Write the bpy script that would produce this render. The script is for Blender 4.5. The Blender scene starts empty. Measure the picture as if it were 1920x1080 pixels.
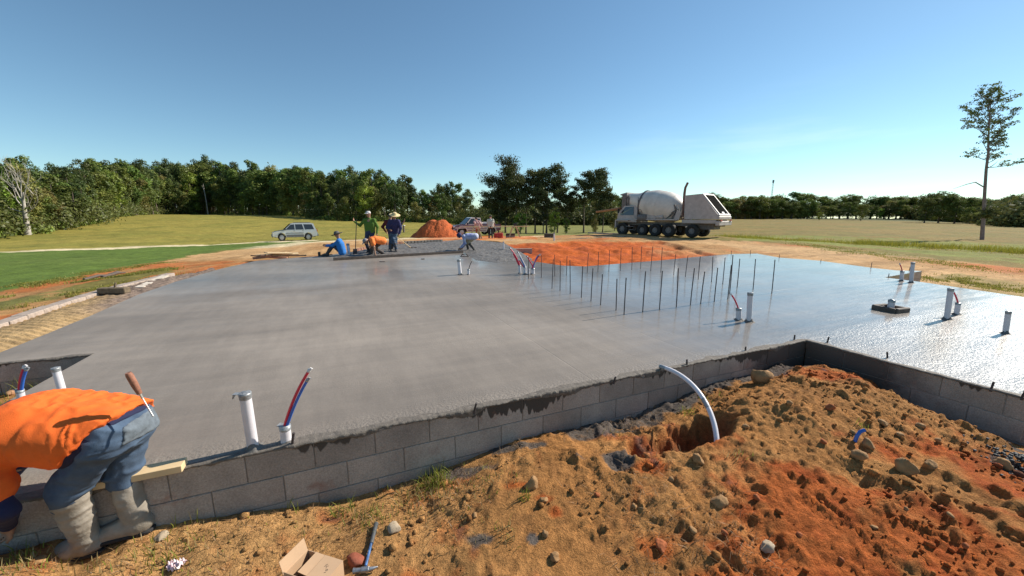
import bpy, bmesh, math, random
import numpy as np
from mathutils import Vector, Matrix
from mathutils.geometry import tessellate_polygon

# ------------------------------------------------------------------ camera, light, exposure
F = 720.0; CX, CY = 960.0, 540.0; PITCH = math.radians(10.6); HC = 1.55     # slab top is z = 0
SP, CP = math.sin(PITCH), math.cos(PITCH)
scene = bpy.context.scene
COL = scene.collection
cam = bpy.data.cameras.new('camera'); camo = bpy.data.objects.new('camera', cam); COL.objects.link(camo)
cam.sensor_width = 36; cam.lens = 36 * F / 1920; cam.clip_start = 0.05; cam.clip_end = 9000
camo.location = (0, 0, HC); camo.rotation_euler = (math.pi / 2 - PITCH, 0, 0)
scene.camera = camo
SUN_AZ, SUN_EL = math.radians(63), math.radians(36)
SD = Vector((math.sin(SUN_AZ) * math.cos(SUN_EL), math.cos(SUN_AZ) * math.cos(SUN_EL), math.sin(SUN_EL)))
sun = bpy.data.lights.new('sun', 'SUN'); sun.energy = 5.0; sun.angle = math.radians(0.5); sun.color = (1.0, 0.92, 0.8)
suno = bpy.data.objects.new('sun', sun); COL.objects.link(suno)
suno.rotation_euler = SD.to_track_quat('Z', 'Y').to_euler()
world = bpy.data.worlds.new('World'); scene.world = world; world.use_nodes = True
scene.view_settings.view_transform = 'Standard'; scene.view_settings.look = 'None'
scene.view_settings.exposure = 0.48; scene.view_settings.gamma = 1.0
scene.cycles.max_bounces = 5; scene.cycles.diffuse_bounces = 2; scene.cycles.glossy_bounces = 3
scene.cycles.transparent_max_bounces = 8; scene.cycles.use_denoising = True

def world_nodes():
    nt = world.node_tree; N = nt.nodes; L = nt.links; N.clear()
    out = N.new('ShaderNodeOutputWorld'); bg = N.new('ShaderNodeBackground'); bg.inputs[1].default_value = 0.097
    sky = N.new('ShaderNodeTexSky'); sky.sky_type = 'NISHITA'; sky.sun_disc = False
    sky.sun_elevation = SUN_EL; sky.sun_rotation = SUN_AZ; sky.air_density = 0.9; sky.dust_density = 0.1; sky.ozone_density = 2.2
    sky.altitude = 150
    tc = N.new('ShaderNodeTexCoord'); sep = N.new('ShaderNodeSeparateXYZ'); L.new(tc.outputs['Generated'], sep.inputs[0])
    # thin high cloud streaks low above the horizon
    mp = N.new('ShaderNodeMapping'); mp.inputs['Scale'].default_value = (1.6, 1.6, 11); L.new(tc.outputs['Generated'], mp.inputs[0])
    nz = N.new('ShaderNodeTexNoise'); nz.inputs['Scale'].default_value = 1.7; nz.inputs['Detail'].default_value = 6; nz.inputs['Roughness'].default_value = 0.55
    L.new(mp.outputs[0], nz.inputs['Vector'])
    r1 = N.new('ShaderNodeMapRange'); r1.inputs[1].default_value = 0.50; r1.inputs[2].default_value = 0.72; r1.interpolation_type = 'SMOOTHSTEP'; L.new(nz.outputs[0], r1.inputs[0])
    r2 = N.new('ShaderNodeMapRange'); r2.inputs[1].default_value = 0.30; r2.inputs[2].default_value = 0.02; r2.interpolation_type = 'SMOOTHSTEP'; L.new(sep.outputs[2], r2.inputs[0])
    r3 = N.new('ShaderNodeMapRange'); r3.inputs[1].default_value = 0.0; r3.inputs[2].default_value = 0.6; L.new(sep.outputs[0], r3.inputs[0])
    m = N.new('ShaderNodeMath'); m.operation = 'MULTIPLY'; L.new(r1.outputs[0], m.inputs[0]); L.new(r2.outputs[0], m.inputs[1])
    m1 = N.new('ShaderNodeMath'); m1.operation = 'MULTIPLY'; L.new(m.outputs[0], m1.inputs[0]); L.new(r3.outputs[0], m1.inputs[1])
    m2 = N.new('ShaderNodeMath'); m2.operation = 'MULTIPLY'; m2.inputs[1].default_value = 0.35; L.new(m1.outputs[0], m2.inputs[0])
    mix = N.new('ShaderNodeMix'); mix.data_type = 'RGBA'; L.new(m2.outputs[0], mix.inputs[0]); L.new(sky.outputs[0], mix.inputs[6])
    mix.inputs[7].default_value = (8.5, 8.8, 9.4, 1)
    tint = N.new('ShaderNodeMix'); tint.data_type = 'RGBA'; tint.blend_type = 'MULTIPLY'; tint.inputs[0].default_value = 1; tint.inputs[7].default_value = (.87, 1.03, .99, 1); L.new(mix.outputs[2], tint.inputs[6]); L.new(tint.outputs[2], bg.inputs[0]); L.new(bg.outputs[0], out.inputs[0])
world_nodes()

# ------------------------------------------------------------------ pixel <-> place helpers (reference photo pixels, 1920 wide)
def px(x, y, z=0.0):
    X = (x - CX) / F; Y = (CY - y) / F
    t = (HC - z) / (SP - Y * CP)
    return Vector((X * t, t * (CP + Y * SP), z))
def pd(x, y, D):                      # point on the ray at forward distance D
    X = (x - CX) / F; Y = (CY - y) / F
    t = D / (CP + Y * SP)
    return Vector((X * t, D, HC + t * (Y * CP - SP)))
def zdepth(p): return p.y * CP + (HC - p.z) * SP
def proj(x, y, z):
    zc = y * CP + (HC - z) * SP; yc = y * SP - (HC - z) * CP
    return CX + F * x / zc, CY - F * yc / zc

# ------------------------------------------------------------------ noise
_rng = np.random.RandomState(7)
_perm = _rng.permutation(4096).astype(np.int64); _val = _rng.rand(4096)
def _h(i, j, k):
    return _val[_perm[(_perm[(_perm[i & 4095] + j) & 4095] + k) & 4095]]
def vnoise(x, y, z=0.0):
    x, y, z = np.broadcast_arrays(np.asarray(x, float), np.asarray(y, float), np.asarray(z, float))
    i, j, k = np.floor(x).astype(np.int64), np.floor(y).astype(np.int64), np.floor(z).astype(np.int64)
    u, v, w = x - i, y - j, z - k
    u = u * u * (3 - 2 * u); v = v * v * (3 - 2 * v); w = w * w * (3 - 2 * w)
    def lerp(a, b, t): return a + (b - a) * t
    c = [[[_h(i + a, j + b, k + d) for d in (0, 1)] for b in (0, 1)] for a in (0, 1)]
    return lerp(lerp(lerp(c[0][0][0], c[0][0][1], w), lerp(c[0][1][0], c[0][1][1], w), v),
                lerp(lerp(c[1][0][0], c[1][0][1], w), lerp(c[1][1][0], c[1][1][1], w), v), u) * 2 - 1
def fbm(x, y, z=0.0, o=4, g=0.5):
    s = 0; a = 1; f = 1
    for n in range(o):
        s = s + a * vnoise(np.asarray(x) * f + 17.3 * n, np.asarray(y) * f + 5.1 * n, np.asarray(z) * f)
        a *= g; f *= 2.03
    return s
def sstep(a, b, x):
    t = np.clip((x - a) / (b - a), 0, 1); return t * t * (3 - 2 * t)

def inpoly(x, y, poly):
    x = np.asarray(x); y = np.asarray(y); c = np.zeros(x.shape, bool); n = len(poly); j = n - 1
    for i in range(n):
        xi, yi = poly[i][0], poly[i][1]; xj, yj = poly[j][0], poly[j][1]
        if yi != yj:
            c ^= ((yi > y) != (yj > y)) & (x < (xj - xi) * (y - yi) / (yj - yi) + xi)
        j = i
    return c
def distpoly(x, y, poly, closed=True):
    d = np.full(np.shape(x), 1e9); n = len(poly)
    for i in range(n if closed else n - 1):
        ax, ay = poly[i][0], poly[i][1]; bx_, by_ = poly[(i + 1) % n][0], poly[(i + 1) % n][1]
        ex, ey = bx_ - ax, by_ - ay
        t = np.clip(((x - ax) * ex + (y - ay) * ey) / (ex * ex + ey * ey + 1e-12), 0, 1)
        d = np.minimum(d, np.hypot(x - ax - t * ex, y - ay - t * ey))
    return d
def sdpoly(x, y, poly):
    d = distpoly(x, y, poly); return np.where(inpoly(x, y, poly), -d, d)

# ------------------------------------------------------------------ object helpers
def tag(o, label=None, cat=None, group=None, kind=None):
    if label: o['label'] = label
    if cat: o['category'] = cat
    if group: o['group'] = group
    if kind: o['kind'] = kind
    return o
def link(name, me, parent=None, loc=None):
    o = bpy.data.objects.new(name, me); COL.objects.link(o)
    if parent: o.parent = parent
    if loc is not None: o.location = loc
    return o
def empty(name, loc, rz=0, label=None, cat=None, group=None):
    o = bpy.data.objects.new(name, None); COL.objects.link(o); o.location = loc; o.rotation_euler = (0, 0, rz)
    o.empty_display_size = 0.1
    return tag(o, label, cat, group)
def copy_tree(o, parent=None):
    c = o.copy(); COL.objects.link(c); c.parent = parent
    for ch in o.children: copy_tree(ch, c)
    return c
def meshdata(name, V, Fc, mats=(), mi=None, smooth=False):
    me = bpy.data.meshes.new(name)
    V = np.asarray(V, np.float32)
    if isinstance(Fc, np.ndarray):
        k = Fc.shape[1]; n = Fc.shape[0]
        me.vertices.add(len(V)); me.vertices.foreach_set('co', V.ravel())
        me.loops.add(n * k); me.loops.foreach_set('vertex_index', Fc.astype(np.int32).ravel())
        me.polygons.add(n); me.polygons.foreach_set('loop_start', np.arange(0, n * k, k, dtype=np.int32))
        me.polygons.foreach_set('loop_total', np.full(n, k, np.int32)); me.update(calc_edges=True)
    else:
        me.from_pydata(V.tolist(), [], Fc); me.update()
    for m in mats: me.materials.append(m)
    if mi is not None: me.polygons.foreach_set('material_index', np.asarray(mi, np.int32))
    if smooth: me.polygons.foreach_set('use_smooth', np.ones(len(me.polygons), bool))
    return me
def vcol(me, cols):
    a = me.color_attributes.new('tint', 'FLOAT_COLOR', 'POINT')
    c = np.ones((len(me.vertices), 4), np.float32); c[:, :3] = cols; a.data.foreach_set('color', c.ravel())

class MB:
    """collects shapes and links them as ONE mesh"""
    def __init__(s): s.v = []; s.f = []; s.m = []; s.sm = []
    def add(s, V, Fc, m=0, smooth=False):
        b = len(s.v); s.v += [tuple(p) for p in V]
        for f in Fc: s.f.append([b + i for i in f]); s.m.append(m); s.sm.append(smooth)
    def box(s, c, d, m=0, R=None, bev=0.0):
        hx, hy, hz = d[0] / 2, d[1] / 2, d[2] / 2; b = min(bev, hx * .45, hy * .45, hz * .45); c = Vector(c)
        if b <= 0:
            P = [(x, y, z) for x in (-hx, hx) for y in (-hy, hy) for z in (-hz, hz)]
            Fc = [(0, 1, 3, 2), (4, 6, 7, 5), (0, 4, 5, 1), (2, 3, 7, 6), (0, 2, 6, 4), (1, 5, 7, 3)]
        else:
            P = []
            for x in (-1, 1):
                for y in (-1, 1):
                    for z in (-1, 1):
                        P += [(x * hx, y * (hy - b), z * (hz - b)), (x * (hx - b), y * hy, z * (hz - b)), (x * (hx - b), y * (hy - b), z * hz)]
            def I(x, y, z, k): return ((x * 2 + y) * 2 + z) * 3 + k
            Fc = []
            for s0 in (0, 1):
                q = [I(s0, 0, 0, 0), I(s0, 1, 0, 0), I(s0, 1, 1, 0), I(s0, 0, 1, 0)]; Fc.append(q if s0 else q[::-1])
                q = [I(0, s0, 0, 1), I(1, s0, 0, 1), I(1, s0, 1, 1), I(0, s0, 1, 1)]; Fc.append(q[::-1] if s0 else q)
                q = [I(0, 0, s0, 2), I(1, 0, s0, 2), I(1, 1, s0, 2), I(0, 1, s0, 2)]; Fc.append(q if s0 else q[::-1])
            for a in (0, 1):
                for b2 in (0, 1):
                    q = [I(a, b2, 0, 0), I(a, b2, 1, 0), I(a, b2, 1, 1), I(a, b2, 0, 1)]; Fc.append(q if (a != b2) else q[::-1])
                    q = [I(a, 0, b2, 0), I(a, 1, b2, 0), I(a, 1, b2, 2), I(a, 0, b2, 2)]; Fc.append(q if (a == b2) else q[::-1])
                    q = [I(0, a, b2, 1), I(1, a, b2, 1), I(1, a, b2, 2), I(0, a, b2, 2)]; Fc.append(q if (a != b2) else q[::-1])
            for x in (0, 1):
                for y in (0, 1):
                    for z in (0, 1):
                        q = [I(x, y, z, 0), I(x, y, z, 1), I(x, y, z, 2)]; Fc.append(q if (x + y + z) % 2 else q[::-1])
        P = [Vector(p) for p in P]
        if R is not None: P = [R @ p for p in P]
        s.add([p + c for p in P], Fc, m); return s
    def tube(s, pts, r, n=8, m=0, caps=True, smooth=True):
        pts = [Vector(p) for p in pts]; k = len(pts)
        rs = r if hasattr(r, '__len__') else [r] * k
        V = []; up = Vector((0, 0, 1)); prev = None
        for i, p in enumerate(pts):
            d = (pts[min(i + 1, k - 1)] - pts[max(i - 1, 0)]).normalized()
            if prev is None:
                a = Vector((1, 0, 0)) if abs(d.z) > .9 else up
                prev = d.cross(a).normalized()
            u = (prev - d * prev.dot(d)).normalized(); w = d.cross(u); prev = u
            for j in range(n):
                t = 2 * math.pi * j / n; V.append(p + (u * math.cos(t) + w * math.sin(t)) * rs[i])
        Fc = [(i * n + j, i * n + (j + 1) % n, (i + 1) * n + (j + 1) % n, (i + 1) * n + j) for i in range(k - 1) for j in range(n)]
        s.add(V, Fc, m, smooth)
        if caps:
            s.add(V[:n], [tuple(range(n))[::-1]], m); s.add(V[-n:], [tuple(range(n))], m)
        return s
    def prism(s, prof, y0, y1, m=0, taper=None):
        """profile in x,z swept from y0 to y1"""
        n = len(prof); p1 = taper or prof
        V = [(x, y0, z) for x, z in prof] + [(x, y1, z) for x, z in p1]
        Fc = [tuple(range(n)), tuple(range(n, 2 * n))[::-1]] + [(i, n + i, n + (i + 1) % n, (i + 1) % n) for i in range(n)]
        s.add(V, Fc, m); return s
    def quad(s, a, b, c, d, m=0): s.add([a, b, c, d], [(0, 1, 2, 3)], m); return s
    def build(s, name, mats, parent=None, loc=None):
        me = bpy.data.meshes.new(name); me.from_pydata([tuple(p) for p in s.v], [], s.f)
        for m in (mats if isinstance(mats, (list, tuple)) else [mats]): me.materials.append(m)
        me.polygons.foreach_set('material_index', s.m); me.polygons.foreach_set('use_smooth', s.sm)
        bm = bmesh.new(); bm.from_mesh(me); bmesh.ops.recalc_face_normals(bm, faces=bm.faces); bm.to_mesh(me); bm.free()
        me.update(); return link(name, me, parent, loc)

# ------------------------------------------------------------------ materials
MATS = {}
def mat(name, col, rough=0.8, metal=0.0, noise=0.0, nscale=8.0, bump=0.0, bscale=None, spec=0.5, col2=None, trans=0.0, coat=0.0, detail=5.0):
    if name in MATS: return MATS[name]
    m = bpy.data.materials.new(name); m.use_nodes = True; MATS[name] = m
    N = m.node_tree.nodes; L = m.node_tree.links; b = N['Principled BSDF']
    b.inputs['Roughness'].default_value = rough; b.inputs['Metallic'].default_value = metal
    b.inputs['Specular IOR Level'].default_value = spec
    if coat: b.inputs['Coat Weight'].default_value = coat; b.inputs['Coat Roughness'].default_value = 0.08
    c = (*col, 1); b.inputs['Base Color'].default_value = c
    tc = N.new('ShaderNodeTexCoord')
    if noise or col2:
        nz = N.new('ShaderNodeTexNoise'); nz.inputs['Scale'].default_value = nscale; nz.inputs['Detail'].default_value = detail; nz.inputs['Roughness'].default_value = 0.65
        L.new(tc.outputs['Object'], nz.inputs['Vector'])
        r = N.new('ShaderNodeMapRange'); r.inputs[1].default_value = 0.3; r.inputs[2].default_value = 0.7; L.new(nz.outputs[0], r.inputs[0])
        mx = N.new('ShaderNodeMix'); mx.data_type = 'RGBA'; L.new(r.outputs[0], mx.inputs[0])
        c2 = col2 or tuple(v * (1 + noise) for v in col)
        c1 = col if col2 else tuple(v * (1 - noise) for v in col)
        mx.inputs[6].default_value = (*c1, 1); mx.inputs[7].default_value = (*c2, 1)
        L.new(mx.outputs[2], b.inputs['Base Color'])
    if bump:
        nb = N.new('ShaderNodeTexNoise'); nb.inputs['Scale'].default_value = bscale or nscale * 3; nb.inputs['Detail'].default_value = 6
        L.new(tc.outputs['Object'], nb.inputs['Vector'])
        bp = N.new('ShaderNodeBump'); bp.inputs['Strength'].default_value = 1.0; bp.inputs['Distance'].default_value = bump
        L.new(nb.outputs[0], bp.inputs['Height']); L.new(bp.outputs[0], b.inputs['Normal'])
    return m

# ------------------------------------------------------------------ slab outline
P1 = px(355, 872); C0 = px(1510, 637)
A = (C0 - P1).normalized(); B = Vector((-A.y, A.x, 0))
def uv(x, y): return (x - P1.x) * A.x + (y - P1.y) * A.y, (x - P1.x) * B.x + (y - P1.y) * B.y
def W(u, v, z=0.0): return Vector((P1.x + A.x * u + B.x * v, P1.y + A.y * u + B.y * v, z))
NI = px(172, 665)                                   # inner corner of the notch at the left
nu, nv = uv(NI.x, NI.y)
F0 = W(nu, 0)                                       # front left corner of the slab, out of frame
R1 = C0 + (px(1925, 746) - C0) * 1.02
R2 = R1 + A * 4.5
NW = px(-62, 688)
slab_poly = [F0, C0, R1, R2, px(1920, 557) + Vector((3.0, -1.0, 0)), px(1920, 557), px(1729, 529), px(1658, 520), px(1729, 508), px(1681, 507), px(1633, 502), px(1539, 489), px(1461, 483),
             px(1420, 475.5), px(1371, 476.5), px(1300, 482), px(1240, 488), px(1097, 499.5), px(1055, 498), px(1000, 490), px(985, 482), px(960, 468), px(945, 455), px(880, 448.5), px(830, 452), px(755, 457),
             px(700, 460), px(660, 472), px(600, 480), px(540, 484), px(480, 489), px(410, 505), px(330, 528), px(260, 552), px(172, 591), px(90, 625), px(0, 661), NW, NI]
SPX = [(p.x, p.y) for p in slab_poly]
court_px = [(985, 482), (1000, 490), (1055, 498), (1097, 499.5), (1240, 488), (1300, 482), (1371, 476.5), (1345, 465), (1290, 455), (1237, 448), (1100, 451), (945, 459)]

# ------------------------------------------------------------------ terrain heights: thin plate spline in (azimuth, log range)
def tps_fit(P, z, lam=1e-4):
    P = np.asarray(P, float); n = len(P)
    d = np.hypot(P[:, None, 0] - P[None, :, 0], P[:, None, 1] - P[None, :, 1])
    K = np.where(d > 0, d * d * np.log(d + 1e-12), 0) + lam * np.eye(n)
    Q = np.hstack([np.ones((n, 1)), P]); M = np.block([[K, Q], [Q.T, np.zeros((3, 3))]])
    s = np.linalg.solve(M, np.concatenate([z, np.zeros(3)])); return P, s
def tps_eval(fit, X):
    P, s = fit; out = np.empty(len(X))
    for a in range(0, len(X), 20000):
        x = X[a:a + 20000]; d = np.hypot(x[:, None, 0] - P[None, :, 0], x[:, None, 1] - P[None, :, 1])
        K = np.where(d > 0, d * d * np.log(d + 1e-12), 0)
        out[a:a + 20000] = K @ s[:len(P)] + s[len(P)] + x @ s[len(P) + 1:]
    return out
KA = 1.6
ctl = [  # reference pixel and forward distance
    (0, 560, 9.2), (0, 500, 17), (0, 472, 30), (0, 456, 45), (0, 443, 60), (150, 424, 80), (300, 411, 105), (300, 440, 60), (500, 412.5, 112), (480, 435, 72), (250, 462, 38), (460, 455, 44),
    (546, 450, 43), (700, 415.5, 120), (860, 419, 130), (640, 437, 60), (760, 442, 46), (860, 433, 58), (930, 438, 55), (1000, 437.5, 66), (1130, 434, 68), (900, 446, 34), (960, 445, 30),
    (1000, 422, 120), (1100, 421, 130), (1290, 445, 31), (1180, 438, 35.4), (1345, 447, 28.5), (1420, 440, 45), (1250, 425, 90),
    (1500, 410.5, 270), (1500, 422, 110), (1400, 411, 260), (1700, 411, 290), (1760, 417, 190), (1850, 419, 220), (1900, 426, 130), (1841, 450, 42), (1650, 432, 75), (1920, 470, 24), (1600, 462, 26),
    (1900, 520, 12.4), (1600, 482, 18.2), (1450, 470, 22), (700, 466, 21), (560, 478, 18.5), (440, 492, 14.5), (300, 520, 10.8), (150, 560, 8.2), (1750, 500, 14.4), (1200, 458, 24)]
cp_, cz_ = [], []
for x, y, D in ctl:
    p = pd(x, y, D); cp_.append((math.atan2(p.x, p.y) * KA, math.log(math.hypot(p.x, p.y)))); cz_.append(p.z)
for a in (-62, -30, 0, 30, 62):
    cp_.append((math.radians(a) * KA, math.log(2.0))); cz_.append(-0.55)
    cp_.append((math.radians(a) * KA, math.log(5.0))); cz_.append(-0.42)
    cp_.append((math.radians(a) * KA, math.log(900.0))); cz_.append(-6.0 if a > 0 else -2)
    cp_.append((math.radians(a) * KA, math.log(3500.0))); cz_.append(-22.0)
TPS = tps_fit(cp_, np.array(cz_), 2e-3)
def ground_z(x, y, rough=True):
    x = np.atleast_1d(np.asarray(x, float)); y = np.atleast_1d(np.asarray(y, float))
    r = np.clip(np.hypot(x, y), 2.0, 3500); az = np.clip(np.arctan2(x, y), -1.1, 1.1)
    z = tps_eval(TPS, np.stack([az * KA, np.log(r)], 1))
    if rough:
        k = sstep(2, 60, r)
        z = z + fbm(x * .9, y * .9, 3, 4) * .03 * (1 + k) + fbm(x * .12, y * .12, 9, 3) * .12 * k
    return z
def gz(x, y): return float(ground_z(x, y)[0])
def gpt(x, y, z0=-.6):            # where the view ray through a photo pixel meets the terrain
    z = z0
    for _ in range(30):
        p = px(x, y, z)
        z = .5 * z + .5 * float(ground_z(p.x, p.y, False)[0])
    p = px(x, y, z); p.z = gz(p.x, p.y); return p

def ground_material(name, bump=.03, near=False):
    m = bpy.data.materials.new(name); m.use_nodes = True; MATS[name] = m
    N = m.node_tree.nodes; L = m.node_tree.links; b = N['Principled BSDF']; b.inputs['Roughness'].default_value = 0.95; b.inputs['Specular IOR Level'].default_value = 0.12
    at = N.new('ShaderNodeVertexColor'); at.layer_name = 'tint'
    ge = N.new('ShaderNodeNewGeometry')
    def noise(sc, det=6, ro=.6):
        n = N.new('ShaderNodeTexNoise'); n.inputs['Scale'].default_value = sc; n.inputs['Detail'].default_value = det; n.inputs['Roughness'].default_value = ro
        L.new(ge.outputs['Position'], n.inputs['Vector']); return n.outputs[0]
    def rng(i, a, b_, c, d):
        r = N.new('ShaderNodeMapRange'); L.new(i, r.inputs[0])
        for k, v in zip((1, 2, 3, 4), (a, b_, c, d)): r.inputs[k].default_value = v
        return r.outputs[0]
    def mul(a, b_):
        r = N.new('ShaderNodeMath'); r.operation = 'MULTIPLY'; L.new(a, r.inputs[0]); L.new(b_, r.inputs[1]); return r.outputs[0]
    if near:
        f = mul(rng(noise(28, 8, .75), .3, .7, .58, 1.36), rng(noise(3.0), .3, .7, .8, 1.2)); f = mul(f, rng(noise(150, 3), .3, .7, .7, 1.3)); f = mul(f, rng(noise(9, 5, .7), .36, .46, .72, 1.0))
    else:
        f = mul(rng(noise(2.5, 8, .75), .3, .7, .66, 1.34), rng(noise(.25), .3, .7, .85, 1.15)); f = mul(f, rng(noise(14, 5, .7), .3, .7, .7, 1.3))
    vm = N.new('ShaderNodeVectorMath'); vm.operation = 'SCALE'; L.new(at.outputs[0], vm.inputs[0]); L.new(f, vm.inputs['Scale'])
    L.new(vm.outputs[0], b.inputs['Base Color'])
    bp = N.new('ShaderNodeBump'); bp.inputs['Distance'].default_value = bump
    L.new(noise(60 if near else 9, 7, .7), bp.inputs['Height']); L.new(bp.outputs[0], b.inputs['Normal'])
    return m

C_TAN = np.array((.40, .215, .085)); C_PALE = np.array((.54, .335, .16)); C_ORANGE = np.array((.46, .10, .018)); C_DKRED = np.array((.26, .055, .02))
C_LAWN = np.array((.105, .155, .03)); C_GOLD = np.array((.27, .225, .05)); C_ROAD = np.array((.62, .52, .33)); C_FIELD = np.array((.22, .155, .045)); C_YG = np.array((.19, .21, .045)); C_FOREST = np.array((.03, .045, .015))
C_GREY = np.array((.13, .125, .12)); C_STRAW = np.array((.36, .27, .12))
def mixc(c, k, col): return c + (col - c) * k[:, None]

def build_ground():
    azs = np.concatenate([np.radians(np.arange(-180, -72, 4.0)), np.radians(np.arange(-72, 72, .22)), np.radians(np.arange(72, 180.1, 4.0))])
    rs = np.concatenate([np.exp(np.linspace(math.log(.8), math.log(8), 60)), np.exp(np.linspace(math.log(8), math.log(400), 330))[1:], np.exp(np.linspace(math.log(400), math.log(5000), 30))[1:]])
    na, nr = len(azs), len(rs); R_, T_ = np.meshgrid(rs, azs, indexing='ij')
    X = (R_ * np.sin(T_)).ravel(); Y = (R_ * np.cos(T_)).ravel(); Z = ground_z(X, Y)
    zc = np.maximum(Y * CP + (HC - Z) * SP, .3); U = CX + F * X / zc; V = CY - F * (Y * SP - (HC - Z) * CP) / zc
    # hold the picture zones steady behind the camera
    n1 = fbm(X * .8, Y * .8, 1, 4); n2 = fbm(X * .15, Y * .15, 5, 4); n3 = fbm(X * 3.1, Y * 3.1, 2, 3)
    far = sstep(10, 50, np.hypot(X, Y))
    wob = (n1 * 3 + n2 * 2) * (1 - .8 * far); Vw = V + wob; Uw = U + wob * 3
    col = np.tile(C_FIELD, (len(X), 1)); col = mixc(col, sstep(-.4, .5, n2 + .4 * n1) * .6, np.array((.15, .14, .035)))
    col = mixc(col, (sstep(250, 380, np.hypot(X, Y))).clip(0, 1), C_FOREST * 1.5)
    # golden meadow
    gold = (inpoly(Uw, Vw, [(-900, 300), (905, 300), (905, 439), (700, 447), (560, 452), (455, 457), (240, 464), (0, 473), (-900, 520)])).astype(float)
    col = mixc(col, gold, C_GOLD); col = mixc(col, gold * sstep(-.3, .6, n2 + .5 * n1) * .6, np.array((.17, .17, .035)))
    mid = inpoly(U, Vw, [(880, 415), (1165, 415), (1165, 440), (880, 443)]).astype(float)
    col = mixc(col, mid, np.array((.19, .19, .055)))
    # lawn
    lawn_b = [(-900, 480), (0, 473), (240, 464), (460, 457), (520, 453), (590, 452), (590, 456), (505, 463), (400, 473), (310, 488), (200, 505), (0, 546), (-900, 700)]
    lawn = inpoly(Uw, V + wob * .4, lawn_b).astype(float)
    col = mixc(col, lawn, C_LAWN); col = mixc(col, lawn * sstep(.1, .9, n2) * .5, np.array((.13, .17, .04)))
    # bare site
    site = inpoly(Uw, V + wob * .6, [(-900, 720), (0, 546), (200, 506), (310, 489), (400, 474), (505, 464), (560, 457), (660, 450), (700, 447.5), (860, 445), (940, 443.5), (1100, 440), (1160, 438), (1300, 449), (1400, 452), (1500, 460),
                                     (1620, 470), (1750, 484), (1920, 503), (2800, 600), (2800, 2600), (-900, 2600)]).astype(float)
    sc = mixc(np.tile(C_TAN, (len(X), 1)), sstep(-.4, .7, n2 + .4 * n1), C_PALE * .9)
    sc = mixc(sc, sstep(.25, .8, n1 * .6 - n2) * .6, C_ORANGE)
    uu, vv = uv(X, Y)
    trk = fbm(vv * 2.4 + .3 * n1, uu * .10, 4, 4); sc = mixc(sc, sstep(.15, .55, trk) * .5 * (X > 3), C_TAN * .55)
    sc = mixc(sc, sstep(.1, .5, fbm(uu * 2.6, vv * .12, 8, 3)) * .4 * (X < -3), C_TAN * .65)
    # grass islands on the left verge and right verge
    verge = inpoly(Uw, V, [(-400, 660), (0, 590), (120, 556), (250, 526), (330, 508), (300, 505), (200, 521), (60, 553), (0, 566), (-400, 640)]).astype(float) * sstep(-.5, .1, n1 + .2)
    sc = mixc(sc, verge * .85, np.array((.13, .15, .04)))
    rv = inpoly(Uw, V, [(1480, 455), (1620, 458), (2800, 560), (2800, 680), (1920, 500), (1700, 483), (1560, 470)]).astype(float) * sstep(-.6, .4, n1 + .1)
    rv = np.maximum(rv, inpoly(Uw, V, [(1738, 520), (1800, 512), (1920, 530), (2400, 600), (2400, 640), (1920, 556), (1738, 530)]).astype(float) * sstep(-.4, .3, n1) * .7)
    sc = mixc(sc, rv * .8, np.array((.17, .16, .045)))
    col = col * (1 - site[:, None]) + sc * site[:, None]
    yg = inpoly(Uw, V, [(1380, 443), (1480, 441), (1650, 445), (2000, 462), (2800, 520), (2800, 590), (1920, 495), (1640, 466), (1480, 455), (1380, 450)]).astype(float)
    col = mixc(col, yg * .85 * sstep(-.9, .3, n1), C_YG)
    # pale road
    rp = [gpt(x, y) for x, y in ((-500, 505), (-200, 482), (0, 472), (120, 467), (240, 463), (350, 459.5), (460, 456.5), (560, 453))]
    dr = distpoly(X, Y, [(p.x, p.y) for p in rp], False); col = mixc(col, sstep(2.1, 1.2, dr + n1 * .3), C_ROAD)
    rp = [gpt(x, y) for x, y in ((500, 464), (560, 458), (660, 451), (760, 448.5), (880, 446.5), (1000, 443))]
    dr = distpoly(X, Y, [(p.x, p.y) for p in rp], False); col = mixc(col, sstep(2.2, .8, dr + n1 * .5) * .8, C_ROAD)
    # orange clay inside the courtyard and round the pickup
    ct = [(px(*p).x, px(*p).y) for p in court_px]
    sdc = sdpoly(X, Y, ct); ck = sstep(.15, -.2, sdc + n3 * .12)
    ck = ck * (1 - .75 * sstep(1185, 1290, U + n1 * 40) * sstep(482, 470, V))
    col = mixc(col, ck, C_ORANGE); col = mixc(col, ck * sstep(.0, .5, n1 * .7 + n3 * .5) * .6, C_DKRED * 1.3)
    pk = inpoly(U, V + wob, [(780, 449), (842, 443), (1000, 443), (1010, 447), (900, 450)]).astype(float); col = mixc(col, pk * .6, C_ORANGE * 1.15)
    # ground sinks under the slab and under the foreground patch
    sd = sdpoly(X, Y, SPX); inside = sstep(-.05, -.30, sd)
    Z = Z * (1 - inside) + np.minimum(Z, -.75) * inside
    # courtyard mounds
    cy = sstep(.0, -.4, sdc)
    mp = px(1190, 462); md = np.exp(-(((X - mp.x) / 3.6) ** 2 + ((Y - mp.y) / 1.3) ** 2))
    Z = Z + cy * (-.22 + .14 * (fbm(X * 1.2, Y * 1.2, 6, 4) + .5) * .8 + .14 * md * (1 + .5 * n3))
    near = inpoly(X, Y, NEAR_CUT); Z = np.where(near, np.minimum(Z, -1.0), Z)
    base = np.where(near, 0, 1)
    Z = Z + base * (1 - inside) * fbm(X * 4, Y * 4, 11, 4) * .018 * sstep(20, 6, np.hypot(X, Y))
    Vv = np.stack([X, Y, Z], 1)
    ii, jj = np.meshgrid(np.arange(nr - 1), np.arange(na - 1), indexing='ij'); a = (ii * na + jj).ravel()
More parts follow.
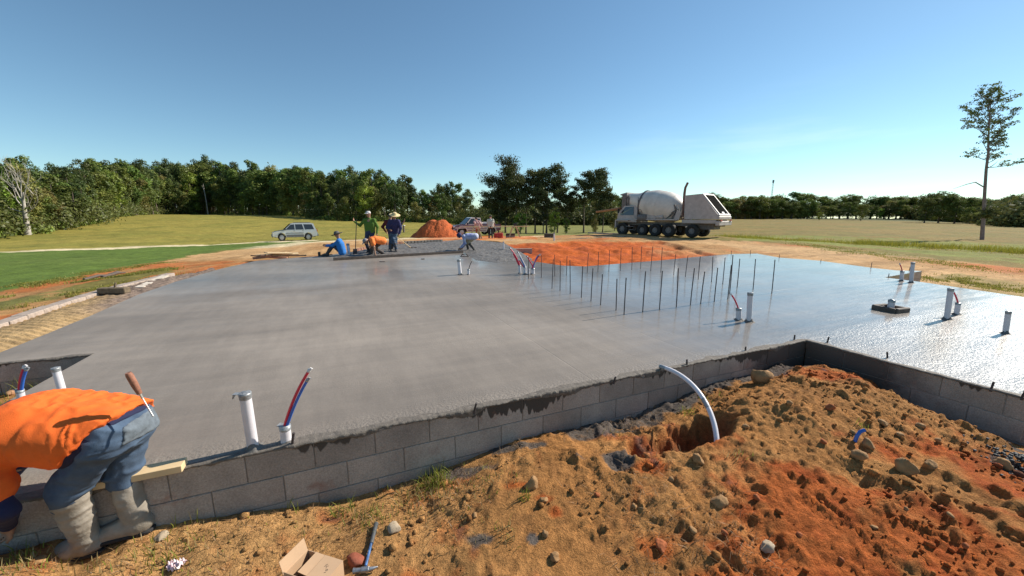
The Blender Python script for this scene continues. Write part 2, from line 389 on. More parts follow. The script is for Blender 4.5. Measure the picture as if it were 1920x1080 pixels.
    Fc = np.stack([a, a + 1, a + na + 1, a + na], 1)[:, ::-1]
    me = meshdata('ground', Vv, Fc, [ground_material('ground_soil')], smooth=True); vcol(me, col)
    tag(link('ground', me), kind='structure')

# ------------------------------------------------------------------ foreground patch of dug soil between the walls
hole_c = px(1292, 822, -.35)
def wall_v0(x, y): return uv(x, y)[1]
def wallbase(x, ytop, ybot):       # foot of the front wall under image column x
    p = px(x, ytop)
    # intersect pixel ray with vertical plane v=0
    X = (x - CX) / F; Y = (CY - ybot) / F; d = Vector((X, CP + Y * SP, Y * CP - SP))
    t = -uv(0, 0)[1] / (d.x * B.x + d.y * B.y); q = Vector((0, 0, HC)) + d * t; return q
nctl = []
for x, yb in ((-60, 1030), (120, 1008), (265, 990), (400, 972), (520, 952), (655, 932), (753, 904), (865, 864), (990, 818), (1100, 796), (1210, 773), (1290, 735), (1400, 700), (1500, 690)):
    q = wallbase(x, 0, yb); nctl.append((q.x, q.y, q.z)); nctl.append((q.x - B.x * .25, q.y - B.y * .25, q.z + .01))
for x, y, z in ((150, 1062, -.43), (20, 1050, -.41), (330, 1060, -.45), (500, 1070, -.50), (700, 1060, -.50), (900, 1060, -.50), (700, 960, -.46), (900, 900, -.42), (1000, 1000, -.46), (1150, 1060, -.48), (1100, 880, -.36), (1250, 960, -.40), (1400, 1060, -.44),
                (1450, 960, -.36), (1550, 880, -.28), (1700, 1000, -.34), (1700, 900, -.27), (1850, 1000, -.32), (1400, 850, -.26), (1500, 800, -.17), (1600, 760, -.12), (1560, 715, -.11), (1480, 712, -.14), (1660, 740, -.14), (1700, 820, -.19),
                (1800, 860, -.26), (1390, 760, -.2), (1340, 800, -.26), (1230, 830, -.32), (1900, 930, -.28), (1600, 950, -.30), (1760, 780, -.22), (1880, 842, -.28)):
    p = px(x, y, z); nctl.append((p.x, p.y, z))
for s, z in ((.3, -.24), (1.0, -.36), (1.8, -.42), (2.3, -.42)):
    p = C0 - B * s; q = p - A * .12; nctl.append((q.x, q.y, z)); q = p + A * .3; nctl.append((q.x, q.y, z))
for x, y, z in ((0, .3, -.55), (-3, .3, -.55), (3, .3, -.45), (-5, 1, -.5), (5.5, 1.0, -.42), (-5, 3, -.45), (6, 2.6, -.45), (-4.3, 2.6, -.42), (-4.6, 3.6, -.40)): nctl.append((x, y, z))
NF = tps_fit([(a, b) for a, b, c in nctl], np.array([c for a, b, c in nctl]), 3e-3)
NEAR_CUT = [(-5.0, .25), (6.4, .25), (6.4, 4.0), (4.9, 4.0), tuple((C0 + A * .1 + B * .1).xy), tuple((W(nu, 0) + B * .1).xy), (-5.0, 1.4)]
grey_px = [(1160, 868, .13, .09), (1085, 862, .10, .05), (960, 835, .35, .06), (700, 872, .3, .05), (1900, 900, .12, .2), (1440, 690, .30, .06), (1330, 700, .2, .05), (860, 865, .3, .06), (1130, 800, .3, .04), (1000, 985, .05, .05), (905, 985, .09, .05), (1230, 760, .25, .04), (1900, 850, .10, .10)]
org_px = [(760, 1040, .10, .12), (1560, 930, .5, .22), (1700, 1010, .95, .42), (1880, 900, .5, .40), (1500, 1060, .5, .2), (1380, 1050, .45, .12), (1240, 990, .12, .12), (975, 893, .12, .05), (1580, 730, .55, .18), (1730, 860, .4, .15), (1480, 890, .12, .1), (1850, 800, .3, .2), (1220, 868, .12, .05), (1290, 830, .3, .12), (1020, 910, .12, .04), (1180, 1070, .15, .06), (1040, 930, .06, .05)]
def near_base(X, Y):
    return tps_eval(NF, np.stack([X, Y], 1))
def near_z(X, Y):
    X = np.atleast_1d(np.asarray(X, float)); Y = np.atleast_1d(np.asarray(Y, float))
    z = near_base(X, Y)
    ru, rv = uv(X, Y)
    rough = .35 + .65 * sstep(-1.0, 1.2, X) 
    wx = X + .12 * fbm(X * 3, Y * 3, 2, 3); wy = Y + .12 * fbm(X * 3, Y * 3, 8, 3)
    big = fbm(wx * 2.1, wy * 2.1, 4, 3); z = z + .028 * big * rough
    rid = 1 - np.abs(fbm(wx * 5.2, wy * 5.2, 14, 4)); z = z + .018 * (rid - .7) * rough
    lump = sstep(.1, .75, fbm(wx * 8.5, wy * 8.5, 21, 3)); z = z + .040 * lump * rough * sstep(-.5, .3, big)
    lump2 = sstep(.15, .6, fbm(wx * 23, wy * 23, 31, 2)); z = z + .013 * lump2 * sstep(-.3, .4, fbm(X * 1.3, Y * 1.3, 140, 2)) * (.3 + .6 * sstep(-.2, .5, fbm(X * 2.7, Y * 2.7, 40, 2)))
    z = z + (.011 * fbm(X * 36, Y * 36, 3, 3) + .012 * sstep(.0, .5, fbm(wx * 16, wy * 16, 101, 2))) * (.35 + .65 * rough) * sstep(-.5, .4, fbm(X * 1.7, Y * 1.7, 150, 2)) + .014 * np.abs(fbm(wx * 13, wy * 13, 77, 3)) * rough
    # drag marks of the digger bucket, parallel runs across the mound
    dm = np.sin(ru * 30 + 3 * big) * sstep(.2, .8, fbm(ru * .9, rv * .9, 55, 2)) * .006; z = z + dm
    hx, hy = X - hole_c.x, Y - hole_c.y; hu = hx * A.x + hy * A.y; hv = hx * B.x + hy * B.y
    d = np.sqrt((hu / .50) ** 2 + (hv / .20) ** 2) + .16 * fbm(X * 5, Y * 5, 61, 3)
    z = z - .30 * sstep(1.25, .40, d + .18 * fbm(X * 11, Y * 11, 62, 3)) + .03 * np.exp(-((d - 1.22) / .2) ** 2)
    p = px(1160, 872, -.36); d = np.hypot(X - p.x, (Y - p.y)) ; d = d + .02 * fbm(X * 14, Y * 14, 3, 2); z = z - .035 * np.exp(-(d / .06) ** 2) + .022 * np.exp(-((d - .12) / .05) ** 2)
    p = px(1625, 905, -.28)
    d = np.sqrt(((X - p.x) / .16) ** 2 + ((Y - p.y) / .10) ** 2); z = z - .05 * np.exp(-d ** 2)
    return z
def nz(x, y): return float(near_z(x, y)[0])
def npt(x, y, z0=-.4):
    z = z0
    for _ in range(25):
        p = px(x, y, z); z = .5 * z + .5 * float(near_base(np.array([p.x]), np.array([p.y]))[0])
    p = px(x, y, z); p.z = nz(p.x, p.y); return p
def near_color(X, Y):
    n = fbm(X * 2.2, Y * 2.2, 71, 4); n2 = fbm(X * 9, Y * 9, 72, 4)
    col = np.tile(np.array((.385, .18, .060)), (len(X), 1)); col = mixc(col, sstep(-.5, .7, n) * .6, np.array((.46, .235, .085)))
    col = mixc(col, sstep(.3, .8, n2) * .30, np.array((.22, .10, .04)))
    left = sstep(.4, -1.6, X); col = mixc(col, left * .6, np.array((.52, .31, .13)))
    k = np.zeros(len(X))
    for x, y, a, b in org_px:
        p = px(x, y, -.3); k = np.maximum(k, np.exp(-(((X - p.x) / a) ** 2 + ((Y - p.y) / b) ** 2)))
    k = sstep(.12, .80, k + .34 * n + .22 * n2); col = mixc(col, k * .92, np.array((.44, .115, .028))); col = mixc(col, k * sstep(.2, .7, n2) * .5, np.array((.34, .07, .02)))
    k = np.zeros(len(X))
    for x, y, a, b in grey_px:
        p = px(x, y, -.36); k = np.maximum(k, np.exp(-(((X - p.x) / a) ** 2 + ((Y - p.y) / b) ** 2)))
    ru, rv = uv(X, Y); k = np.maximum(k, .75 * sstep(-.34, -.10, rv) * sstep(-.2, .8, X) * (rv < .2))
    k = sstep(.35, .62, k + .25 * n + .25 * n2); col = mixc(col, k * .9, np.array((.10, .098, .095)))
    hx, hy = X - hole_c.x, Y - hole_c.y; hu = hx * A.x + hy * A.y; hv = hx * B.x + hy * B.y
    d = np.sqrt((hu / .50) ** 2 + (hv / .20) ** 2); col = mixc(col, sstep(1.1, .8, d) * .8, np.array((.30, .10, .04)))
    return col
def build_near():
    xs = np.arange(-5.0, 6.4, .0155); ys = np.concatenate([np.arange(.25, 1.0, .03), np.arange(1.0, 5.2, .0155)])
    nx, ny = len(xs), len(ys); X, Y = np.meshgrid(xs, ys, indexing='ij'); X = X.ravel(); Y = Y.ravel()
    keep = inpoly(X, Y, NEAR_CUT)
    Z = np.zeros(len(X)); Z[keep] = near_z(X[keep], Y[keep])
    ii, jj = np.meshgrid(np.arange(nx - 1), np.arange(ny - 1), indexing='ij'); a = (ii * ny + jj).ravel()
    Fc = np.stack([a, a + ny, a + ny + 1, a + 1], 1); Fc = Fc[keep[Fc].all(1)]
    idx = -np.ones(len(X), int); idx[keep] = np.arange(keep.sum())
    X, Y, Z = X[keep], Y[keep], Z[keep]
    me = meshdata('dug_soil_ground', np.stack([X, Y, Z], 1), idx[Fc], [ground_material('dug_soil', .022, True)], smooth=True)
    vcol(me, near_color(X, Y)); tag(link('dug_soil_ground', me), kind='structure')
build_near()
build_ground()

# ------------------------------------------------------------------ concrete
def concrete_material():
    m = bpy.data.materials.new('wet_concrete'); m.use_nodes = True; MATS['wet_concrete'] = m
    N = m.node_tree.nodes; L = m.node_tree.links; b = N['Principled BSDF']
    ge = N.new('ShaderNodeNewGeometry'); P = ge.outputs['Position']
    def val(op, a, b_=None, c=None):
        r = N.new('ShaderNodeMath'); r.operation = op
        for i, v in enumerate((a, b_, c)):
            if v is None: continue
            if isinstance(v, (int, float)): r.inputs[i].default_value = v
            else: L.new(v, r.inputs[i])
        return r.outputs[0]
    def rng(i, a, b_, c, d, s=True):
        r = N.new('ShaderNodeMapRange'); L.new(i, r.inputs[0]); r.interpolation_type = 'SMOOTHSTEP' if s else 'LINEAR'
        for k, v in zip((1, 2, 3, 4), (a, b_, c, d)): r.inputs[k].default_value = v
        return r.outputs[0]
    def dot(v, off):
        d = N.new('ShaderNodeVectorMath'); d.operation = 'DOT_PRODUCT'; L.new(P, d.inputs[0]); d.inputs[1].default_value = v
        return val('SUBTRACT', d.outputs['Value'], off)
    U = dot(tuple(A), P1.dot(A)); V = dot(tuple(B), P1.dot(B))
    cb = N.new('ShaderNodeCombineXYZ'); L.new(U, cb.inputs[0]); L.new(V, cb.inputs[1])
    def noise(sc, det=5, ro=.55, vec=None, scl=(1, 1, 1)):
        mp = N.new('ShaderNodeMapping'); mp.inputs['Scale'].default_value = scl; L.new(vec or cb.outputs[0], mp.inputs[0])
        n = N.new('ShaderNodeTexNoise'); n.inputs['Scale'].default_value = sc; n.inputs['Detail'].default_value = det; n.inputs['Roughness'].default_value = ro
        L.new(mp.outputs[0], n.inputs['Vector']); return n.outputs[0]
    nb = noise(.35, 4); ns = noise(1.0, 4, .5, None, (1.0, .18, 1)); ns2 = noise(.55, 3, .5, None, (.25, 1.2, 1))
    # how wet: more to the right and far, bands where the float has passed
    wu = val('ADD', U, val('MULTIPLY', val('SUBTRACT', nb, .5), 3.2))
    wet = rng(wu, 2.4, 6.6, 0, 1)
    far = val('ADD', rng(val('ADD', V, val('MULTIPLY', val('SUBTRACT', nb, .5), .6)), 3.35, 3.5, 0, .16), rng(val('ADD', V, val('MULTIPLY', val('SUBTRACT', ns2, .5), 5.0)), 4.2, 8.0, 0, .34))
    wet = val('MAXIMUM', wet, far)
    wet = val('MINIMUM', val('MAXIMUM', val('ADD', wet, val('MULTIPLY', val('SUBTRACT', ns, .5), .5)), 0), 1)
    rough = rng(wet, 0, 1, .66, .36, False); coat = rng(wet, .3, 1, 0, .7, False); L.new(coat, b.inputs['Coat Weight']); b.inputs['Coat Roughness'].default_value = .11; b.inputs['Coat IOR'].default_value = 1.33
    rough = val('ADD', rough, val('MULTIPLY', val('SUBTRACT', ns2, .5), .16))
    L.new(rough, b.inputs['Roughness'])
    b.inputs['Specular IOR Level'].default_value = .5; b.inputs['IOR'].default_value = 1.4
    fine = noise(55, 6, .7)
    f = val('MULTIPLY', rng(nb, .3, .7, .82, 1.15), rng(fine, .3, .7, .93, 1.07)); f = val('MULTIPLY', f, rng(ns2, .3, .7, .86, 1.12))
    f = val('MULTIPLY', f, rng(wet, 0, 1, 1.0, .82))
    vm = N.new('ShaderNodeVectorMath'); vm.operation = 'SCALE'; vm.inputs[0].default_value = (.25, .215, .182); L.new(f, vm.inputs['Scale'])
    L.new(vm.outputs[0], b.inputs['Base Color'])
    # surface: trowel ripples, pebbly skin, faint joint marks
    trow = noise(2.6, 4, .6, None, (.22, 2.4, 1)); trow2 = noise(3.4, 3, .6, None, (1.6, .3, 1)); f2 = val('MULTIPLY', rng(trow, .35, .65, .965, 1.04), rng(trow2, .4, .6, .96, 1.04)); vm2 = N.new('ShaderNodeVectorMath'); vm2.operation = 'SCALE'; L.new(vm.outputs[0], vm2.inputs[0]); L.new(f2, vm2.inputs['Scale']); L.new(vm2.outputs[0], b.inputs['Base Color'])
    L.new(val('ADD', rough, val('MULTIPLY', val('SUBTRACT', trow, .5), .35)), b.inputs['Roughness'])
    edge = rng(val('MULTIPLY', V, 1.0), .0, .35, 1, 0)
    rip = noise(7, 4, .6, None, (1, .5, 1)); grain = noise(70, 4, .7); swell = noise(1.6, 3, .5, None, (.6, 1.3, 1))
    patch = rng(noise(.9, 3), .42, .62, 0.12, 1.0)
    h = val('ADD', val('ADD', val('MULTIPLY', trow, .005), val('MULTIPLY', rip, .0032)), val('MULTIPLY', val('MULTIPLY', grain, patch), .0036))
    h = val('ADD', h, val('MULTIPLY', val('MULTIPLY', swell, rng(U, 3.5, 7.5, .3, 1.5)), .02))
    h = val('ADD', h, val('MULTIPLY', val('MULTIPLY', noise(38, 3), edge), .012)); h = val('ADD', h, val('MULTIPLY', val('MULTIPLY', noise(24, 3), val('MULTIPLY', rng(U, 4.5, 7.5, 0, 1), rng(noise(1.3, 3, .6, None, (.4, 1.4, 1)), .42, .58, .15, 1.3))), .006))
    for cu, w, v0 in ((4.6, .012, 1.2), (3.1, .012, 3.0)):
        h = val('SUBTRACT', h, val('MULTIPLY', rng(val('ABSOLUTE', val('SUBTRACT', val('ADD', U, val('MULTIPLY', rip, .02)), cu)), 0, w, 1, 0), .002))
    for cv, w in ((2.35, .012), (4.4, .014)):
        h = val('SUBTRACT', h, val('MULTIPLY', rng(val('ABSOLUTE', val('SUBTRACT', val('ADD', V, val('MULTIPLY', nb, .12)), cv)), 0, w, 1, 0), .002))
    bp = N.new('ShaderNodeBump'); bp.inputs['Distance'].default_value = 1.0; bp.inputs['Strength'].default_value = 1.0
    L.new(h, bp.inputs['Height']); L.new(bp.outputs[0], b.inputs['Normal'])
    return m
M_CONC = concrete_material()
def build_slab():
    bm = bmesh.new(); top = [bm.verts.new((p.x, p.y, 0)) for p in slab_poly]; bot = [bm.verts.new((p.x, p.y, -.12)) for p in slab_poly]
    n = len(top)
    for tri in tessellate_polygon([[Vector((p.x, p.y, 0)) for p in slab_poly]]): bm.faces.new([top[i] for i in tri])
    for i in range(n): bm.faces.new((top[i], bot[i], bot[(i + 1) % n], top[(i + 1) % n]))
    bmesh.ops.recalc_face_normals(bm, faces=bm.faces)
    me = bpy.data.meshes.new('concrete_slab'); bm.to_mesh(me); bm.free(); me.materials.append(M_CONC)
    tag(link('concrete_slab', me), kind='structure')
build_slab()

M_BLOCK = None
def block_material():
    m = bpy.data.materials.new('concrete_block'); m.use_nodes = True; MATS['concrete_block'] = m
    N = m.node_tree.nodes; L = m.node_tree.links; b = N['Principled BSDF']; b.inputs['Roughness'].default_value = .9; b.inputs['Specular IOR Level'].default_value = .2
    ge = N.new('ShaderNodeNewGeometry'); oi = N.new('ShaderNodeObjectInfo')
    def noise(sc, det=5, ro=.6, scl=(1, 1, 1)):
        mp = N.new('ShaderNodeMapping'); mp.inputs['Scale'].default_value = scl; L.new(ge.outputs['Position'], mp.inputs[0])
        n = N.new('ShaderNodeTexNoise'); n.inputs['Scale'].default_value = sc; n.inputs['Detail'].default_value = det; n.inputs['Roughness'].default_value = ro
        L.new(mp.outputs[0], n.inputs['Vector']); return n.outputs[0]
    def rng(i, a, b_, c, d):
        r = N.new('ShaderNodeMapRange'); L.new(i, r.inputs[0])
        for k, v in zip((1, 2, 3, 4), (a, b_, c, d)): r.inputs[k].default_value = v
        return r.outputs[0]
    def val(op, a, b_):
        r = N.new('ShaderNodeMath'); r.operation = op
        for i, v in enumerate((a, b_)):
            if isinstance(v, (int, float)): r.inputs[i].default_value = v
            else: L.new(v, r.inputs[i])
        return r.outputs[0]
    f = val('MULTIPLY', rng(noise(90, 4, .7), .3, .7, .75, 1.25), rng(noise(3), .3, .7, .8, 1.2)); f = val('MULTIPLY', f, rng(oi.outputs['Random'], 0, 1, .88, 1.12))
    vm = N.new('ShaderNodeVectorMath'); vm.operation = 'SCALE'; vm.inputs[0].default_value = (.37, .305, .255); L.new(f, vm.inputs['Scale'])
    # runs of wet slurry from the top edge, and red clay smears
    sep = N.new('ShaderNodeSeparateXYZ'); L.new(ge.outputs['Position'], sep.inputs[0])
    drip = val('ADD', rng(noise(1.1, 2, .5, (1, 1, .0)), .55, .70, -.03, .15), rng(noise(13, 2, .6, (1, 1, .0)), .35, .7, -.03, .05))
    def dist(p):
        d = N.new('ShaderNodeVectorMath'); d.operation = 'DISTANCE'; L.new(ge.outputs['Position'], d.inputs[0]); d.inputs[1].default_value = tuple(p); return d.outputs['Value']
    for q, r0, r1, amt in ((px(1000, 745), .5, .15, .20), (px(905, 770), .35, .1, .12), (px(1151, 716), .2, .05, .08)): drip = val('ADD', drip, val('MULTIPLY', rng(dist(q), r0, r1, 0, amt), rng(noise(16, 2, .6, (1, 1, .0)), .3, .6, .3, 1)))
    k = rng(val('ADD', sep.outputs[2], drip), -.012, .004, 0, 1)
    k = val('MAXIMUM', k, rng(val('ADD', dist(C0 - Vector((0, 0, .12))), val('MULTIPLY', noise(9, 3), .5)), 1.45, 1.05, 0, .92))
    mx = N.new('ShaderNodeMix'); mx.data_type = 'RGBA'; L.new(k, mx.inputs[0]); L.new(vm.outputs[0], mx.inputs[6]); mx.inputs[7].default_value = (.085, .07, .058, 1)
    mr = N.new('ShaderNodeMix'); mr.data_type = 'RGBA'; L.new(rng(noise(2.3, 4, .7), .62, .72, 0, .55), mr.inputs[0]); L.new(mx.outputs[2], mr.inputs[6]); mr.inputs[7].default_value = (.27, .12, .08, 1)
    L.new(mr.outputs[2], b.inputs['Base Color'])
    bp = N.new('ShaderNodeBump'); bp.inputs['Distance'].default_value = .006; L.new(noise(110, 4, .7), bp.inputs['Height']); L.new(bp.outputs[0], b.inputs['Normal'])
    return m
M_BLOCK = block_material()
M_MORTAR = mat('mortar', (.34, .285, .24), .95, noise=.15, nscale=30, bump=.003)
random.seed(3)
def block_wall(name, p, q, out, z0, rows, label, bl=.405, bh=.203, th=.19, inset=.0):
    """p->q along the exposed face, out = unit vector towards the viewer"""
    d = (q - p); Lw = d.length; d.normalize(); rz = math.atan2(d.y, d.x)
    t = empty(name, (p.x, p.y, 0), rz, label, 'wall')
    s = -1 if (Matrix.Rotation(rz, 3, 'Z') @ Vector((0, 1, 0))).dot(out) > 0 else 1       # local y of the body side
    core = MB(); core.box((Lw / 2, s * (.0025 + th / 2), z0 - rows * bh / 2), (Lw - .01, th - .012, rows * bh - .012)); core.build('mortar_core', M_MORTAR, t)
    cache = {}
    for r in range(rows):
        x = -bl / 2 if r % 2 else 0.0
        while x < Lw - .03:
            a, b = max(x, 0), min(x + bl, Lw)
            if b - a > .05:
                w = round(b - a - .006, 3); key = (w, r == 0)
                if key not in cache:
                    mb = MB(); mb.box((0, 0, 0), (w, .06, bh - .006), bev=.003); o = mb.build('concrete_block', M_BLOCK, t); cache[key] = o.data
                else: o = link('concrete_block', cache[key], t)
                o.location = ((a + b) / 2, s * (.03 + random.uniform(-.0012, .0012)), z0 - (r + .5) * bh); o.rotation_euler = (random.uniform(-.003, .003), 0, random.uniform(-.002, .002))
            x += bl
    return t
zt = -.006
block_wall('foundation_wall', F0 - B * .02, C0 - B * .02 - A * .0, -B, zt, 3, 'long grey concrete block foundation wall running along the near edge of the wet slab')
block_wall('foundation_wall', C0 - A * .02 - B * .03, R1 - A * .02, -A, zt, 3, 'grey block foundation wall under the glittering wet slab, right of the dug soil mound')
block_wall('foundation_wall', R1 - A * .02 - B * .02, R2, -B, zt, 3, 'short end of block wall turning away at the right edge of the dug soil')
block_wall('foundation_wall', NW, NI, -(Vector((-(NI - NW).normalized().y, (NI - NW).normalized().x, 0))), zt, 3, 'shaded block wall of the notch at the left behind the orange shirted man')
# notch wall at the far right
a, b = px(1658, 520), px(1729, 508)
block_wall('foundation_wall', a, b, Vector((0, -1, 0)), .0, 2, 'short shaded block wall beside two white pipes at the far right slab edge')
# courtyard walls
wl = 'low block wall between the orange clay courtyard and the tan bare soil behind'
d0 = px(945, 451, .0); d1 = px(1100, 446); d2 = px(1237, 440)
block_wall('foundation_wall', d0, d1, Vector((0, -1, 0)), .0, 2, wl + ', left stretch')
block_wall('foundation_wall', d1, d2, Vector((0, -1, 0)), .0, 2, wl + ', stretch nearest the mixer truck')
block_wall('foundation_wall', px(1102, 435), px(1237, 440.5), Vector((0, -1, 0)), .0, 2, 'farthest low block wall just in front of the mixer truck front wheel')
block_wall('foundation_wall', px(962, 466), px(998, 466), Vector((0, -1, 0)), .0, 2, 'short grey wall end left of the orange clay, behind the bundle of red tubes')
# footing wall of the porch at the left
fw = [px(-120, 640), px(0, 604), px(120, 564), px(220, 536), px(320, 512)]
for i in range(4):
    p, q = fw[i], fw[i + 1]; d = (q - p); L_ = d.length; d.normalize()
    if i == 0: FT = empty('footing_wall', (0, 0, 0), 0, 'pale low block footing curving along the left side of the gravel bed', 'wall')
    n = max(1, round(L_ / .4))
    for k in range(n):
        c = p + d * (L_ * (k + .5) / n); mb = MB(); mb.box((0, 0, 0), (L_ / n - .012, .2, .2), bev=.01); o = mb.build('concrete_block', mat('pale_block', (.36, .29, .24), .9, noise=.3, nscale=9, bump=.004), FT)
        o.location = (c.x, c.y, -.10 + random.uniform(-.008, .008)); o.rotation_euler = (0, 0, math.atan2(d.y, d.x) + random.uniform(-.02, .02))

def slurry_rim(name, p, q, out, seed):
    """ragged lip of spilled concrete along the top of a block wall"""
    d = q - p; L_ = d.length; d.normalize(); n = int(L_ / .012); t = np.linspace(0, L_, n); e = .005 + .012 * np.clip(fbm(t * 6, seed, 0, 4) + .35, 0, 1.2) + .006 * vnoise(t * 60, seed)
    dn = .010 + .05 * np.clip(fbm(t * 3.1, seed + 9, 0, 4) + .02, 0, 1) ** 1.3 + .008 * np.abs(vnoise(t * 45, seed + 3)); h = .003 + .006 * np.abs(fbm(t * 9, seed + 5, 0, 3))
    rows = [(-.065 - .03 * fbm(t * 5, seed + 2, 0, 3), .0015 + 0 * t), (-.035 + 0 * t, h * .7 + .004 * vnoise(t * 50, seed + 8)), (-.02 + 0 * t, h), (e * .6, h * .8), (e, -dn * .3), (e * .8, -dn * .7), (.002 + 0 * t, -dn)]
    V = [[(p.x + d.x * tt + out.x * o, p.y + d.y * tt + out.y * o, z) for tt, o, z in zip(t, *r)] for r in rows]; V = np.array(V).reshape(-1, 3); k = len(rows)
    ii, jj = np.meshgrid(np.arange(k - 1), np.arange(n - 1), indexing='ij'); a = (ii * n + jj).ravel(); me = meshdata(name, V, np.stack([a, a + 1, a + n + 1, a + n], 1), [mat('slurry', (.14, .12, .10), .8, noise=.3, nscale=25, bump=.005, bscale=90)], smooth=True)
    tag(link(name, me), kind='stuff')
slurry_rim('concrete_slurry', F0 - B * .02, C0 - B * .02, -B, 1); slurry_rim('concrete_slurry', C0 - A * .02, R1 - A * .02, -A, 5)
slurry_rim('concrete_slurry', NW, NI, -(Vector((-(NI - NW).normalized().y, (NI - NW).normalized().x, 0))), 8)

# ------------------------------------------------------------------ rocks, clods
def ico(sub=2):
    bm = bmesh.new(); bmesh.ops.create_icosphere(bm, subdivisions=sub, radius=1); V = np.array([v.co[:] for v in bm.verts]); Fc = np.array([[v.index for v in f.verts] for f in bm.faces]); bm.free(); return V, Fc
ICO = {k: ico(k) for k in (1, 2, 3, 4)}
def rock_shape(seed, sub=3, amp=.28, flat=.75, facet=True):
    V, Fc = ICO[sub]; r = np.random.RandomState(seed)
    V = V.copy()
    for k in range(9 if facet else 3):          # planar cuts give broken faces
        n = r.normal(size=3); n /= np.linalg.norm(n); h = r.uniform(.55, .85); d = V @ n; V = V - np.outer(np.maximum(d - h, 0), n)
    n = fbm(V[:, 0] * 1.4 + seed, V[:, 1] * 1.4, V[:, 2] * 1.4, 4); V = V * (1 + amp * .5 * n[:, None]); V = V + V * (.09 * vnoise(V[:, 0] * 4, V[:, 1] * 4 + seed, V[:, 2] * 4) + .07 * vnoise(V[:, 0] * 11, V[:, 1] * 11 + seed, V[:, 2] * 11))[:, None]
    return V * np.array((1, r.uniform(.7, .95), flat)), Fc
M_ROCK = mat('clay_lump', (.34, .19, .08), .95, noise=.3, nscale=14, bump=.006, bscale=60)
M_ROCKR = mat('red_clay_lump', (.38, .11, .035), .95, noise=.3, nscale=14, bump=.006, bscale=60)
M_GREYROCK = mat('cement_lump', (.20, .195, .19), .9, noise=.25, nscale=30, bump=.006, bscale=80)
M_PALEROCK = mat('pale_stone', (.38, .30, .21), .9, noise=.2, nscale=14, bump=.004, bscale=60)
def rock(x, y, w, label, m=None, seed=0, flat=.75, near=True, hpx=None, sub=3, name='soil_clod', cat='clod'):
    p = npt(x, y) if near else gpt(x, y)
    r = w / F * zdepth(p) / 2 * .82 * math.cos(math.atan2(p.x, p.y)) ** .6
    V, Fc = rock_shape(seed, sub, flat=flat); me = meshdata(name, V * r, Fc, [m or M_ROCK], smooth=False)
    o = link(name, me, None, (p.x, p.y + r * .3, p.z + r * flat * .45)); o.rotation_euler = (random.uniform(-.3, .3), random.uniform(-.3, .3), random.uniform(0, 6))
    return tag(o, label, cat)
rock(1428, 720, 58, 'large brown clay lump on top of the mound near the wall corner', seed=3)
rock(1702, 886, 62, 'largest tan clay boulder standing upright above its dark hollow on the mound', seed=11, flat=1.05)
rock(1745, 880, 44, 'clay lump leaning on the right side of the largest tan boulder', seed=12)
rock(1612, 862, 42, 'brown clay lump just below the short blue tube', seed=14)
rock(1630, 838, 36, 'rounded clay lump right of the short blue tube', seed=15)
rock(1885, 882, 50, 'tan boulder beside the pile of dark gravel at the right edge', seed=16)
rock(1795, 772, 34, 'brown clod at the foot of the right block wall', seed=17)
rock(1440, 1030, 40, 'pale angular stone low on the mound near the bottom edge', M_PALEROCK, seed=18)
rock(1350, 944, 42, 'brown lump at the top of the shaded scoop in the soil', seed=19)
rock(1310, 868, 34, 'clod on the near rim of the dug hole', seed=20)
rock(1020, 945, 22, 'small round clod beside a grass tuft left of the mound', seed=21)
rock(997, 922, 34, 'tall wedge shaped clay lump casting a shadow, left of the mound', seed=22, flat=1.2)
rock(1022, 1006, 20, 'small brown clod under the wedge shaped lump', seed=23)
rock(1040, 1048, 26, 'tan clod with a dark side near the bottom centre', seed=24)
rock(738, 998, 36, 'pale crumbly stone beside the hammer handle', M_PALEROCK, seed=25, flat=.55)
rock(300, 1012, 42, 'flat pale stone touching the heel of the far rubber boot', M_PALEROCK, seed=26, flat=.4)
rock(12, 1028, 26, 'pinkish brown stone at the left edge in front of the block wall', seed=27)
rock(72, 1024, 24, 'brown stone in the shade left of the near rubber boot', seed=28)
rock(70, 1058, 40, 'flat tan stone under the toe of the near rubber boot', M_ROCK, seed=29, flat=.35)
rock(1765, 955, 20, 'small red clod right of the deep orange trench', M_ROCKR, seed=30)
rock(1560, 770, 26, 'red brown clod in the middle of the mound top', M_ROCKR, seed=31)
rock(1660, 792, 30, 'brown clod just behind the short blue tube', seed=32)
rock(1730, 800, 30, 'brown clod between the blue tube and the right wall', seed=33)
rock(1240, 1028, 40, 'orange clay lump at the bottom of the foreground', M_ROCKR, seed=34, flat=.6)
rock(664, 1062, 50, 'wedge of broken red brick lying between the box and the hammer', mat('red_brick', (.26, .07, .035), .85, noise=.2, nscale=30, bump=.002), seed=35, flat=.6, name='broken_brick', cat='brick')
rock(20, 742, 34, 'orange brown broken brick on the grass beside the notch wall', mat('tan_brick', (.40, .22, .12), .9, noise=.2, nscale=30), seed=36, flat=.55, near=False, name='broken_brick', cat='brick')
for i, (x, y, w) in enumerate(((1600, 815, 20), (1690, 815, 24), (1760, 830, 20), (1545, 835, 20), (1420, 940, 20), (1300, 1000, 22), (1360, 1005, 20), (1500, 1010, 18), (1780, 985, 22), (1810, 1040, 24), (1640, 990, 20), (1700, 960, 20), (1580, 1045, 18), (1260, 900, 18), (1190, 950, 16), (1120, 930, 16), (1400, 800, 22), (1480, 770, 20), (1840, 760, 22), (1870, 812, 22), (890, 975, 18))):
    o = rock(x, y, w, 'fist sized clay clod lying loose on the dug soil', random.choice((M_ROCK, M_ROCK, M_ROCKR)), seed=50 + i, sub=2); o['group'] = 'fist sized clods scattered over the dug soil'
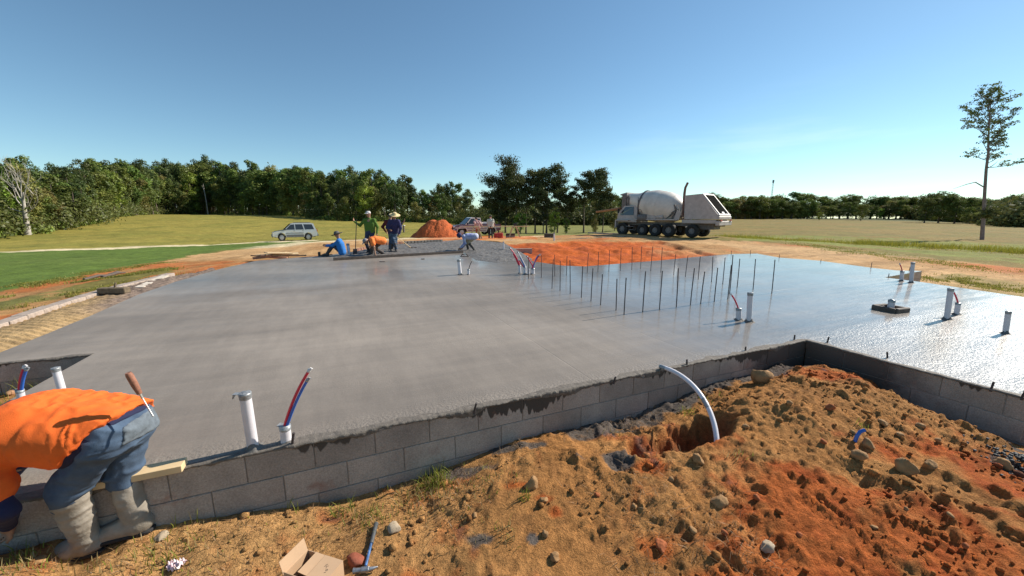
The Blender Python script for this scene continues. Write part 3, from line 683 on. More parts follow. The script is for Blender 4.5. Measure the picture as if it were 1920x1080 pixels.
def scatter_clods():
    r = np.random.RandomState(5); Vs, Fs, Cs = [], [], []; b = 0; V0 = [rock_shape(100 + k, 1, facet=False) for k in range(6)]
    n = 18000; X = r.uniform(-4.2, 5.5, n); Y = r.uniform(.7, 4.7, n) ; keep = inpoly(X, Y, NEAR_CUT); X, Y = X[keep], Y[keep]
    dens = fbm(X * 1.6, Y * 1.6, 91, 3) + .25 * fbm(X * 5, Y * 5, 92, 2); keep = (dens + r.uniform(-.45, .75, len(X)) > .2) & (uv(X, Y)[1] < -.03) & ((X > -.8) | (r.rand(len(X)) < .4)); X, Y = X[keep], Y[keep]
    Z = near_z(X, Y); C = near_color(X, Y) * r.uniform(.75, 1.15, (len(X), 1)); S = np.exp(r.normal(math.log(.0085), .6, len(X))).clip(.003, .036)
    Fr = ICO[1][1]
    for x, y, z, c, s in zip(X, Y, Z, C, S):
        V = V0[r.randint(6)][0]; a = r.uniform(0, 6.28); R_ = np.array(((math.cos(a), -math.sin(a), 0), (math.sin(a), math.cos(a), 0), (0, 0, 1)))
        Vs.append(V @ R_.T * s + (x, y, z + s * .3)); Fs.append(Fr + b); b += len(V); Cs.append(np.tile(c, (len(V), 1)))
    me = meshdata('soil_crumbs', np.concatenate(Vs), np.concatenate(Fs), [MATS['dug_soil']], smooth=False); vcol(me, np.concatenate(Cs)); tag(link('soil_crumbs', me), kind='stuff')
scatter_clods()
# dark gravel pile at the right edge
def gravel(name, pts, size, m, seed, h=.1):
    r = np.random.RandomState(seed); Vs, Fs = [], []; b = 0; V0 = [rock_shape(200 + k, 1) for k in range(5)]
    for p in pts:
        V = V0[r.randint(5)][0]; a = r.uniform(0, 6.28); R_ = np.array(((math.cos(a), -math.sin(a), 0), (math.sin(a), math.cos(a), 0), (0, 0, 1))); s = size * r.uniform(.6, 1.4)
        Vs.append(V @ R_.T * s + np.array(p)); Fs.append(V0[0][1] + b); b += len(V)
    me = meshdata(name, np.concatenate(Vs), np.concatenate(Fs), [m]); return tag(link(name, me), kind='stuff')
rr = np.random.RandomState(8); g0 = npt(1915, 885); pts = []
for k in range(520):
    a, q = rr.uniform(0, 6.28), abs(rr.normal(0, .14)); x, y = g0.x + .10 + q * math.cos(a), g0.y + q * 1.1 * math.sin(a); pts.append((x, y, nz(x, y) + max(0, .11 - q * .5) * rr.uniform(.6, 1)))
gravel('dark_gravel', pts, .013, mat('dark_gravel', (.055, .06, .06), .7, noise=.5, nscale=40), 3)

# ------------------------------------------------------------------ gravel bed left of the slab and loose rough concrete at the back
def sheet(name, pxs, step, zf, m, kind='structure', colf=None):
    P = [px(*p) for p in pxs]; poly = [(p.x, p.y) for p in P]; x0, x1 = min(p.x for p in P), max(p.x for p in P); y0, y1 = min(p.y for p in P), max(p.y for p in P)
    xs = np.arange(x0, x1, step); ys = np.arange(y0, y1, step); X, Y = np.meshgrid(xs, ys, indexing='ij'); ny = len(ys); X = X.ravel(); Y = Y.ravel(); sd = sdpoly(X, Y, poly)
    keep = sd < step * .5; Z = zf(X, Y, sd); ii, jj = np.meshgrid(np.arange(len(xs) - 1), np.arange(ny - 1), indexing='ij'); a = (ii * ny + jj).ravel()
    Fc = np.stack([a, a + ny, a + ny + 1, a + 1], 1); Fc = Fc[keep[Fc].all(1)]; idx = -np.ones(len(X), int); idx[keep] = np.arange(keep.sum())
    me = meshdata(name, np.stack([X[keep], Y[keep], Z[keep]], 1), idx[Fc], [m], smooth=True)
    if colf: vcol(me, colf(X[keep], Y[keep]))
    return tag(link(name, me), kind=kind)
M_ROUGHC = mat('rough_concrete', (.135, .125, .115), .6, noise=.35, nscale=7, bump=.02, bscale=22)
rough_px = [(625, 487), (870, 473.5), (893, 488), (930, 492), (975, 490), (1000, 487), (985, 478), (965, 466), (946, 456.5), (882, 450), (832, 453.5), (757, 458), (702, 461.5), (662, 473), (640, 478), (626, 481)]
sheet('rough_concrete', rough_px, .045, lambda X, Y, sd: .004 + sstep(.0, -.5, sd) * (.028 + .02 * fbm(X * 2.5, Y * 2.5, 1, 3)) + sstep(0, -.2, sd) * .03 * np.abs(fbm(X * 9, Y * 9, 2, 3)), M_ROUGHC)
bed_px = [(0, 661), (90, 625), (172, 591), (260, 552), (330, 528), (410, 505), (400, 500), (322, 514), (222, 538), (122, 567), (0, 608), (-140, 655), (-62, 687)]
def bed_col(X, Y):
    n = fbm(X * 1.5, Y * 1.5, 3, 3); c = np.tile(np.array((.20, .15, .12)), (len(X), 1)); U, V = [], []
    zc = Y * CP + HC * SP; U = CX + F * X / zc
    k = sstep(230, 120, U + 40 * n); c = mixc(c, k, np.array((.46, .31, .15))); rid = np.sin((Y * 1.0 + X * .25) * 55 + n * 2); c = mixc(c, k * sstep(.2, .9, rid) * .45, np.array((.28, .19, .11)))
    return c
def bed_z(X, Y, sd):
    n = fbm(X * 1.5, Y * 1.5, 3, 3); zc = Y * CP + HC * SP; U = CX + F * X / zc; k = sstep(230, 120, U + 40 * n)
    return -.05 + .03 * n + .02 * fbm(X * 12, Y * 12, 5, 3) * (1 - k) + .012 * k * np.sin((Y + X * .25) * 55 + n * 2) + .03 * sstep(0, -.3, sd)
sheet('gravel_bed', bed_px, .025, bed_z, MATS['ground_soil'], colf=bed_col)

# ------------------------------------------------------------------ grass blades
def blades(name, base, hts, m, seed, w=.004, lean=.5, cols=None, seg=3):
    r = np.random.RandomState(seed); n = len(base); base = np.asarray(base, float); hts = np.asarray(hts)
    a = r.uniform(0, 2 * math.pi, n); d = np.stack([np.cos(a), np.sin(a), np.zeros(n)], 1); s = np.stack([-np.sin(a), np.cos(a), np.zeros(n)], 1); b2 = r.uniform(0, 2 * math.pi, n); s = np.stack([np.cos(b2), np.sin(b2), np.zeros(n)], 1)
    ln = r.uniform(.1, 1, n) * lean; V = []
    for k in range(seg):
        t = k / seg; c = base + d * (ln * hts * t ** 1.8)[:, None] + np.array((0, 0, 1)) * (hts * t * (1 - .25 * ln * t))[:, None]; ww = (w * (1 - t * .7)) * r.uniform(.7, 1.3, n)
        V += [c - s * ww[:, None], c + s * ww[:, None]]
    t = 1; V.append(base + d * (ln * hts)[:, None] + np.array((0, 0, 1)) * (hts * (1 - .25 * ln))[:, None])
    V = np.stack(V, 1).reshape(-1, 3); k = 2 * seg + 1; o = np.arange(n) * k; Fs = []
    for q in range(seg):
        i0, i1 = 2 * q, 2 * q + 1
        if q < seg - 1: Fs += [np.stack([o + i0, o + i1, o + i1 + 2], 1), np.stack([o + i0, o + i1 + 2, o + i0 + 2], 1)]
        else: Fs.append(np.stack([o + i0, o + i1, o + 2 * seg], 1))
    me = meshdata(name, V, np.concatenate(Fs), [m]); 
    if cols is None: cols = np.tile((.16, .2, .04), (n, 1))
    vcol(me, np.repeat(cols, k, 0)); return tag(link(name, me), kind='stuff')
def leafmat(name, rough=.6, trans=.25):
    m = bpy.data.materials.new(name); m.use_nodes = True; N = m.node_tree.nodes; L = m.node_tree.links; N.clear(); out = N.new('ShaderNodeOutputMaterial')
    at = N.new('ShaderNodeVertexColor'); at.layer_name = 'tint'; oi = N.new('ShaderNodeObjectInfo')
    hs = N.new('ShaderNodeHueSaturation'); L.new(at.outputs[0], hs.inputs['Color'])
    r = N.new('ShaderNodeMapRange'); r.inputs[3].default_value = .72; r.inputs[4].default_value = 1.3; L.new(oi.outputs['Random'], r.inputs[0]); L.new(r.outputs[0], hs.inputs['Value'])
    mm = N.new('ShaderNodeMath'); mm.operation = 'FRACT'; m2 = N.new('ShaderNodeMath'); m2.operation = 'MULTIPLY'; m2.inputs[1].default_value = 7.31; L.new(oi.outputs['Random'], m2.inputs[0]); L.new(m2.outputs[0], mm.inputs[0])
    r2 = N.new('ShaderNodeMapRange'); r2.inputs[3].default_value = .47; r2.inputs[4].default_value = .515; L.new(mm.outputs[0], r2.inputs[0]); L.new(r2.outputs[0], hs.inputs['Hue'])
    d = N.new('ShaderNodeBsdfDiffuse'); t = N.new('ShaderNodeBsdfTranslucent'); g = N.new('ShaderNodeBsdfGlossy'); g.inputs['Roughness'].default_value = .5; g.inputs['Color'].default_value = (.6, .6, .6, 1)
    L.new(hs.outputs[0], d.inputs[0]); L.new(hs.outputs[0], t.inputs[0]); x = N.new('ShaderNodeMixShader'); x.inputs[0].default_value = trans; L.new(d.outputs[0], x.inputs[1]); L.new(t.outputs[0], x.inputs[2])
    y = N.new('ShaderNodeMixShader'); y.inputs[0].default_value = .03; L.new(x.outputs[0], y.inputs[1]); L.new(g.outputs[0], y.inputs[2]); L.new(y.outputs[0], out.inputs[0]); return m
M_LEAF = leafmat('foliage'); M_GRASS = leafmat('grass_blades', trans=.4)
def grass_near():
    r = np.random.RandomState(12); base, h, c = [], [], []
    def tuft(x, y, n, sp, hh, dry, near=True, hv=.5):
        p = npt(x, y) if near else gpt(x, y)
        for k in range(n):
            q = (p.x + r.normal(0, sp), p.y + r.normal(0, sp * .8)); 
            if near and uv(*q)[1] > -.03: continue
            z = nz(*q) if near else gz(*q); base.append((q[0], q[1], z - .005)); h.append(hh * r.uniform(1 - hv, 1 + hv)); g = r.rand()
            c.append(np.array((.42, .34, .15)) * r.uniform(.7, 1.1) if r.rand() < dry else np.array((.20 + .1 * g, .27 + .05 * g, .05)))
    for x, y, n, sp, hh, dry in ((815, 905, 160, .07, .10, .2), (790, 925, 160, .12, .06, .6), (700, 962, 90, .09, .06, .4), (640, 965, 50, .05, .08, .3), (720, 985, 70, .1, .04, .6), (860, 930, 160, .14, .045, .8), (930, 900, 80, .12, .04, .7), (985, 940, 26, .02, .07, .0),
                                 (340, 1035, 80, .1, .05, .5), (300, 1050, 60, .08, .06, .2), (230, 1060, 50, .1, .05, .5), (20, 1060, 90, .12, .06, .5), (60, 1050, 60, .1, .06, .4), (1285, 775, 50, .06, .06, .1), (1330, 745, 40, .08, .04, .4), (1840, 790, 40, .08, .08, .1), (1870, 800, 30, .06, .09, .1),
                                 (1620, 800, 14, .02, .05, .0), (520, 985, 40, .1, .03, .8), (450, 1010, 60, .14, .035, .8), (580, 1000, 40, .1, .03, .8), (950, 1010, 30, .06, .06, .6), (880, 1000, 40, .1, .03, .9), (1160, 815, 40, .06, .03, .7), (760, 950, 120, .12, .045, .8), (1380, 855, 24, .04, .05, .6)):
        tuft(x, y, n, sp, hh, dry)
    for x, y in ((540, 960), (558, 962), (575, 950), (372, 985), (392, 975), (432, 965), (236, 1000), (330, 990), (700, 955), (752, 905), (742, 930), (860, 870), (905, 880)):
        tuft(x, y, 3, .012, .10, .3, hv=.3)
    for x, y, n, sp, hh in ((60, 722, 130, .16, .16), (20, 728, 90, .18, .14), (95, 712, 60, .12, .15), (8, 760, 80, .12, .1)):
        tuft(x, y, n, sp, hh, .15, near=False)
    # dry thatch lying over the left part
    n = 15000; X = r.uniform(-3.6, 1.6, n); Y = r.uniform(.9, 3.6, n); v = uv(X, Y)[1]; dens = fbm(X * 2.5, Y * 2.5, 33, 3)
    k = inpoly(X, Y, NEAR_CUT) & (v < -.05) & (dens + r.uniform(-.5, .5, n) + (.25 * (v > -.5)) > .15); X, Y = X[k], Y[k]; Z = near_z(X, Y)
    blades('dry_grass', np.stack([X, Y, Z - .002], 1), r.uniform(.015, .065, len(X)), M_GRASS, 5, w=.0022, lean=2.6, cols=np.array((.46, .33, .15)) * r.uniform(.45, 1.15, (len(X), 1)))
    blades('green_grass', base, h, M_GRASS, 3, w=.0032, lean=.7, cols=np.array(c))
grass_near()
def grass_far():
    r = np.random.RandomState(21); base, h, c = [], [], []
    # tall grass bank right of the bare soil
    L0 = [gpt(x, y) for x, y in ((1380, 446), (1480, 448), (1600, 456), (1700, 461), (1800, 466), (1920, 475), (2150, 492))]
    for i in range(len(L0) - 1):
        p, q = L0[i], L0[i + 1]; n = int((q - p).length * 420)
        for k in range(n):
            t = r.rand(); o = r.normal(0, 1.1) + .8; a = p.lerp(q, t); d = (q - p).normalized(); x, y = a.x - d.y * o, a.y + d.x * o; tall = i >= 2 or r.rand() < .2
            base.append((x, y)); h.append((.42 if tall and abs(o - .8) < 1.0 else .16) * r.uniform(.6, 1.2)); g = r.rand(); c.append((.18 + .12 * g, .20 + .07 * g, .035))
    # ragged verge of the lawn and islands between lawn and gravel bed
    for x0, y0, x1, y1, n, sp, hh in ((0, 556, 330, 503, 9000, .25, .07), (0, 546, 300, 492, 7000, .3, .06), (60, 575, 300, 518, 5000, .3, .06), (520, 452, 620, 449, 500, 1.0, .15), (1500, 457, 1920, 515, 6000, .7, .07), (1740, 520, 1920, 545, 3500, .5, .07)):
        p, q = gpt(x0, y0), gpt(x1, y1)
        t = r.rand(n); X = p.x + (q.x - p.x) * t + r.normal(0, sp, n); Y = p.y + (q.y - p.y) * t + r.normal(0, sp, n)
        k = (fbm(X * 1.5, Y * 1.5, 8, 3) > -.05) & (sdpoly(X, Y, SPX) > .3)
        for x, y in zip(X[k], Y[k]): base.append((x, y)); h.append(hh * r.uniform(.4, 1.3)); g = r.rand(); c.append((.14 + .16 * g, .17 + .09 * g, .03 + .03 * g))
    B_ = np.array(base); Z = ground_z(B_[:, 0], B_[:, 1]); blades('verge_grass', np.concatenate([B_, Z[:, None] - .01], 1), h, M_GRASS, 9, w=.012, lean=.6, cols=np.array(c), seg=2)
grass_far()

# ------------------------------------------------------------------ trees
def crown_mesh(name, seed, lobes, n, size, col, gain=2.25):
    """leaf clumps spread through overlapping lobes; lobes = (centre, radii)"""
    r = np.random.RandomState(seed); cs, rs = np.array([l[0] for l in lobes], float), np.array([l[1] for l in lobes], float)
    w = (rs.prod(1)) ** .66; w /= w.sum(); li = r.choice(len(lobes), n, p=w); d = r.normal(size=(n, 3)); d /= np.linalg.norm(d, axis=1)[:, None]
    rad = r.rand(n) ** .38; P = cs[li] + d * rs[li] * (rad * (1 + .12 * r.normal(size=n)))[:, None]
    nrm = d * .9 + r.normal(size=(n, 3)) * .55 + np.array((0, 0, .35)); nrm /= np.linalg.norm(nrm, axis=1)[:, None]
    a = np.cross(nrm, r.normal(size=(n, 3))); a /= np.linalg.norm(a, axis=1)[:, None]; b = np.cross(nrm, a); s = (size * r.uniform(.55, 1.4, n))[:, None]
    V = np.stack([P - a * s, P + b * s * .62 - a * s * .1, P + a * s, P - b * s * .55 + a * s * .15], 1).reshape(-1, 3); o = np.arange(n) * 4
    Fc = np.concatenate([np.stack([o, o + 1, o + 2], 1), np.stack([o, o + 2, o + 3], 1)])
    tone = (1 + .28 * vnoise(P[:, 0] * .9 + seed, P[:, 1] * .9, P[:, 2] * .9)) * r.uniform(.75, 1.25, n); lobe_t = r.uniform(.78, 1.22, len(lobes))[li]
    c = gain * np.array(col)[None, :] * np.array((1.15, 1.05, .9)) * (tone * lobe_t)[:, None]; c[:, 0] *= 1 + .25 * (r.rand(n) - .4)
    me = meshdata(name, V, Fc, [M_LEAF]); vcol(me, np.repeat(c, 4, 0)); return me
M_BARK = mat('bark', (.13, .10, .08), .95, noise=.35, nscale=3, bump=.03, bscale=8)
M_PALEBARK = mat('pale_bark', (.42, .38, .33), .9, noise=.25, nscale=3, bump=.02, bscale=8)
def trunk_mesh(name, seed, h, r0, limbs, lean=.03, m=None, crook=.02):
    r = random.Random(seed); mb = MB(); pts = []; x = y = 0
    for k in range(9):
        t = k / 8; pts.append(Vector((x, y, h * t))); x += r.uniform(-1, 1) * crook * h / 4 + lean * h / 8; y += r.uniform(-1, 1) * crook * h / 4
    mb.tube(pts, [r0 * (1.35 if k == 0 else 1) * (1 - .85 * k / 8) for k in range(9)], 7)
    ends = []
    for t, az, ln, up in limbs:
        k = t * 8; i = min(int(k), 7); p = pts[i].lerp(pts[i + 1], k - i); d = Vector((math.cos(az), math.sin(az), up)).normalized(); q = [p]
        for s in range(1, 5): q.append(q[-1] + (d + Vector((r.uniform(-.2, .2), r.uniform(-.2, .2), .12 * s))).normalized() * ln / 4)
        rr_ = r0 * (1 - .8 * t) * .5; mb.tube(q, [rr_ * (1 - .2 * s) for s in range(5)], 5); ends.append((q[-1], q[2]))
        for z in range(2):
            a2 = az + r.uniform(-1, 1); q2 = [q[2 + z]]; d2 = Vector((math.cos(a2), math.sin(a2), up * .8 + .2)).normalized()
            for s in range(1, 4): q2.append(q2[-1] + (d2 + Vector((r.uniform(-.25, .25), r.uniform(-.25, .25), .1 * s))).normalized() * ln * .16)
            mb.tube(q2, [rr_ * .5 * (1 - .25 * s) for s in range(4)], 4); ends.append((q2[-1], q2[1]))
    o = mb.build(name, m or M_BARK); me = o.data; bpy.data.objects.remove(o); return me, ends, pts
def lobes_round(seed, h, base, w, k=13):
    r = random.Random(seed); L_ = []
    for i in range(k):
        t = (i + .5) / k; z = base + (h - base) * (.08 + .86 * t); prof = math.sin(math.pi * min(1, .18 + t * .80)) ** .7; a = r.uniform(0, 6.28); q = w * .5 * prof * r.uniform(.2, .8)
        s = w * .5 * r.uniform(.30, .52) * (1.05 - .35 * t); L_.append(((q * math.cos(a), q * math.sin(a), z), (s, s, s * .85)))
    return L_
PROTO = []       # unit trees 10 m tall
def proto(kind, seed):
    r = random.Random(seed)
    if kind == 'oak': w, base, n, size, col = 7.0, 1.2, 5200, .17, (.048, .068, .017)
    elif kind == 'tall': w, base, n, size, col = 4.2, 1.8, 4200, .15, (.045, .070, .018)
    elif kind == 'lime': w, base, n, size, col = 4.6, .6, 4200, .15, (.085, .125, .022)
    elif kind == 'olive': w, base, n, size, col = 6.0, 1.0, 4800, .16, (.072, .076, .024)
    elif kind == 'pinef': w, base, n, size, col = 4.0, 4.5, 3000, .13, (.034, .052, .018)
    limbs = [(r.uniform(.3, .85), r.uniform(0, 6.28), w * .42 * r.uniform(.6, 1), r.uniform(.3, .9)) for _ in range(8)]
    tr, ends, pts = trunk_mesh('trunk', seed, 9.2, .17, limbs, lean=r.uniform(-.02, .02))
    L_ = lobes_round(seed, 10, base, w, 15) + [((p.x, p.y, p.z), (w * .13,) * 3) for p, q in ends if p.z > base]
    PROTO.append((kind, tr, crown_mesh('crown', seed, L_, n, size, col)))
for i, k in enumerate(('oak', 'tall', 'oak', 'lime', 'olive', 'pinef', 'tall', 'pinef', 'oak')): proto(k, 300 + i)
PK = {}
for i, p in enumerate(PROTO): PK.setdefault(p[0], []).append(i)
def tree(i, x, y, z, h, label, group=None, sx=1.0, rz=None, cat='tree', name=None):
    k, tr, cr = PROTO[i]; name = name or {'oak': 'broadleaf_tree', 'tall': 'narrow_tree', 'lime': 'bright_tree', 'olive': 'olive_green_tree', 'pinef': 'forest_pine_tree'}[k]; t = empty(name, (x, y, z - .15), rz if rz is not None else random.uniform(0, 6.28), label, cat, group)
    s = h / 10; t.scale = (s * sx, s * sx, s); link('trunk', tr, t); link('crown', cr, t); return t
def top_h(x, y, z, ytop):          # height that makes the tree reach photo row ytop
    X = None; Yn = (CY - ytop) / F; D = y; t = D / (CP + Yn * SP); return max(2.0, HC + t * (Yn * CP - SP) - z)
def interp(tab, x):
    for (a, b), (c, d) in zip(tab, tab[1:]):
        if a <= x <= c: return b + (d - b) * (x - a) / (c - a)
    return tab[0][1] if x < tab[0][0] else tab[-1][1]
random.seed(11)
KIND_LABEL = {'oak': 'dark broad leaved tree', 'tall': 'narrow dark tree', 'lime': 'bright green tree', 'olive': 'olive brown leafy tree', 'pinef': 'tall pine'}
base_y = [(-300, 470), (-60, 452), (0, 446), (60, 440), (120, 431), (200, 418), (300, 411), (400, 410.5), (480, 412), (600, 413), (700, 415), (860, 420), (905, 424)]
sky_y = [(-300, 280), (-60, 300), (0, 303), (30, 305), (50, 293), (75, 290), (110, 308), (150, 303), (220, 300), (250, 312), (290, 302), (350, 312), (400, 300), (440, 318), (500, 305), (520, 318), (600, 322), (680, 322), (740, 330), (800, 342), (850, 346), (885, 366), (905, 372)]
def forest_left():
    for row, (dd, jit, op) in enumerate(((2, 3, 22), (13, 5, 6), (27, 7, 0))):
        x = -75 + row * 9
        while x < 893:
            by = interp(base_y, x); g = gpt(x, by); dirv = Vector((g.x, g.y, 0)).normalized(); p = g + dirv * (dd + random.uniform(0, jit)); z = gz(p.x, p.y); pxx = CX + F * p.x / (p.y * CP + (HC - z) * SP)
            ty = interp(sky_y, x) + op + random.uniform((-14, -20, -14)[row], (46, 30, 22)[row])
            h = top_h(p.x, p.y, z, ty); k = random.choices(('oak', 'tall', 'lime', 'olive', 'pinef'), ((2, 4, 1.3, 1.6, 2), (1, 4, .8, 1, 4), (1, 4, 0, 0, 6))[row])[0]
            i = random.choice(PK[k]); sx = random.uniform(.85, 1.2) * (1.25 if k in ('tall', 'lime', 'pinef') else 1.0) * min(1.0, 17 / h + .25) * (.8 if k == 'pinef' else 1)
            if row == 0 and 470 < x < 560: k = 'oak'; i = PK['oak'][0]; sx = 1.25
            tree(i, p.x, p.y, z, h, KIND_LABEL[k] + (' fronting the left wood ', ' inside the left wood ', ' behind the left wood ')[row] + ('by the dead tree' if pxx < 140 else 'left of the pale snag' if pxx < 380 else 'right of the pale snag' if pxx < 500 else 'behind the silver car' if pxx < 600 else 'behind the standing workers' if pxx < 770 else 'behind the clay heap'), 'trees of the wood left of the site', sx=sx)
            dist = p.length; x += (25, 22, 15)[row] * random.uniform(.7, 1.35) * (95 / dist)
forest_left()
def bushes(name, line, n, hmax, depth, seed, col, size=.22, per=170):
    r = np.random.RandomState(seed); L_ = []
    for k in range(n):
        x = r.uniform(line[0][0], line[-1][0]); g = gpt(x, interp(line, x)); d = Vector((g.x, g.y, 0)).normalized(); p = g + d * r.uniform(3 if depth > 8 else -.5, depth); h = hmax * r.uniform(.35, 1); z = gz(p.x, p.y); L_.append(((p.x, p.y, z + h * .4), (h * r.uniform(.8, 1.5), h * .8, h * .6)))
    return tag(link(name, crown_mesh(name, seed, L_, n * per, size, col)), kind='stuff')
bushes('forest_undergrowth', [(a, b) for a, b in base_y], 190, 2.0, 6, 4, (.06, .088, .02))
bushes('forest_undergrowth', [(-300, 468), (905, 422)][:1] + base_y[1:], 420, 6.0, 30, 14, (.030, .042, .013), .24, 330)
# right hand tree line, far
rb = [(1130, 417), (1365, 411.5), (1480, 409.5), (1600, 410), (1700, 411), (1800, 414), (1860, 419), (1920, 425), (2250, 440)]
rs_ = [(1130, 382), (1365, 364), (1400, 363), (1470, 361), (1530, 366), (1650, 368), (1700, 372), (1745, 362), (1800, 366), (1860, 370), (1880, 360), (1920, 360), (2250, 345)]
def forest_right():
    for row, (dd, op) in enumerate(((0, 9), (22, 0))):
        x = 1180 + row * 5
        while x < 1990:
            D = interp([(1130, 250), (1500, 262), (1700, 285), (1860, 190), (1920, 150), (2250, 120)], x) + dd; X = (x - CX) / F * D; z = gz(X, D); ty = interp(rs_, x) + op + random.uniform(-6, 13)
            h = top_h(X, D, z, ty); k = random.choices(('oak', 'olive', 'tall', 'lime'), (6, 2, 2, .3))[0]; tree(random.choice(PK[k]), X, D, z, h, KIND_LABEL[k].replace('dark broad leaved tree', 'rounded dark tree') + (' in the far tree line ', ' behind the far tree line ')[row] + ('behind the mixer truck' if x < 1385 else 'below the radio mast' if x < 1480 else 'left of the lone round tree' if x < 1600 else 'left of the forward clump' if x < 1710 else 'behind the forward clump' if x < 1835 else 'beyond the thin tree'), 'trees of the far tree line on the right', sx=random.uniform(1.4, 1.9))
            x += random.uniform(10, 20) * 240 / D
forest_right()
bushes('far_undergrowth', [(1175, 414), (1340, 411), (1480, 409.5), (1600, 409.5), (1700, 410.5), (1850, 420), (1930, 427)], 520, 11.0, 40, 24, (.035, .047, .017), .7)
for x, by, ty, D, kx, lab in ((1748, 417, 366, 175, 1.5, 'largest rounded dark tree of the clump forward in the tan field'), (1722, 417, 371, 172, 1.3, 'left tree of the clump standing forward in the tan field'), (1778, 418, 370, 170, 1.5, 'wide dark tree of the clump in the tan field, nearest the thin tree'), (1806, 418, 374, 180, 1.3, 'right end tree of the clump standing forward in the tan field'),
                           (1604, 411, 384, 210, 1.2, 'small lone round tree in front of the far tree line'), (1527, 409.5, 396, 215, 1.6, 'low pale green bush like tree before the far tree line')):
    X = (x - CX) / F * D; z = gz(X, D); tree(PK['oak'][1] if x != 1527 else PK['lime'][0], X, D, z, top_h(X, D, z, ty), lab, sx=kx, name='field_tree')
# trees behind the pines, middle
for row in range(3):
    x = 896 + row * 6
    while x < 1175:
        D = 135 + row * 16; X = (x - CX) / F * D; z = gz(X, D); ty = interp([(890, 380), (940, 372), (1060, 376), (1110, 364), (1140, 360), (1175, 370)], x) + (14, 4, 0)[row] + random.uniform(-5, 7)
        k = random.choice(('oak', 'olive', 'tall', 'lime') if row == 0 else ('oak', 'tall')); tree(random.choice(PK[k]), X, D, z, top_h(X, D, z, ty), KIND_LABEL[k] + ' standing behind the pine grove in the middle', 'trees behind the pine grove', sx=1.25); x += random.uniform(13, 20)
bushes('middle_undergrowth', [(890, 423), (1175, 423)], 170, 6.5, 22, 34, (.045, .06, .02), .4)

# pine grove in the middle: each pine has its own limbs and needle clumps
def pine(x, by, ytop, D, seed, w, base, label, n=4200, lean=0, dense=1.0):
    X = (x - CX) / F * D; z = gz(X, D); h = top_h(X, D, z, ytop + 14); r = random.Random(seed); t = empty('pine_tree', (X, D, z - .1), 0, label, 'pine tree')
    limbs = []
    for k in range(17):
        q = base + (.97 - base) * (k / 16); limbs.append((min(q, .98), r.uniform(0, 6.28), w * .5 * (1.12 - .55 * (q - base) / (1 - base)) * r.uniform(.55, 1.05), r.uniform(.05, .55) + .5 * (q - base)))
    tr, ends, pts = trunk_mesh('trunk', seed, h * .97, .0145 * h, limbs, lean=lean, m=M_BARK, crook=.012)
    link('trunk', tr, t); L_ = []
    for p, q in ends:
        s = w * .095 * r.uniform(.8, 1.5); L_.append(((p.x, p.y, p.z + s * .2), (s * 1.25, s * 1.25, s * .62))); s *= .8; m_ = p.lerp(q, .5); L_.append(((m_.x, m_.y, m_.z + s * .3), (s * 1.2, s * 1.2, s * .6)))
    for k in range(int(20 * dense)):
        a = r.uniform(0, 6.28); tt = r.uniform(.1, 1); q = w * .42 * (1.1 - .8 * tt) * r.uniform(.2, .9); zz = h * (base + .05 + (.96 - base) * tt); s = w * r.uniform(.09, .15); L_.append(((pts[4].x + q * math.cos(a), pts[4].y + q * math.sin(a), zz), (s * 1.2, s * 1.2, s * .7)))
    L_.append(((pts[8].x, pts[8].y, h * .965), (w * .11, w * .11, w * .08)))
    link('crown', crown_mesh('crown', seed, L_, int(n * 1.7), .125, (.027, .037, .015)), t); return t
pine(948, 437, 302, 66, 1, 9, .30, 'broadest dense pine at the left end of the grove', 6500, dense=2.2)
pine(928, 437, 330, 68, 2, 6, .30, 'lower pine on the outer left flank of the grove', 3200, dense=1.3)
pine(968, 437, 316, 64, 3, 6, .36, 'dense pine just right of the broadest one', 4200, dense=1.6)
pine(1003, 437, 308, 66, 4, 6.0, .46, 'slim straight pine in the middle of the grove with a bare trunk', 3600)
pine(1024, 437, 305, 65, 5, 7, .44, 'tallest middle pine of the grove with an open flat crown', 4200)
pine(1044, 437, 324, 66, 6, 5.0, .45, 'pine with a sideways reaching limb at the right of the middle grove', 2600, lean=.05)
pine(1018, 437, 350, 63, 7, 4.5, .25, 'short shaggy brownish pine low in the middle of the grove', 2600, dense=1.5)
pine(1093, 437, 311, 66, 8, 4.6, .48, 'slender left pine of the pair beside the mixer chute', 2800, dense=1.2)
pine(1115, 437, 310, 65, 9, 7.0, .42, 'round headed right pine of the pair beside the mixer chute', 4600, dense=1.6)
pine(1128, 437, 345, 64, 10, 5, .34, 'shorter pine leaning towards the mixer truck', 2800, dense=1.2, lean=.03)
pine(986, 437, 318, 67, 11, 5.5, .36, 'dark pine between the broadest pine and the slim straight one', 3600, dense=1.4)
pine(1062, 437, 352, 67, 12, 4.2, .36, 'low pine filling the gap before the slender pair', 2600, dense=1.2)
pine(935, 437, 350, 65, 13, 5.0, .2, 'low dense pine at the foot of the broadest one', 3200, dense=1.6)
for x, ty, D, k, lab, sx in ((975, 395, 62, 'lime', 'ivy green sapling under the pines, left of the grove centre', 1.5), (1038, 392, 62, 'lime', 'light green understorey tree at the right foot of the grove', 1.2), (1060, 405, 63, 'lime', 'small bright bush like tree at the right edge of the grove', 1.2), (1150, 395, 70, 'olive', 'low leafy tree right of the pine pair, behind the chute', 1.3), (920, 400, 70, 'oak', 'low dark tree at the left foot of the pine grove', 1.4), (1112, 400, 64, 'olive', 'leafy understorey tree between the pair of pines', 1.0)):
    X = (x - CX) / F * D; z = gz(X, D); tree(PK[k][0], X, D, z, top_h(X, D, z, ty), lab, sx=sx, name='understorey_tree')

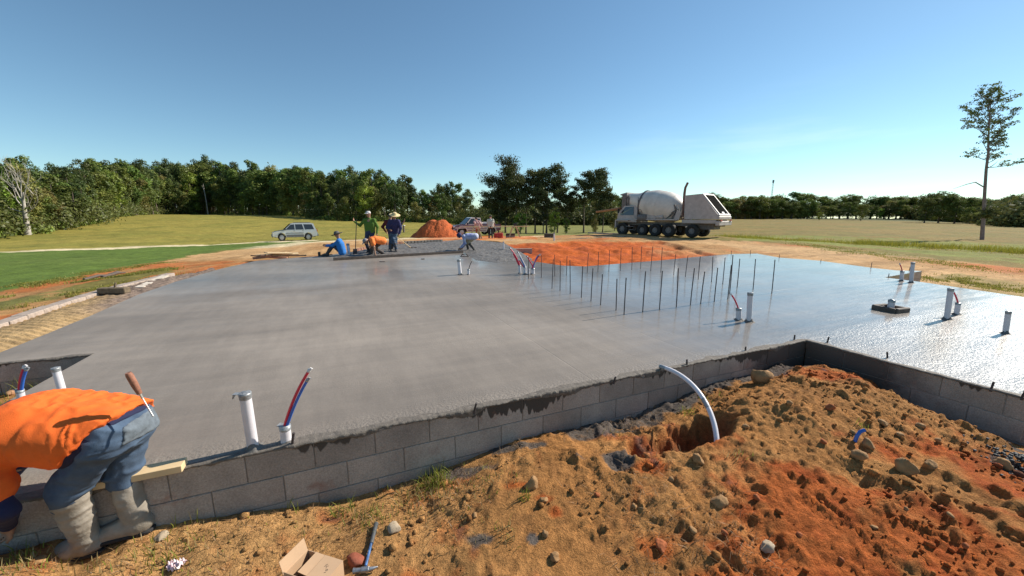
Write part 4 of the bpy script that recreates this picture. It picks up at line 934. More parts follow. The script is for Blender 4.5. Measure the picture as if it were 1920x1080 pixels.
# bare dead tree at the far left
def dead_tree():
    g = gpt(52, 442); t = empty('dead_tree', (g.x, g.y, g.z - .2), 0, 'leafless dead tree with pale branches in front of the wood at the left', 'tree'); r = random.Random(4)
    h = top_h(g.x, g.y, g.z, 318); tr = MB(); pts = [Vector((0, 0, 0)), Vector((.2, 0, h * .15)), Vector((.35, 0, h * .35)), Vector((.5, 0, h * .5)), Vector((.7, .1, h * .68))]; tr.tube(pts, [.42, .34, .28, .2, .1], 9); tr.build('trunk', M_PALEBARK, t)
    def br(p, d, ln, rad, lev, mb):
        q = [p]
        for s in range(5): d = (d + Vector((r.uniform(-.13, .13), r.uniform(-.13, .13), .07))).normalized(); q.append(q[-1] + d * ln / 5)
        mb.tube(q, [rad * (1 - .17 * s) for s in range(6)], 5)
        if lev < 3:
            for k in range(4): a = r.uniform(-.8, .8); i = r.choice((2, 3, 4, 5)); d2 = Vector((d.x * math.cos(a) - d.z * math.sin(a), d.y + r.uniform(-.5, .5), d.x * math.sin(a) + d.z * math.cos(a))).normalized(); br(q[i], d2, ln * .5, rad * .45, lev + 1, mb)
    for zf, ax, az, ln in ((.36, -.95, .35, .42), (.42, -.8, .75, .55), (.5, -.45, .95, .5), (.5, .1, 1, .52), (.55, .6, .8, .5), (.4, .85, .55, .42), (.60, -.2, 1, .42), (.32, -1, .1, .3), (.36, .95, .3, .32)):
        mb = MB(); p = Vector((.5 * zf * 2, 0, h * zf)); br(p, Vector((ax, r.uniform(-.3, .3), az)).normalized(), h * ln, .11, 1, mb); mb.build('branch', M_PALEBARK, t)
dead_tree()
g = gpt(395, 411); t = empty('bare_snag', (g.x, g.y, g.z), 0, 'pale bare snag standing at the edge of the wood, right of centre left', 'tree'); mb = MB(); hh = top_h(g.x, g.y, g.z, 345)
mb.tube([Vector((0, -1.5, 0)), Vector((.1, -1.5, hh * .4)), Vector((-.1, -1.5, hh * .75)), Vector((-.25, -1.5, hh))], [.28, .24, .2, .06], 7); mb.tube([Vector((-.1, -1.5, hh * .7)), Vector((-.9, -1.5, hh * .95))], [.1, .03], 5); mb.build('trunk', M_PALEBARK, t)
t['label'] = 'pale bare snag standing against the dark wood between the dead tree and the silver car'

# lone thin tree at the right
def lone_tree():
    g = gpt(1841, 451); D = g.y; h = top_h(g.x, g.y, g.z, 168); t = empty('thin_tree', (g.x, g.y, g.z - .1), 0, 'lone tall thin tree with a sparse airy crown at the right of the field', 'tree'); r = random.Random(9)
    k_ = h / 17.0; mb = MB(); pts = [Vector((p[0] - .2 * p[2], 0, p[2])) * k_ for p in ((0, 0, 0), (.12, 0, 3), (.2, 0, 6), (.3, 0, 8.4), (.5, 0, 10.2), (.45, 0, 12), (.55, 0, 14), (.6, 0, 15.5), (.62, 0, 16.7))]
    mb.tube(pts, [.17, .14, .125, .11, .095, .075, .055, .035, .015], 8); mb.build('trunk', mat('thin_bark', (.24, .18, .17), .9, noise=.3, nscale=4, bump=.02, bscale=12), t)
    L_ = []
    def limb(z, ax, ln, up, leaf=True, yy=0.0):
        i = max(j for j in range(9) if pts[j].z <= z * k_ + 1e-6); i = min(i, 7); p = pts[i].lerp(pts[i + 1], (z * k_ - pts[i].z) / (pts[i + 1].z - pts[i].z)); d = Vector((ax, yy, up)).normalized(); q = [p]; mb = MB()
        for s in range(6): d = (d + Vector((r.uniform(-.12, .12), r.uniform(-.18, .18), r.uniform(-.06, .12)))).normalized(); q.append(q[-1] + d * ln * k_ / 6)
        mb.tube(q, [.05 * (1 - .14 * s) * k_ for s in range(7)], 5)
        for s in range(2, 7):
            for w_ in range(2):
                d2 = (d + Vector((r.uniform(-.9, .9), r.uniform(-.9, .9), r.uniform(-.3, .9)))).normalized(); e = q[s] + d2 * r.uniform(.4, 1.0) * k_; mb.tube([q[s], q[s].lerp(e, .5) + Vector((0, 0, .05)), e], [.018, .013, .006], 4)
                if leaf: sz = r.uniform(.22, .42) * k_; L_.append(((e.x, e.y, e.z), (sz * 1.35, sz * 1.2, sz * .6)))
        mb.build('branch', MATS['thin_bark'], t)
    for z, ax, ln, up in ((8.6, 1, 3.0, -.15), (9.0, 1, 3.6, .30), (9.4, -1, 2.6, .15), (10.0, 1, 3.8, .42), (10.3, -1, 3.2, .5), (10.6, .8, 2.4, .4), (11.2, 1, 3.2, .5), (11.4, -1, 4.2, .55), (12.0, -.9, 2.6, .6), (12.2, 1, 2.8, .7), (12.8, .9, 2.6, .8), (13.0, -.8, 3.2, 1.0), (13.6, -1, 2.6, .8), (14.0, .8, 2.2, 1.2), (14.5, -.6, 2.0, 1.2), (15.0, .7, 1.5, 1.2), (15.2, -.9, 1.9, 1.0), (15.8, .3, 1.2, 1.5), (12.5, .2, 2.0, 1.0), (11, .3, 2.2, .5), (14, -.1, 1.8, 1.2)):
        limb(z, ax, ln, up, yy=r.uniform(-.7, .7))
    mb = MB(); p = pts[2].lerp(pts[3], .1); mb.tube([p, p + Vector((-1.1, 0, .55)), p + Vector((-1.9, 0, .35)), p + Vector((-3.1, .1, -.1))], [.06, .05, .035, .015], 5); mb.build('branch', MATS['thin_bark'], t)
    mb = MB(); p = pts[3]; mb.tube([p, p + Vector((.6, 0, .35)), p + Vector((1.0, 0, .75))], [.04, .03, .01], 5); mb.build('branch', MATS['thin_bark'], t)
    link('crown', crown_mesh('crown', 77, L_, 5200, .085, (.055, .075, .028)), t)
    L2 = [((-.4 + r.uniform(-.5, .5), r.uniform(-.4, .4), 2.4 + r.uniform(-.6, .9)), (.35, .35, .35)) for _ in range(9)]; link('ivy', crown_mesh('ivy', 78, L2, 900, .09, (.04, .055, .02)), t)
lone_tree()
# radio mast
D = 420; X = (1434 - CX) / F * D; z = gz(X, D); hh = top_h(X, D, z, 341); t = empty('radio_mast', (X, D, z), 0, 'thin lattice radio mast rising above the far tree line', 'mast'); mb = MB()
for a in (0, 2.09, 4.19): mb.tube([(1.0 * math.cos(a), 1.0 * math.sin(a), 0), (.55 * math.cos(a), .55 * math.sin(a), hh)], .14, 4)
for k in range(16):
    q = hh * k / 16; w = 1 - .45 * k / 16; mb.tube([(w, 0, q), (w * math.cos(2.09), w * math.sin(2.09), q + hh / 16)], .08, 3); mb.tube([(w * math.cos(4.19), w * math.sin(4.19), q), (w, 0, q + hh / 16)], .08, 3)
mb.build('lattice_mast_body', mat('mast_steel', (.35, .36, .38), .6), t); mb = MB(); mb.tube([(0, 0, hh - 1), (0, 0, hh + 2)], .9, 6); mb.build('antenna', MATS['mast_steel'], t)

# ------------------------------------------------------------------ materials for made things
M_PVC = mat('white_plastic_pipe', (.66, .63, .66), .35, noise=.08, nscale=12)
M_TAPE = mat('duct_tape', (.30, .31, .32), .38, metal=.35, noise=.3, nscale=30, bump=.004, bscale=60)
M_MUD = mat('cement_splash', (.13, .12, .11), .7, noise=.3, nscale=60)
M_RED = mat('red_tube', (.62, .03, .07), .35); M_BLUE = mat('blue_tube', (.03, .13, .50), .35)
M_STEEL = mat('rusty_rebar', (.045, .035, .035), .7, noise=.4, nscale=40)
M_DARK = mat('dark_rubber', (.02, .02, .021), .8, noise=.3, nscale=20, bump=.003)
M_LUMBER = mat('fresh_lumber', (.62, .45, .25), .75, noise=.12, nscale=5, bump=.001)
M_OLDWOOD = mat('wet_wood', (.10, .075, .06), .7, noise=.35, nscale=8, bump=.002)
def dist_t(p): return zdepth(p) * math.cos(math.atan2(p.x, p.y)) ** .7
def axis(xb, yb, xt, yt, z0=0.0):
    b = px(xb, yb, z0); return b, pd(xt, yt, b.y)
def pipe(xb, yb, xt, yt, wpx, label, cap=True, splash=True, z0=0.0, flap=False, group=None):
    b, t = axis(xb, yb, xt, yt, z0); r = wpx / F * dist_t(b) / 2 * .95; o = empty('plastic_pipe', b, 0, label, 'pipe', group); d = t - b; L_ = d.length; d.normalize()
    mb = MB(); mb.tube([d * -.03, d * (L_ - (.0 if not cap else .01))], r, 16); mb.build('pipe_wall', M_PVC, o)
    if cap:
        mb = MB(); c = d * L_; k = max(.02, r * .9); mb.tube([c - d * k * 1.3, c - d * k * .4, c, c + d * .004], [r * 1.05, r * 1.10, r * 1.12, r * .9], 16)
        for j in range(5): a = j * 1.3; mb.box(c + Vector((math.cos(a) * r * .5, math.sin(a) * r * .5, .004)), (r * 1.1, r * .5, .005), R=Matrix.Rotation(a, 3, 'Z') @ Matrix.Rotation(.15, 3, 'Y'))
        if flap:
            mb.box(c + Vector((-r * 1.5, -.002, -.004)), (r * 1.3, r * 1.1, .003)); mb.box(c + Vector((-r * 2.1, -.002, -.02)), (.003, r * .9, .035), R=Matrix.Rotation(.3, 3, 'Y'))
        mb.build('tape_cap', M_TAPE, o)
    if splash:
        mb = MB(); n = 18; V = []
        for i, (rr_, zz) in enumerate(((r * 1.9, .002), (r * 1.35, .010), (r * 1.03, .035 * min(1, L_ / .3)))):
            for j in range(n): a = 6.2832 * j / n; w = 1 + (.18 * math.sin(3 * a + xb) + .12 * math.sin(7 * a)) * (1 if i < 2 else 0); V.append((rr_ * w * math.cos(a), rr_ * w * math.sin(a), zz * (1 + .5 * math.sin(2 * a + xb)) if i else zz))
        mb.add(V, [(i * n + j, i * n + (j + 1) % n, (i + 1) * n + (j + 1) % n, (i + 1) * n + j) for i in range(2) for j in range(n)], 0, True); mb.build('cement_collar', M_MUD, o)
    return o, d, L_, r
def stubtube(xb, yb, xt, yt, wpx, ends, label, rt=.011, group=None, end_cap=True, splash=True, name=None):
    """short sleeve with water tubes coming out of it; ends = (px, py, material, bend)"""
    o, d, L_, r = pipe(xb, yb, xt, yt, wpx, label, cap=False, splash=splash, group=group); o.name = name or 'tube_sleeve'; o['category'] = 'pipe'; b = Vector(o.location)
    mb = MB(); mb.tube([d * (L_ - r * .9), d * L_, d * (L_ + .004)], [r * 1.06, r * 1.1, r * .5], 14); mb.box(d * L_ + Vector((-r * .5, 0, .002)), (r * 1.6, r * 1.3, .004), R=Matrix.Rotation(.25, 3, 'Y')); mb.build('tape_wrap', M_TAPE, o)
    for i, (x, y, m, bend) in enumerate(ends):
        e = pd(x, y, b.y) - b; s = d * L_ + Vector(((i - .5 * (len(ends) - 1)) * rt * 1.8, 0, -.02)); c1 = s + (e - s) * .5 + d * (e - s).length * .06 + Vector((bend * (e - s).length * .3, 0, 0)); pts = []
        for k in range(11): t = k / 10; pts.append(s * (1 - t) ** 2 + c1 * 2 * t * (1 - t) + e * t * t)
        mb = MB(); mb.tube(pts, rt, 10); mb.build('water_tube', m, o)
        if end_cap:
            mb = MB(); dd = (pts[-1] - pts[-2]).normalized(); mb.tube([pts[-1] - dd * rt * 1.5, pts[-1] + dd * rt * .6, pts[-1] + dd * rt * 1.2], [rt * 1.15, rt * 1.3, rt * .7], 8); mb.box(pts[-1] + dd * rt + Vector((rt, 0, rt * .4)), (rt * 1.8, rt, rt * .6), R=Matrix.Rotation(.5, 3, 'Y')); mb.build('tape_end', M_TAPE if i else mat('pale_tape', (.6, .58, .58), .5), o)
    return o
pipe(475, 841, 459, 737, 23, 'tallest white pipe with a torn silver tape cap near the front left slab edge', flap=True)
stubtube(537, 829, 534, 798, 22, [(580, 694, M_RED, -.16), (577, 712, M_BLUE, -.10)], 'short white sleeve with a long red and a blue tube near the front slab edge', rt=.0095)
pipe(119, 742, 104, 690, 17, 'tape capped white pipe standing behind the orange shirted man')
stubtube(40, 749, 37, 731, 17, [(46, 688, M_RED, -.2), (50, 692, M_BLUE, -.2)], 'sleeve with red and blue tubes and an elbow beside the left notch')
pipe(1404, 603, 1407, 549, 11, 'grey topped white pipe right of the front rebar row', splash=True)
stubtube(1385, 600, 1385, 578, 11, [(1371, 552, M_RED, .25)], 'short sleeve with one red tube beside the rebar rectangle')
pipe(863, 515, 860, 487, 7, 'thin white pipe standing left of a shorter one in the middle of the slab')
stubtube(878.5, 515, 878.5, 505, 5, [(884.5, 490, M_STEEL, -.2)], 'short sleeve with one dark tube in the middle of the slab', rt=.010, end_cap=False)
stubtube(975, 513, 974, 497, 5, [(961, 474, M_RED, .1), (956, 465, M_RED, .25)], 'left sleeve of the tube bundle with red tubes leaning left beyond the slab centre', rt=.017)
stubtube(984, 514, 984, 500, 6, [(972, 487, M_RED, .0), (975, 482, M_BLUE, .0), (971, 473, M_PVC, 0)], 'middle sleeve of the tube bundle with a white tube', rt=.016)
stubtube(999, 514, 999, 503, 7, [(1012, 478, M_RED, -.2), (1008, 480, M_BLUE, -.2), (988, 481, M_RED, .1)], 'right sleeve of the tube bundle with tubes bending right, left of the rebars', rt=.017)
pipe(991, 515, 992, 504, 4, 'small stub pipe in the tube bundle between two sleeves', cap=False)
pipe(1775, 599, 1783, 541, 12, 'tall white pipe standing in the sun glitter at the right')
stubtube(1793, 590, 1797, 568, 11, [(1787, 546, M_RED, .2)], 'short sleeve with one tube right beside the tall pipe at the right')
pipe(1885, 625, 1891, 584, 12, 'short white pipe nearest the right edge of the photo')
stubtube(1690, 527, 1692, 508, 8, [(1687, 495, M_RED, .2)], 'sleeve with a red tube before the far right wall notch')
pipe(1708, 530, 1712, 492, 8, 'white pipe before the far right wall notch')
pipe(655, 478, 652, 457, 6, 'white pipe between the seated man in blue and the shovel handle', splash=False)
pipe(944, 469, 944, 453, 3, 'thin pale pipe in the rough concrete in front of the courtyard wall', splash=False)
pipe(1039, 452, 1039, 437, 3.2, 'white pipe behind the courtyard wall near the pines', splash=False)

# boxed stub in the slab at the right
b = px(1669, 582); t = empty('boxed_drain', b, 0.3, 'rough brown square box round a short pipe stub in the wet slab', 'drain box'); w = .31
for (cx_, cy_, dx, dy) in ((0, -w / 2, w, .06), (0, w / 2, w, .06), (-w / 2, 0, .06, w), (w / 2, 0, .06, w)):
    mb = MB(); mb.box((cx_, cy_, .03 + random.uniform(-.006, .006)), (dx, dy, .09), bev=.012); mb.build('board', M_OLDWOOD, t)
mb = MB(); mb.box((0, 0, .012), (w, w, .03)); mb.build('soil_fill', mat('dark_soil', (.12, .07, .045), .95, noise=.4, nscale=30, bump=.02), t)
for k in range(12): V, Fc = rock_shape(400 + k, 2); me = meshdata('lump', V * random.uniform(.02, .035), Fc, [M_OLDWOOD], smooth=True); link('lump', me, t, (random.uniform(-.16, .16), random.uniform(-.16, .16), .045))
mb = MB(); mb.tube([(0, 0, 0), (0, 0, .17)], .045, 14); mb.build('pipe_stub', M_PVC, t); mb = MB(); mb.tube([(0, 0, .14), (0, 0, .175), (.003, 0, .18)], [.047, .052, .03], 12); mb.build('tape_cap', M_TAPE, t)

# upright rebars set in a rectangle
def rebar(xb, yb, h, label, group, r=.008, lean=None):
    b = px(xb, yb); mb = MB(); l = lean if lean else (random.uniform(-.03, .03), random.uniform(-.03, .03)); n = 10; pts = [Vector((l[0] * h * (k / n) ** 1.5, l[1] * h * k / n, -.02 + (h + .02) * k / n)) for k in range(n + 1)]
    mb.tube(pts, [r * (1.0 if k % 2 else 1.12) for k in range(n + 1)], 6); o = mb.build('rebar', M_STEEL, None, b); return tag(o, label, 'rebar', group)
random.seed(5)
HB = .56
front = [(1170, 590, 521), (1205, 585, 509), (1236.5, 580, 508), (1268, 576, 503), (1294.5, 572, 503), (1313.5, 570, 509), (1339, 566, 502), (1364.5, 561, 497), (1368, 551, 478)]
left = [(1155, 582, 523), (1126, 572, 514), (1108, 565, 503), (1090, 558, 499), (1069, 551, 488), (1050, 545, 489), (1035, 541, 486), (1015, 520.5, 479), (991, 522.5, 482)]
back = [(1040, 518, 478), (1062, 516.5, 480.5), (1101, 511.5, 475), (1121, 510.5, 472), (1141.5, 509, 469), (1163, 508, 465.5), (1184.5, 506, 463), (1201, 504, 462), (1220, 508.5, 462), (1239, 511, 464)]
right = [(1263, 515.5, 477), (1285, 519, 479), (1309, 524, 481), (1334, 529, 482), (1355, 533, 483), (1382, 539, 485), (1412, 543, 486), (1447, 550, 487)]
ORD = ['first', 'second', 'third', 'fourth', 'fifth', 'sixth', 'seventh', 'eighth', 'ninth', 'tenth', 'eleventh']
def row(tab, desc, end, grp):
    for i, (x, y, yt) in enumerate(tab):
        b, tp = axis(x, y, x, yt); rebar(x, y, tp.z, f'{ORD[i]} upright rebar {desc}, counted from {end}', grp)
row(front, 'in the front row of the rectangle', 'its near left corner', 'upright rebars in a rectangle on the slab')
row(left, 'in the left row of the rectangle', 'its near corner', 'upright rebars in a rectangle on the slab')
row(back, 'in the back row before the orange clay', 'the left', 'upright rebars in a rectangle on the slab')
row(right, 'in the right row of the rectangle', 'the far corner', 'upright rebars in a rectangle on the slab')
stubs = [(889, 772, 756), (1151, 716, 706), (1288, 684, 674), (1398, 657, 650), (1489, 637, 628), (1551, 642, 632), (1664, 671, 660), (1858, 730, 716), (1916, 746, 732), (548, 834, 812)]
for i, (x, y, yt) in enumerate(stubs):
    b, tp = axis(x, y, x + 1, yt); o = rebar(x, y, max(.03, tp.z), (f'short rebar stub poking from the slab rim, {ORD[i]} along the near walls from the left' if i < 9 else 'short rebar stub touching the white tube sleeve near the front slab edge'), 'short rebar stubs along the slab rim', r=.0085, lean=(random.uniform(-.3, .3), 0)); o.name = 'rebar_stub'
for i, (x, y, yt) in enumerate(((1371, 478, 470), (1407, 477, 469), (1461, 484, 477), (1539, 491, 486), (1633, 503, 492), (1666, 519, 513), (1705, 508, 501))):
    b, tp = axis(x, y, x, yt); o = rebar(x, y, tp.z, f'small rebar stub on the far right slab edge, {ORD[i]} from the left', 'small rebar stubs on the far slab edge', r=.008); o.name = 'rebar_stub'

# white curved conduit from the dug hole over the wall
p0 = px(1340, 874, -.42); p3 = px(1238, 687, .03); pts = []
k1 = pd(1358, 800, (p0.y * .8 + p3.y * .2)); k2 = pd(1320, 708, (p0.y * .45 + p3.y * .55))
for k in range(25): t_ = k / 24; pts.append(p0 * (1 - t_) ** 3 + k1 * 3 * t_ * (1 - t_) ** 2 + k2 * 3 * t_ * t_ * (1 - t_) + p3 * t_ ** 3)
mb = MB(); mb.tube(pts, .021, 14); o = tag(mb.build('bent_conduit', M_PVC), 'white bent plastic conduit arching from the dug hole up onto the slab', 'conduit'); mb = MB(); mb.tube([pts[-3].lerp(pts[-1], .4), pts[-1]], .0225, 12); mb.build('tape_end', M_TAPE, o)
mb = MB(); mb.tube([pts[11], pts[13]], .0216, 12); mb.build('mud_smear', mat('grey_smear', (.3, .29, .28), .7), o)
# blue tube stub on the mound
p = npt(1605, 826); t = empty('blue_tube_stub', p, 0, 'short blue tube end bent over and sticking out of the mound', 'tube'); mb = MB(); mb.tube([(-.01, 0, -.04), (0, 0, .03), (.02, 0, .07), (.055, 0, .085)], .013, 10); mb.build('tube_wall', M_BLUE, t)
# weed with a white leaf at the rim of the hole
p = npt(1237, 830); mb = MB(); mb.tube([(0, 0, -.01), (-.01, 0, .04), (-.03, 0, .07)], .002, 5); mb.tube([(0, 0, 0), (.02, 0, .03), (.05, 0, .045)], .002, 5); mb.add([(.04, -.012, .04), (.075, 0, .05), (.045, .016, .048), (.03, .002, .042)], [(0, 1, 2, 3)]); tag(mb.build('weed_sprig', mat('pale_sprig', (.5, .48, .42), .8), None, p), 'small dried sprig with one pale leaf on the rim of the hole', 'sprig')

# boards
def board(a, b, w, h, label, m, name='wooden_board', z=None, cat='board', roll=0.0):
    d = b - a; c = (a + b) / 2; mb = MB(); mb.box((0, 0, 0), (d.length, w, h), bev=.002); o = mb.build(name, m, None, c); o.rotation_euler = (roll, -math.atan2(d.z, math.hypot(d.x, d.y)), math.atan2(d.y, d.x)); return tag(o, label, cat)
a, b = px(120, 905, .02), px(349, 872, .02)
b_ = W(uv(a.x, a.y)[0], -.02, .022), W(uv(b.x, b.y)[0], -.02, .022)
board(b_[0], b_[1] - A * .01, .10, .042, 'pale new lumber board lying on the wall top behind the man in the orange shirt', M_LUMBER)
a, b = px(625, 486, .05), px(868, 472, .05); board(a, b, .05, .10, 'long dark wet screed board laid across the slab in front of the workers', M_OLDWOOD)
p1, p2 = gpt(262, 551), gpt(311, 526); p1.z = p2.z = -.02; board(p1, p2, .14, .06, 'weathered white board lying on the gravel bed left of the slab', mat('weathered_board', (.55, .48, .40), .8, noise=.2, nscale=8)).rotation_euler[0] = .1
# lumber pile
t0 = px(515, 484, -.05); t = empty('lumber_pile', t0, 0, 'small pile of pale board offcuts at the far left slab edge', 'lumber pile')
for i, (x, y, z, l, w, h, a, m) in enumerate(((0, 0, .05, .9, .3, .08, .3, 'brick_red_board'), (-.35, -.1, .05, .7, .25, .09, .1, 'brick_red_board'), (.2, .2, .13, 1.1, .28, .05, .6, 'l'), (-.2, .15, .15, 1.0, .3, .05, .35, 'l'), (.15, .05, .2, .9, .35, .04, .9, 'l'), (.5, .3, .07, 1.2, .08, .05, -.1, 'o'), (-.6, .2, .05, .8, .09, .05, .2, 'o'))):
    mm_ = {'l': M_LUMBER, 'o': mat('brown_board', (.32, .19, .10), .8, noise=.2), 'brick_red_board': mat('brick_red_board', (.34, .18, .11), .8, noise=.2)}[m]; mb = MB(); mb.box((0, 0, 0), (l, w, h), bev=.004); o = mb.build('plank', mm_, t, (x, y, z)); o.rotation_euler = (random.uniform(-.1, .1), random.uniform(-.12, .12), a)
# block lying on the gravel, sticks
p = gpt(217, 562); p.z = .03; mb = MB(); mb.box((0, 0, 0), (.52, .16, .12), bev=.012); mb.box((.04, 0, .10), (.025, .03, .12), R=Matrix.Rotation(.3, 3, 'Y')); o = tag(mb.build('brown_block', mat('brown_block', (.16, .12, .075), .95, noise=.35, nscale=20, bump=.01), None, p), 'dark brown block lying on the gravel bed at the left slab edge', 'block'); o.rotation_euler = (0, 0, .12)
for i, (x0, y0, x1, y1) in enumerate(((158, 527, 200, 519), (192, 522, 235, 512), (205, 517, 226, 511))):
    p1, p2 = gpt(x0, y0), gpt(x1, y1); p1.z += .05; p2.z += .06; mb = MB(); q = p1.lerp(p2, .5) + Vector((0, .1, .04)); mb.tube([p1, q, p2], [.05, .04, .02], 6); tag(mb.build('fallen_branch', M_OLDWOOD), ('thick fallen branch on the verge left of the gravel bed', 'longer fallen branch behind the thick one on the left verge', 'thin fallen twig on the left verge')[i], 'branch')

# cardboard box
def cardboard_box():
    M = mat('cardboard', (.50, .33, .20), .85, noise=.06, nscale=6); MI = mat('cardboard_shadow_side', (.47, .31, .19), .85, noise=.06, nscale=6)
    c = npt(592, 1098); c.z -= .01; t = empty('cardboard_box', c, -.30, 'open brown cardboard box with pen marks at the bottom edge of the photo', 'box'); L_, W_, H_ = .25, .17, .13
    def panel(name, c_, d, R=None, m=M): mb = MB(); mb.box((0, 0, 0), d, R=R); return mb.build(name, m, t, c_)
    panel('box_side', (0, -W_ / 2, H_ / 2), (L_, .004, H_)); panel('box_side', (0, W_ / 2, H_ / 2), (L_, .004, H_)); panel('box_side', (-L_ / 2, 0, H_ / 2), (.004, W_, H_)); panel('box_side', (L_ / 2, 0, H_ / 2), (.004, W_, H_)); panel('box_bottom', (0, 0, .004), (L_, W_, .004))
    f = panel('flap', (L_ * .27, 0, H_ + .004), (L_ * .50, W_ * .98, .003)); f2 = panel('flap', (-L_ * .12, W_ * .1, H_ + .001), (L_ * .26, W_ * .8, .003)); f2.rotation_euler = (0, .12, 0)
    f3 = panel('flap', (-L_ / 2 - .012, 0, H_ + .035), (.003, W_, .085)); f3.rotation_euler = (0, -.25, 0)
    f4 = panel('flap', (-.035, -W_ / 2 - .004, H_ + .0), (L_ * .62, .003, .085)); f4.location.z = H_ - .01; f4.rotation_euler = (.1, 0, 0)
    mb = MB(); ink = mat('ink', (.05, .045, .05), .8); z = H_ + .0062
    def st(pts): mb.tube([(x, y, z) for x, y in pts], .0011, 4)
    x0 = L_ * .22; st([(x0, .02), (x0 + .008, .026), (x0 + .002, .032), (x0 + .010, .038)]); st([(x0 + .018, .014), (x0 + .013, .026), (x0 + .022, .030)]); st([(x0 + .030, .0), (x0 + .024, .008), (x0 + .033, .012), (x0 + .036, .004), (x0 + .030, .0)]); st([(x0 + .028, -.012), (x0 + .036, -.006)])
    mb.build('pen_marks', ink, t)
    mb = MB(); mb.box((-.035, -W_ / 2 - .010, .004 + .02), (L_ * .4, .002, .012)); mb.build('yellow_strip', mat('yellow_print', (.7, .5, .05), .7), t)
cardboard_box()
# hammer
def hammer():
    a = npt(706, 985); b = npt(684, 1080); a.z += .022; b.z += .02; d = (b - a); L_ = d.length; t = empty('hammer', a, math.atan2(d.y, d.x), 'hammer with blue shaft and dark rubber grip lying on the soil', 'hammer'); t.rotation_euler[1] = -math.asin((b.z - a.z) / L_) ; 
    g = MB(); g.tube([(0, 0, 0), (.006, 0, 0), (L_ * .3, 0, 0), (L_ * .46, 0, 0)], [.012, .0155, .013, .0135], 10); g.build('grip', mat('grip_rubber', (.07, .075, .08), .6, noise=.3, nscale=60), t)
    g = MB(); g.box((L_ * .68, 0, 0), (L_ * .46, .014, .02), bev=.004); g.build('shaft', mat('blue_steel', (.08, .17, .36), .4, metal=.3, noise=.5, nscale=40), t)
    g = MB(); g.tube([(L_ * .97, -.02, 0), (L_ * .97, -.05, 0), (L_ * .97, -.065, 0)], [.013, .014, .017], 10); g.box((L_ * .97, 0, 0), (.028, .05, .026), bev=.005); g.tube([(L_ * .97, .02, 0), (L_ * .96, .045, .0), (L_ * .93, .07, -.004)], [.012, .010, .004], 8); g.build('head', mat('worn_steel', (.30, .31, .33), .4, metal=.7, noise=.3, nscale=40), t)
hammer()
# pink rag
def rag():
    p = npt(332, 1068); n = 26; V = []; 
    for i in range(n):
        for j in range(n):
            u, v = i / (n - 1) - .5, j / (n - 1) - .5; V.append((u * .075, v * .06 * (1 + .3 * u), .018 + .010 * math.sin(u * 22 + v * 4) + .008 * math.sin(v * 15 + u * 7) + .012 * (1 - 4 * v * v)))
    Fc = [(i * n + j, (i + 1) * n + j, (i + 1) * n + j + 1, i * n + j + 1) for i in range(n - 1) for j in range(n - 1)]; mb = MB(); mb.add(V, Fc, 0, True)
    o = mb.build('crumpled_rag', mat('pink_stripe_cloth', (.75, .45, .52), .9, col2=(.85, .80, .80), nscale=24, noise=.1), None, p); m = o.modifiers.new('thickness', 'SOLIDIFY'); m.thickness = .003; tag(o, 'crumpled pink and white rag on the soil left of the cardboard box', 'rag')
rag()

# ------------------------------------------------------------------ dirt pile beside the pickup
def dirt_pile():
    a, b = gpt(783, 446), gpt(853, 446); c = (a + b) / 2; c.y += 1.2; w = (b - a).length / 2; H_ = pd(820, 411, c.y).z - c.z; n = 90; V = []
    for i in range(n):
        for j in range(n):
            x, y = (i / (n - 1) - .5) * 2 * w * 1.15, (j / (n - 1) - .5) * 5.2; q = math.sqrt((x / w) ** 2 + (y / 2.2) ** 2); V.append((x, y, q))
    V = np.array(V); q = V[:, 2]; z = H_ * np.clip(1.12 - q, 0, .80) ** .9 / .80 ** .9 * (1 + .05 * fbm(V[:, 0] * .8, V[:, 1] * .8, 3, 3)) + .09 * fbm(V[:, 0] * 2.5, V[:, 1] * 1.1, 7, 4) * (q < 1.05) - .1; V[:, 2] = z
    Fc = np.array([(i * n + j, (i + 1) * n + j, (i + 1) * n + j + 1, i * n + j + 1) for i in range(n - 1) for j in range(n - 1)]); me = meshdata('dirt_pile', V, Fc, [mat('orange_clay', (.43, .09, .017), .95, noise=.25, nscale=1.5, bump=.08, bscale=6)], smooth=True)
    tag(link('dirt_pile', me, None, c), 'heap of bright orange clay beside the parked pickup truck', 'dirt pile', kind='thing')
dirt_pile()

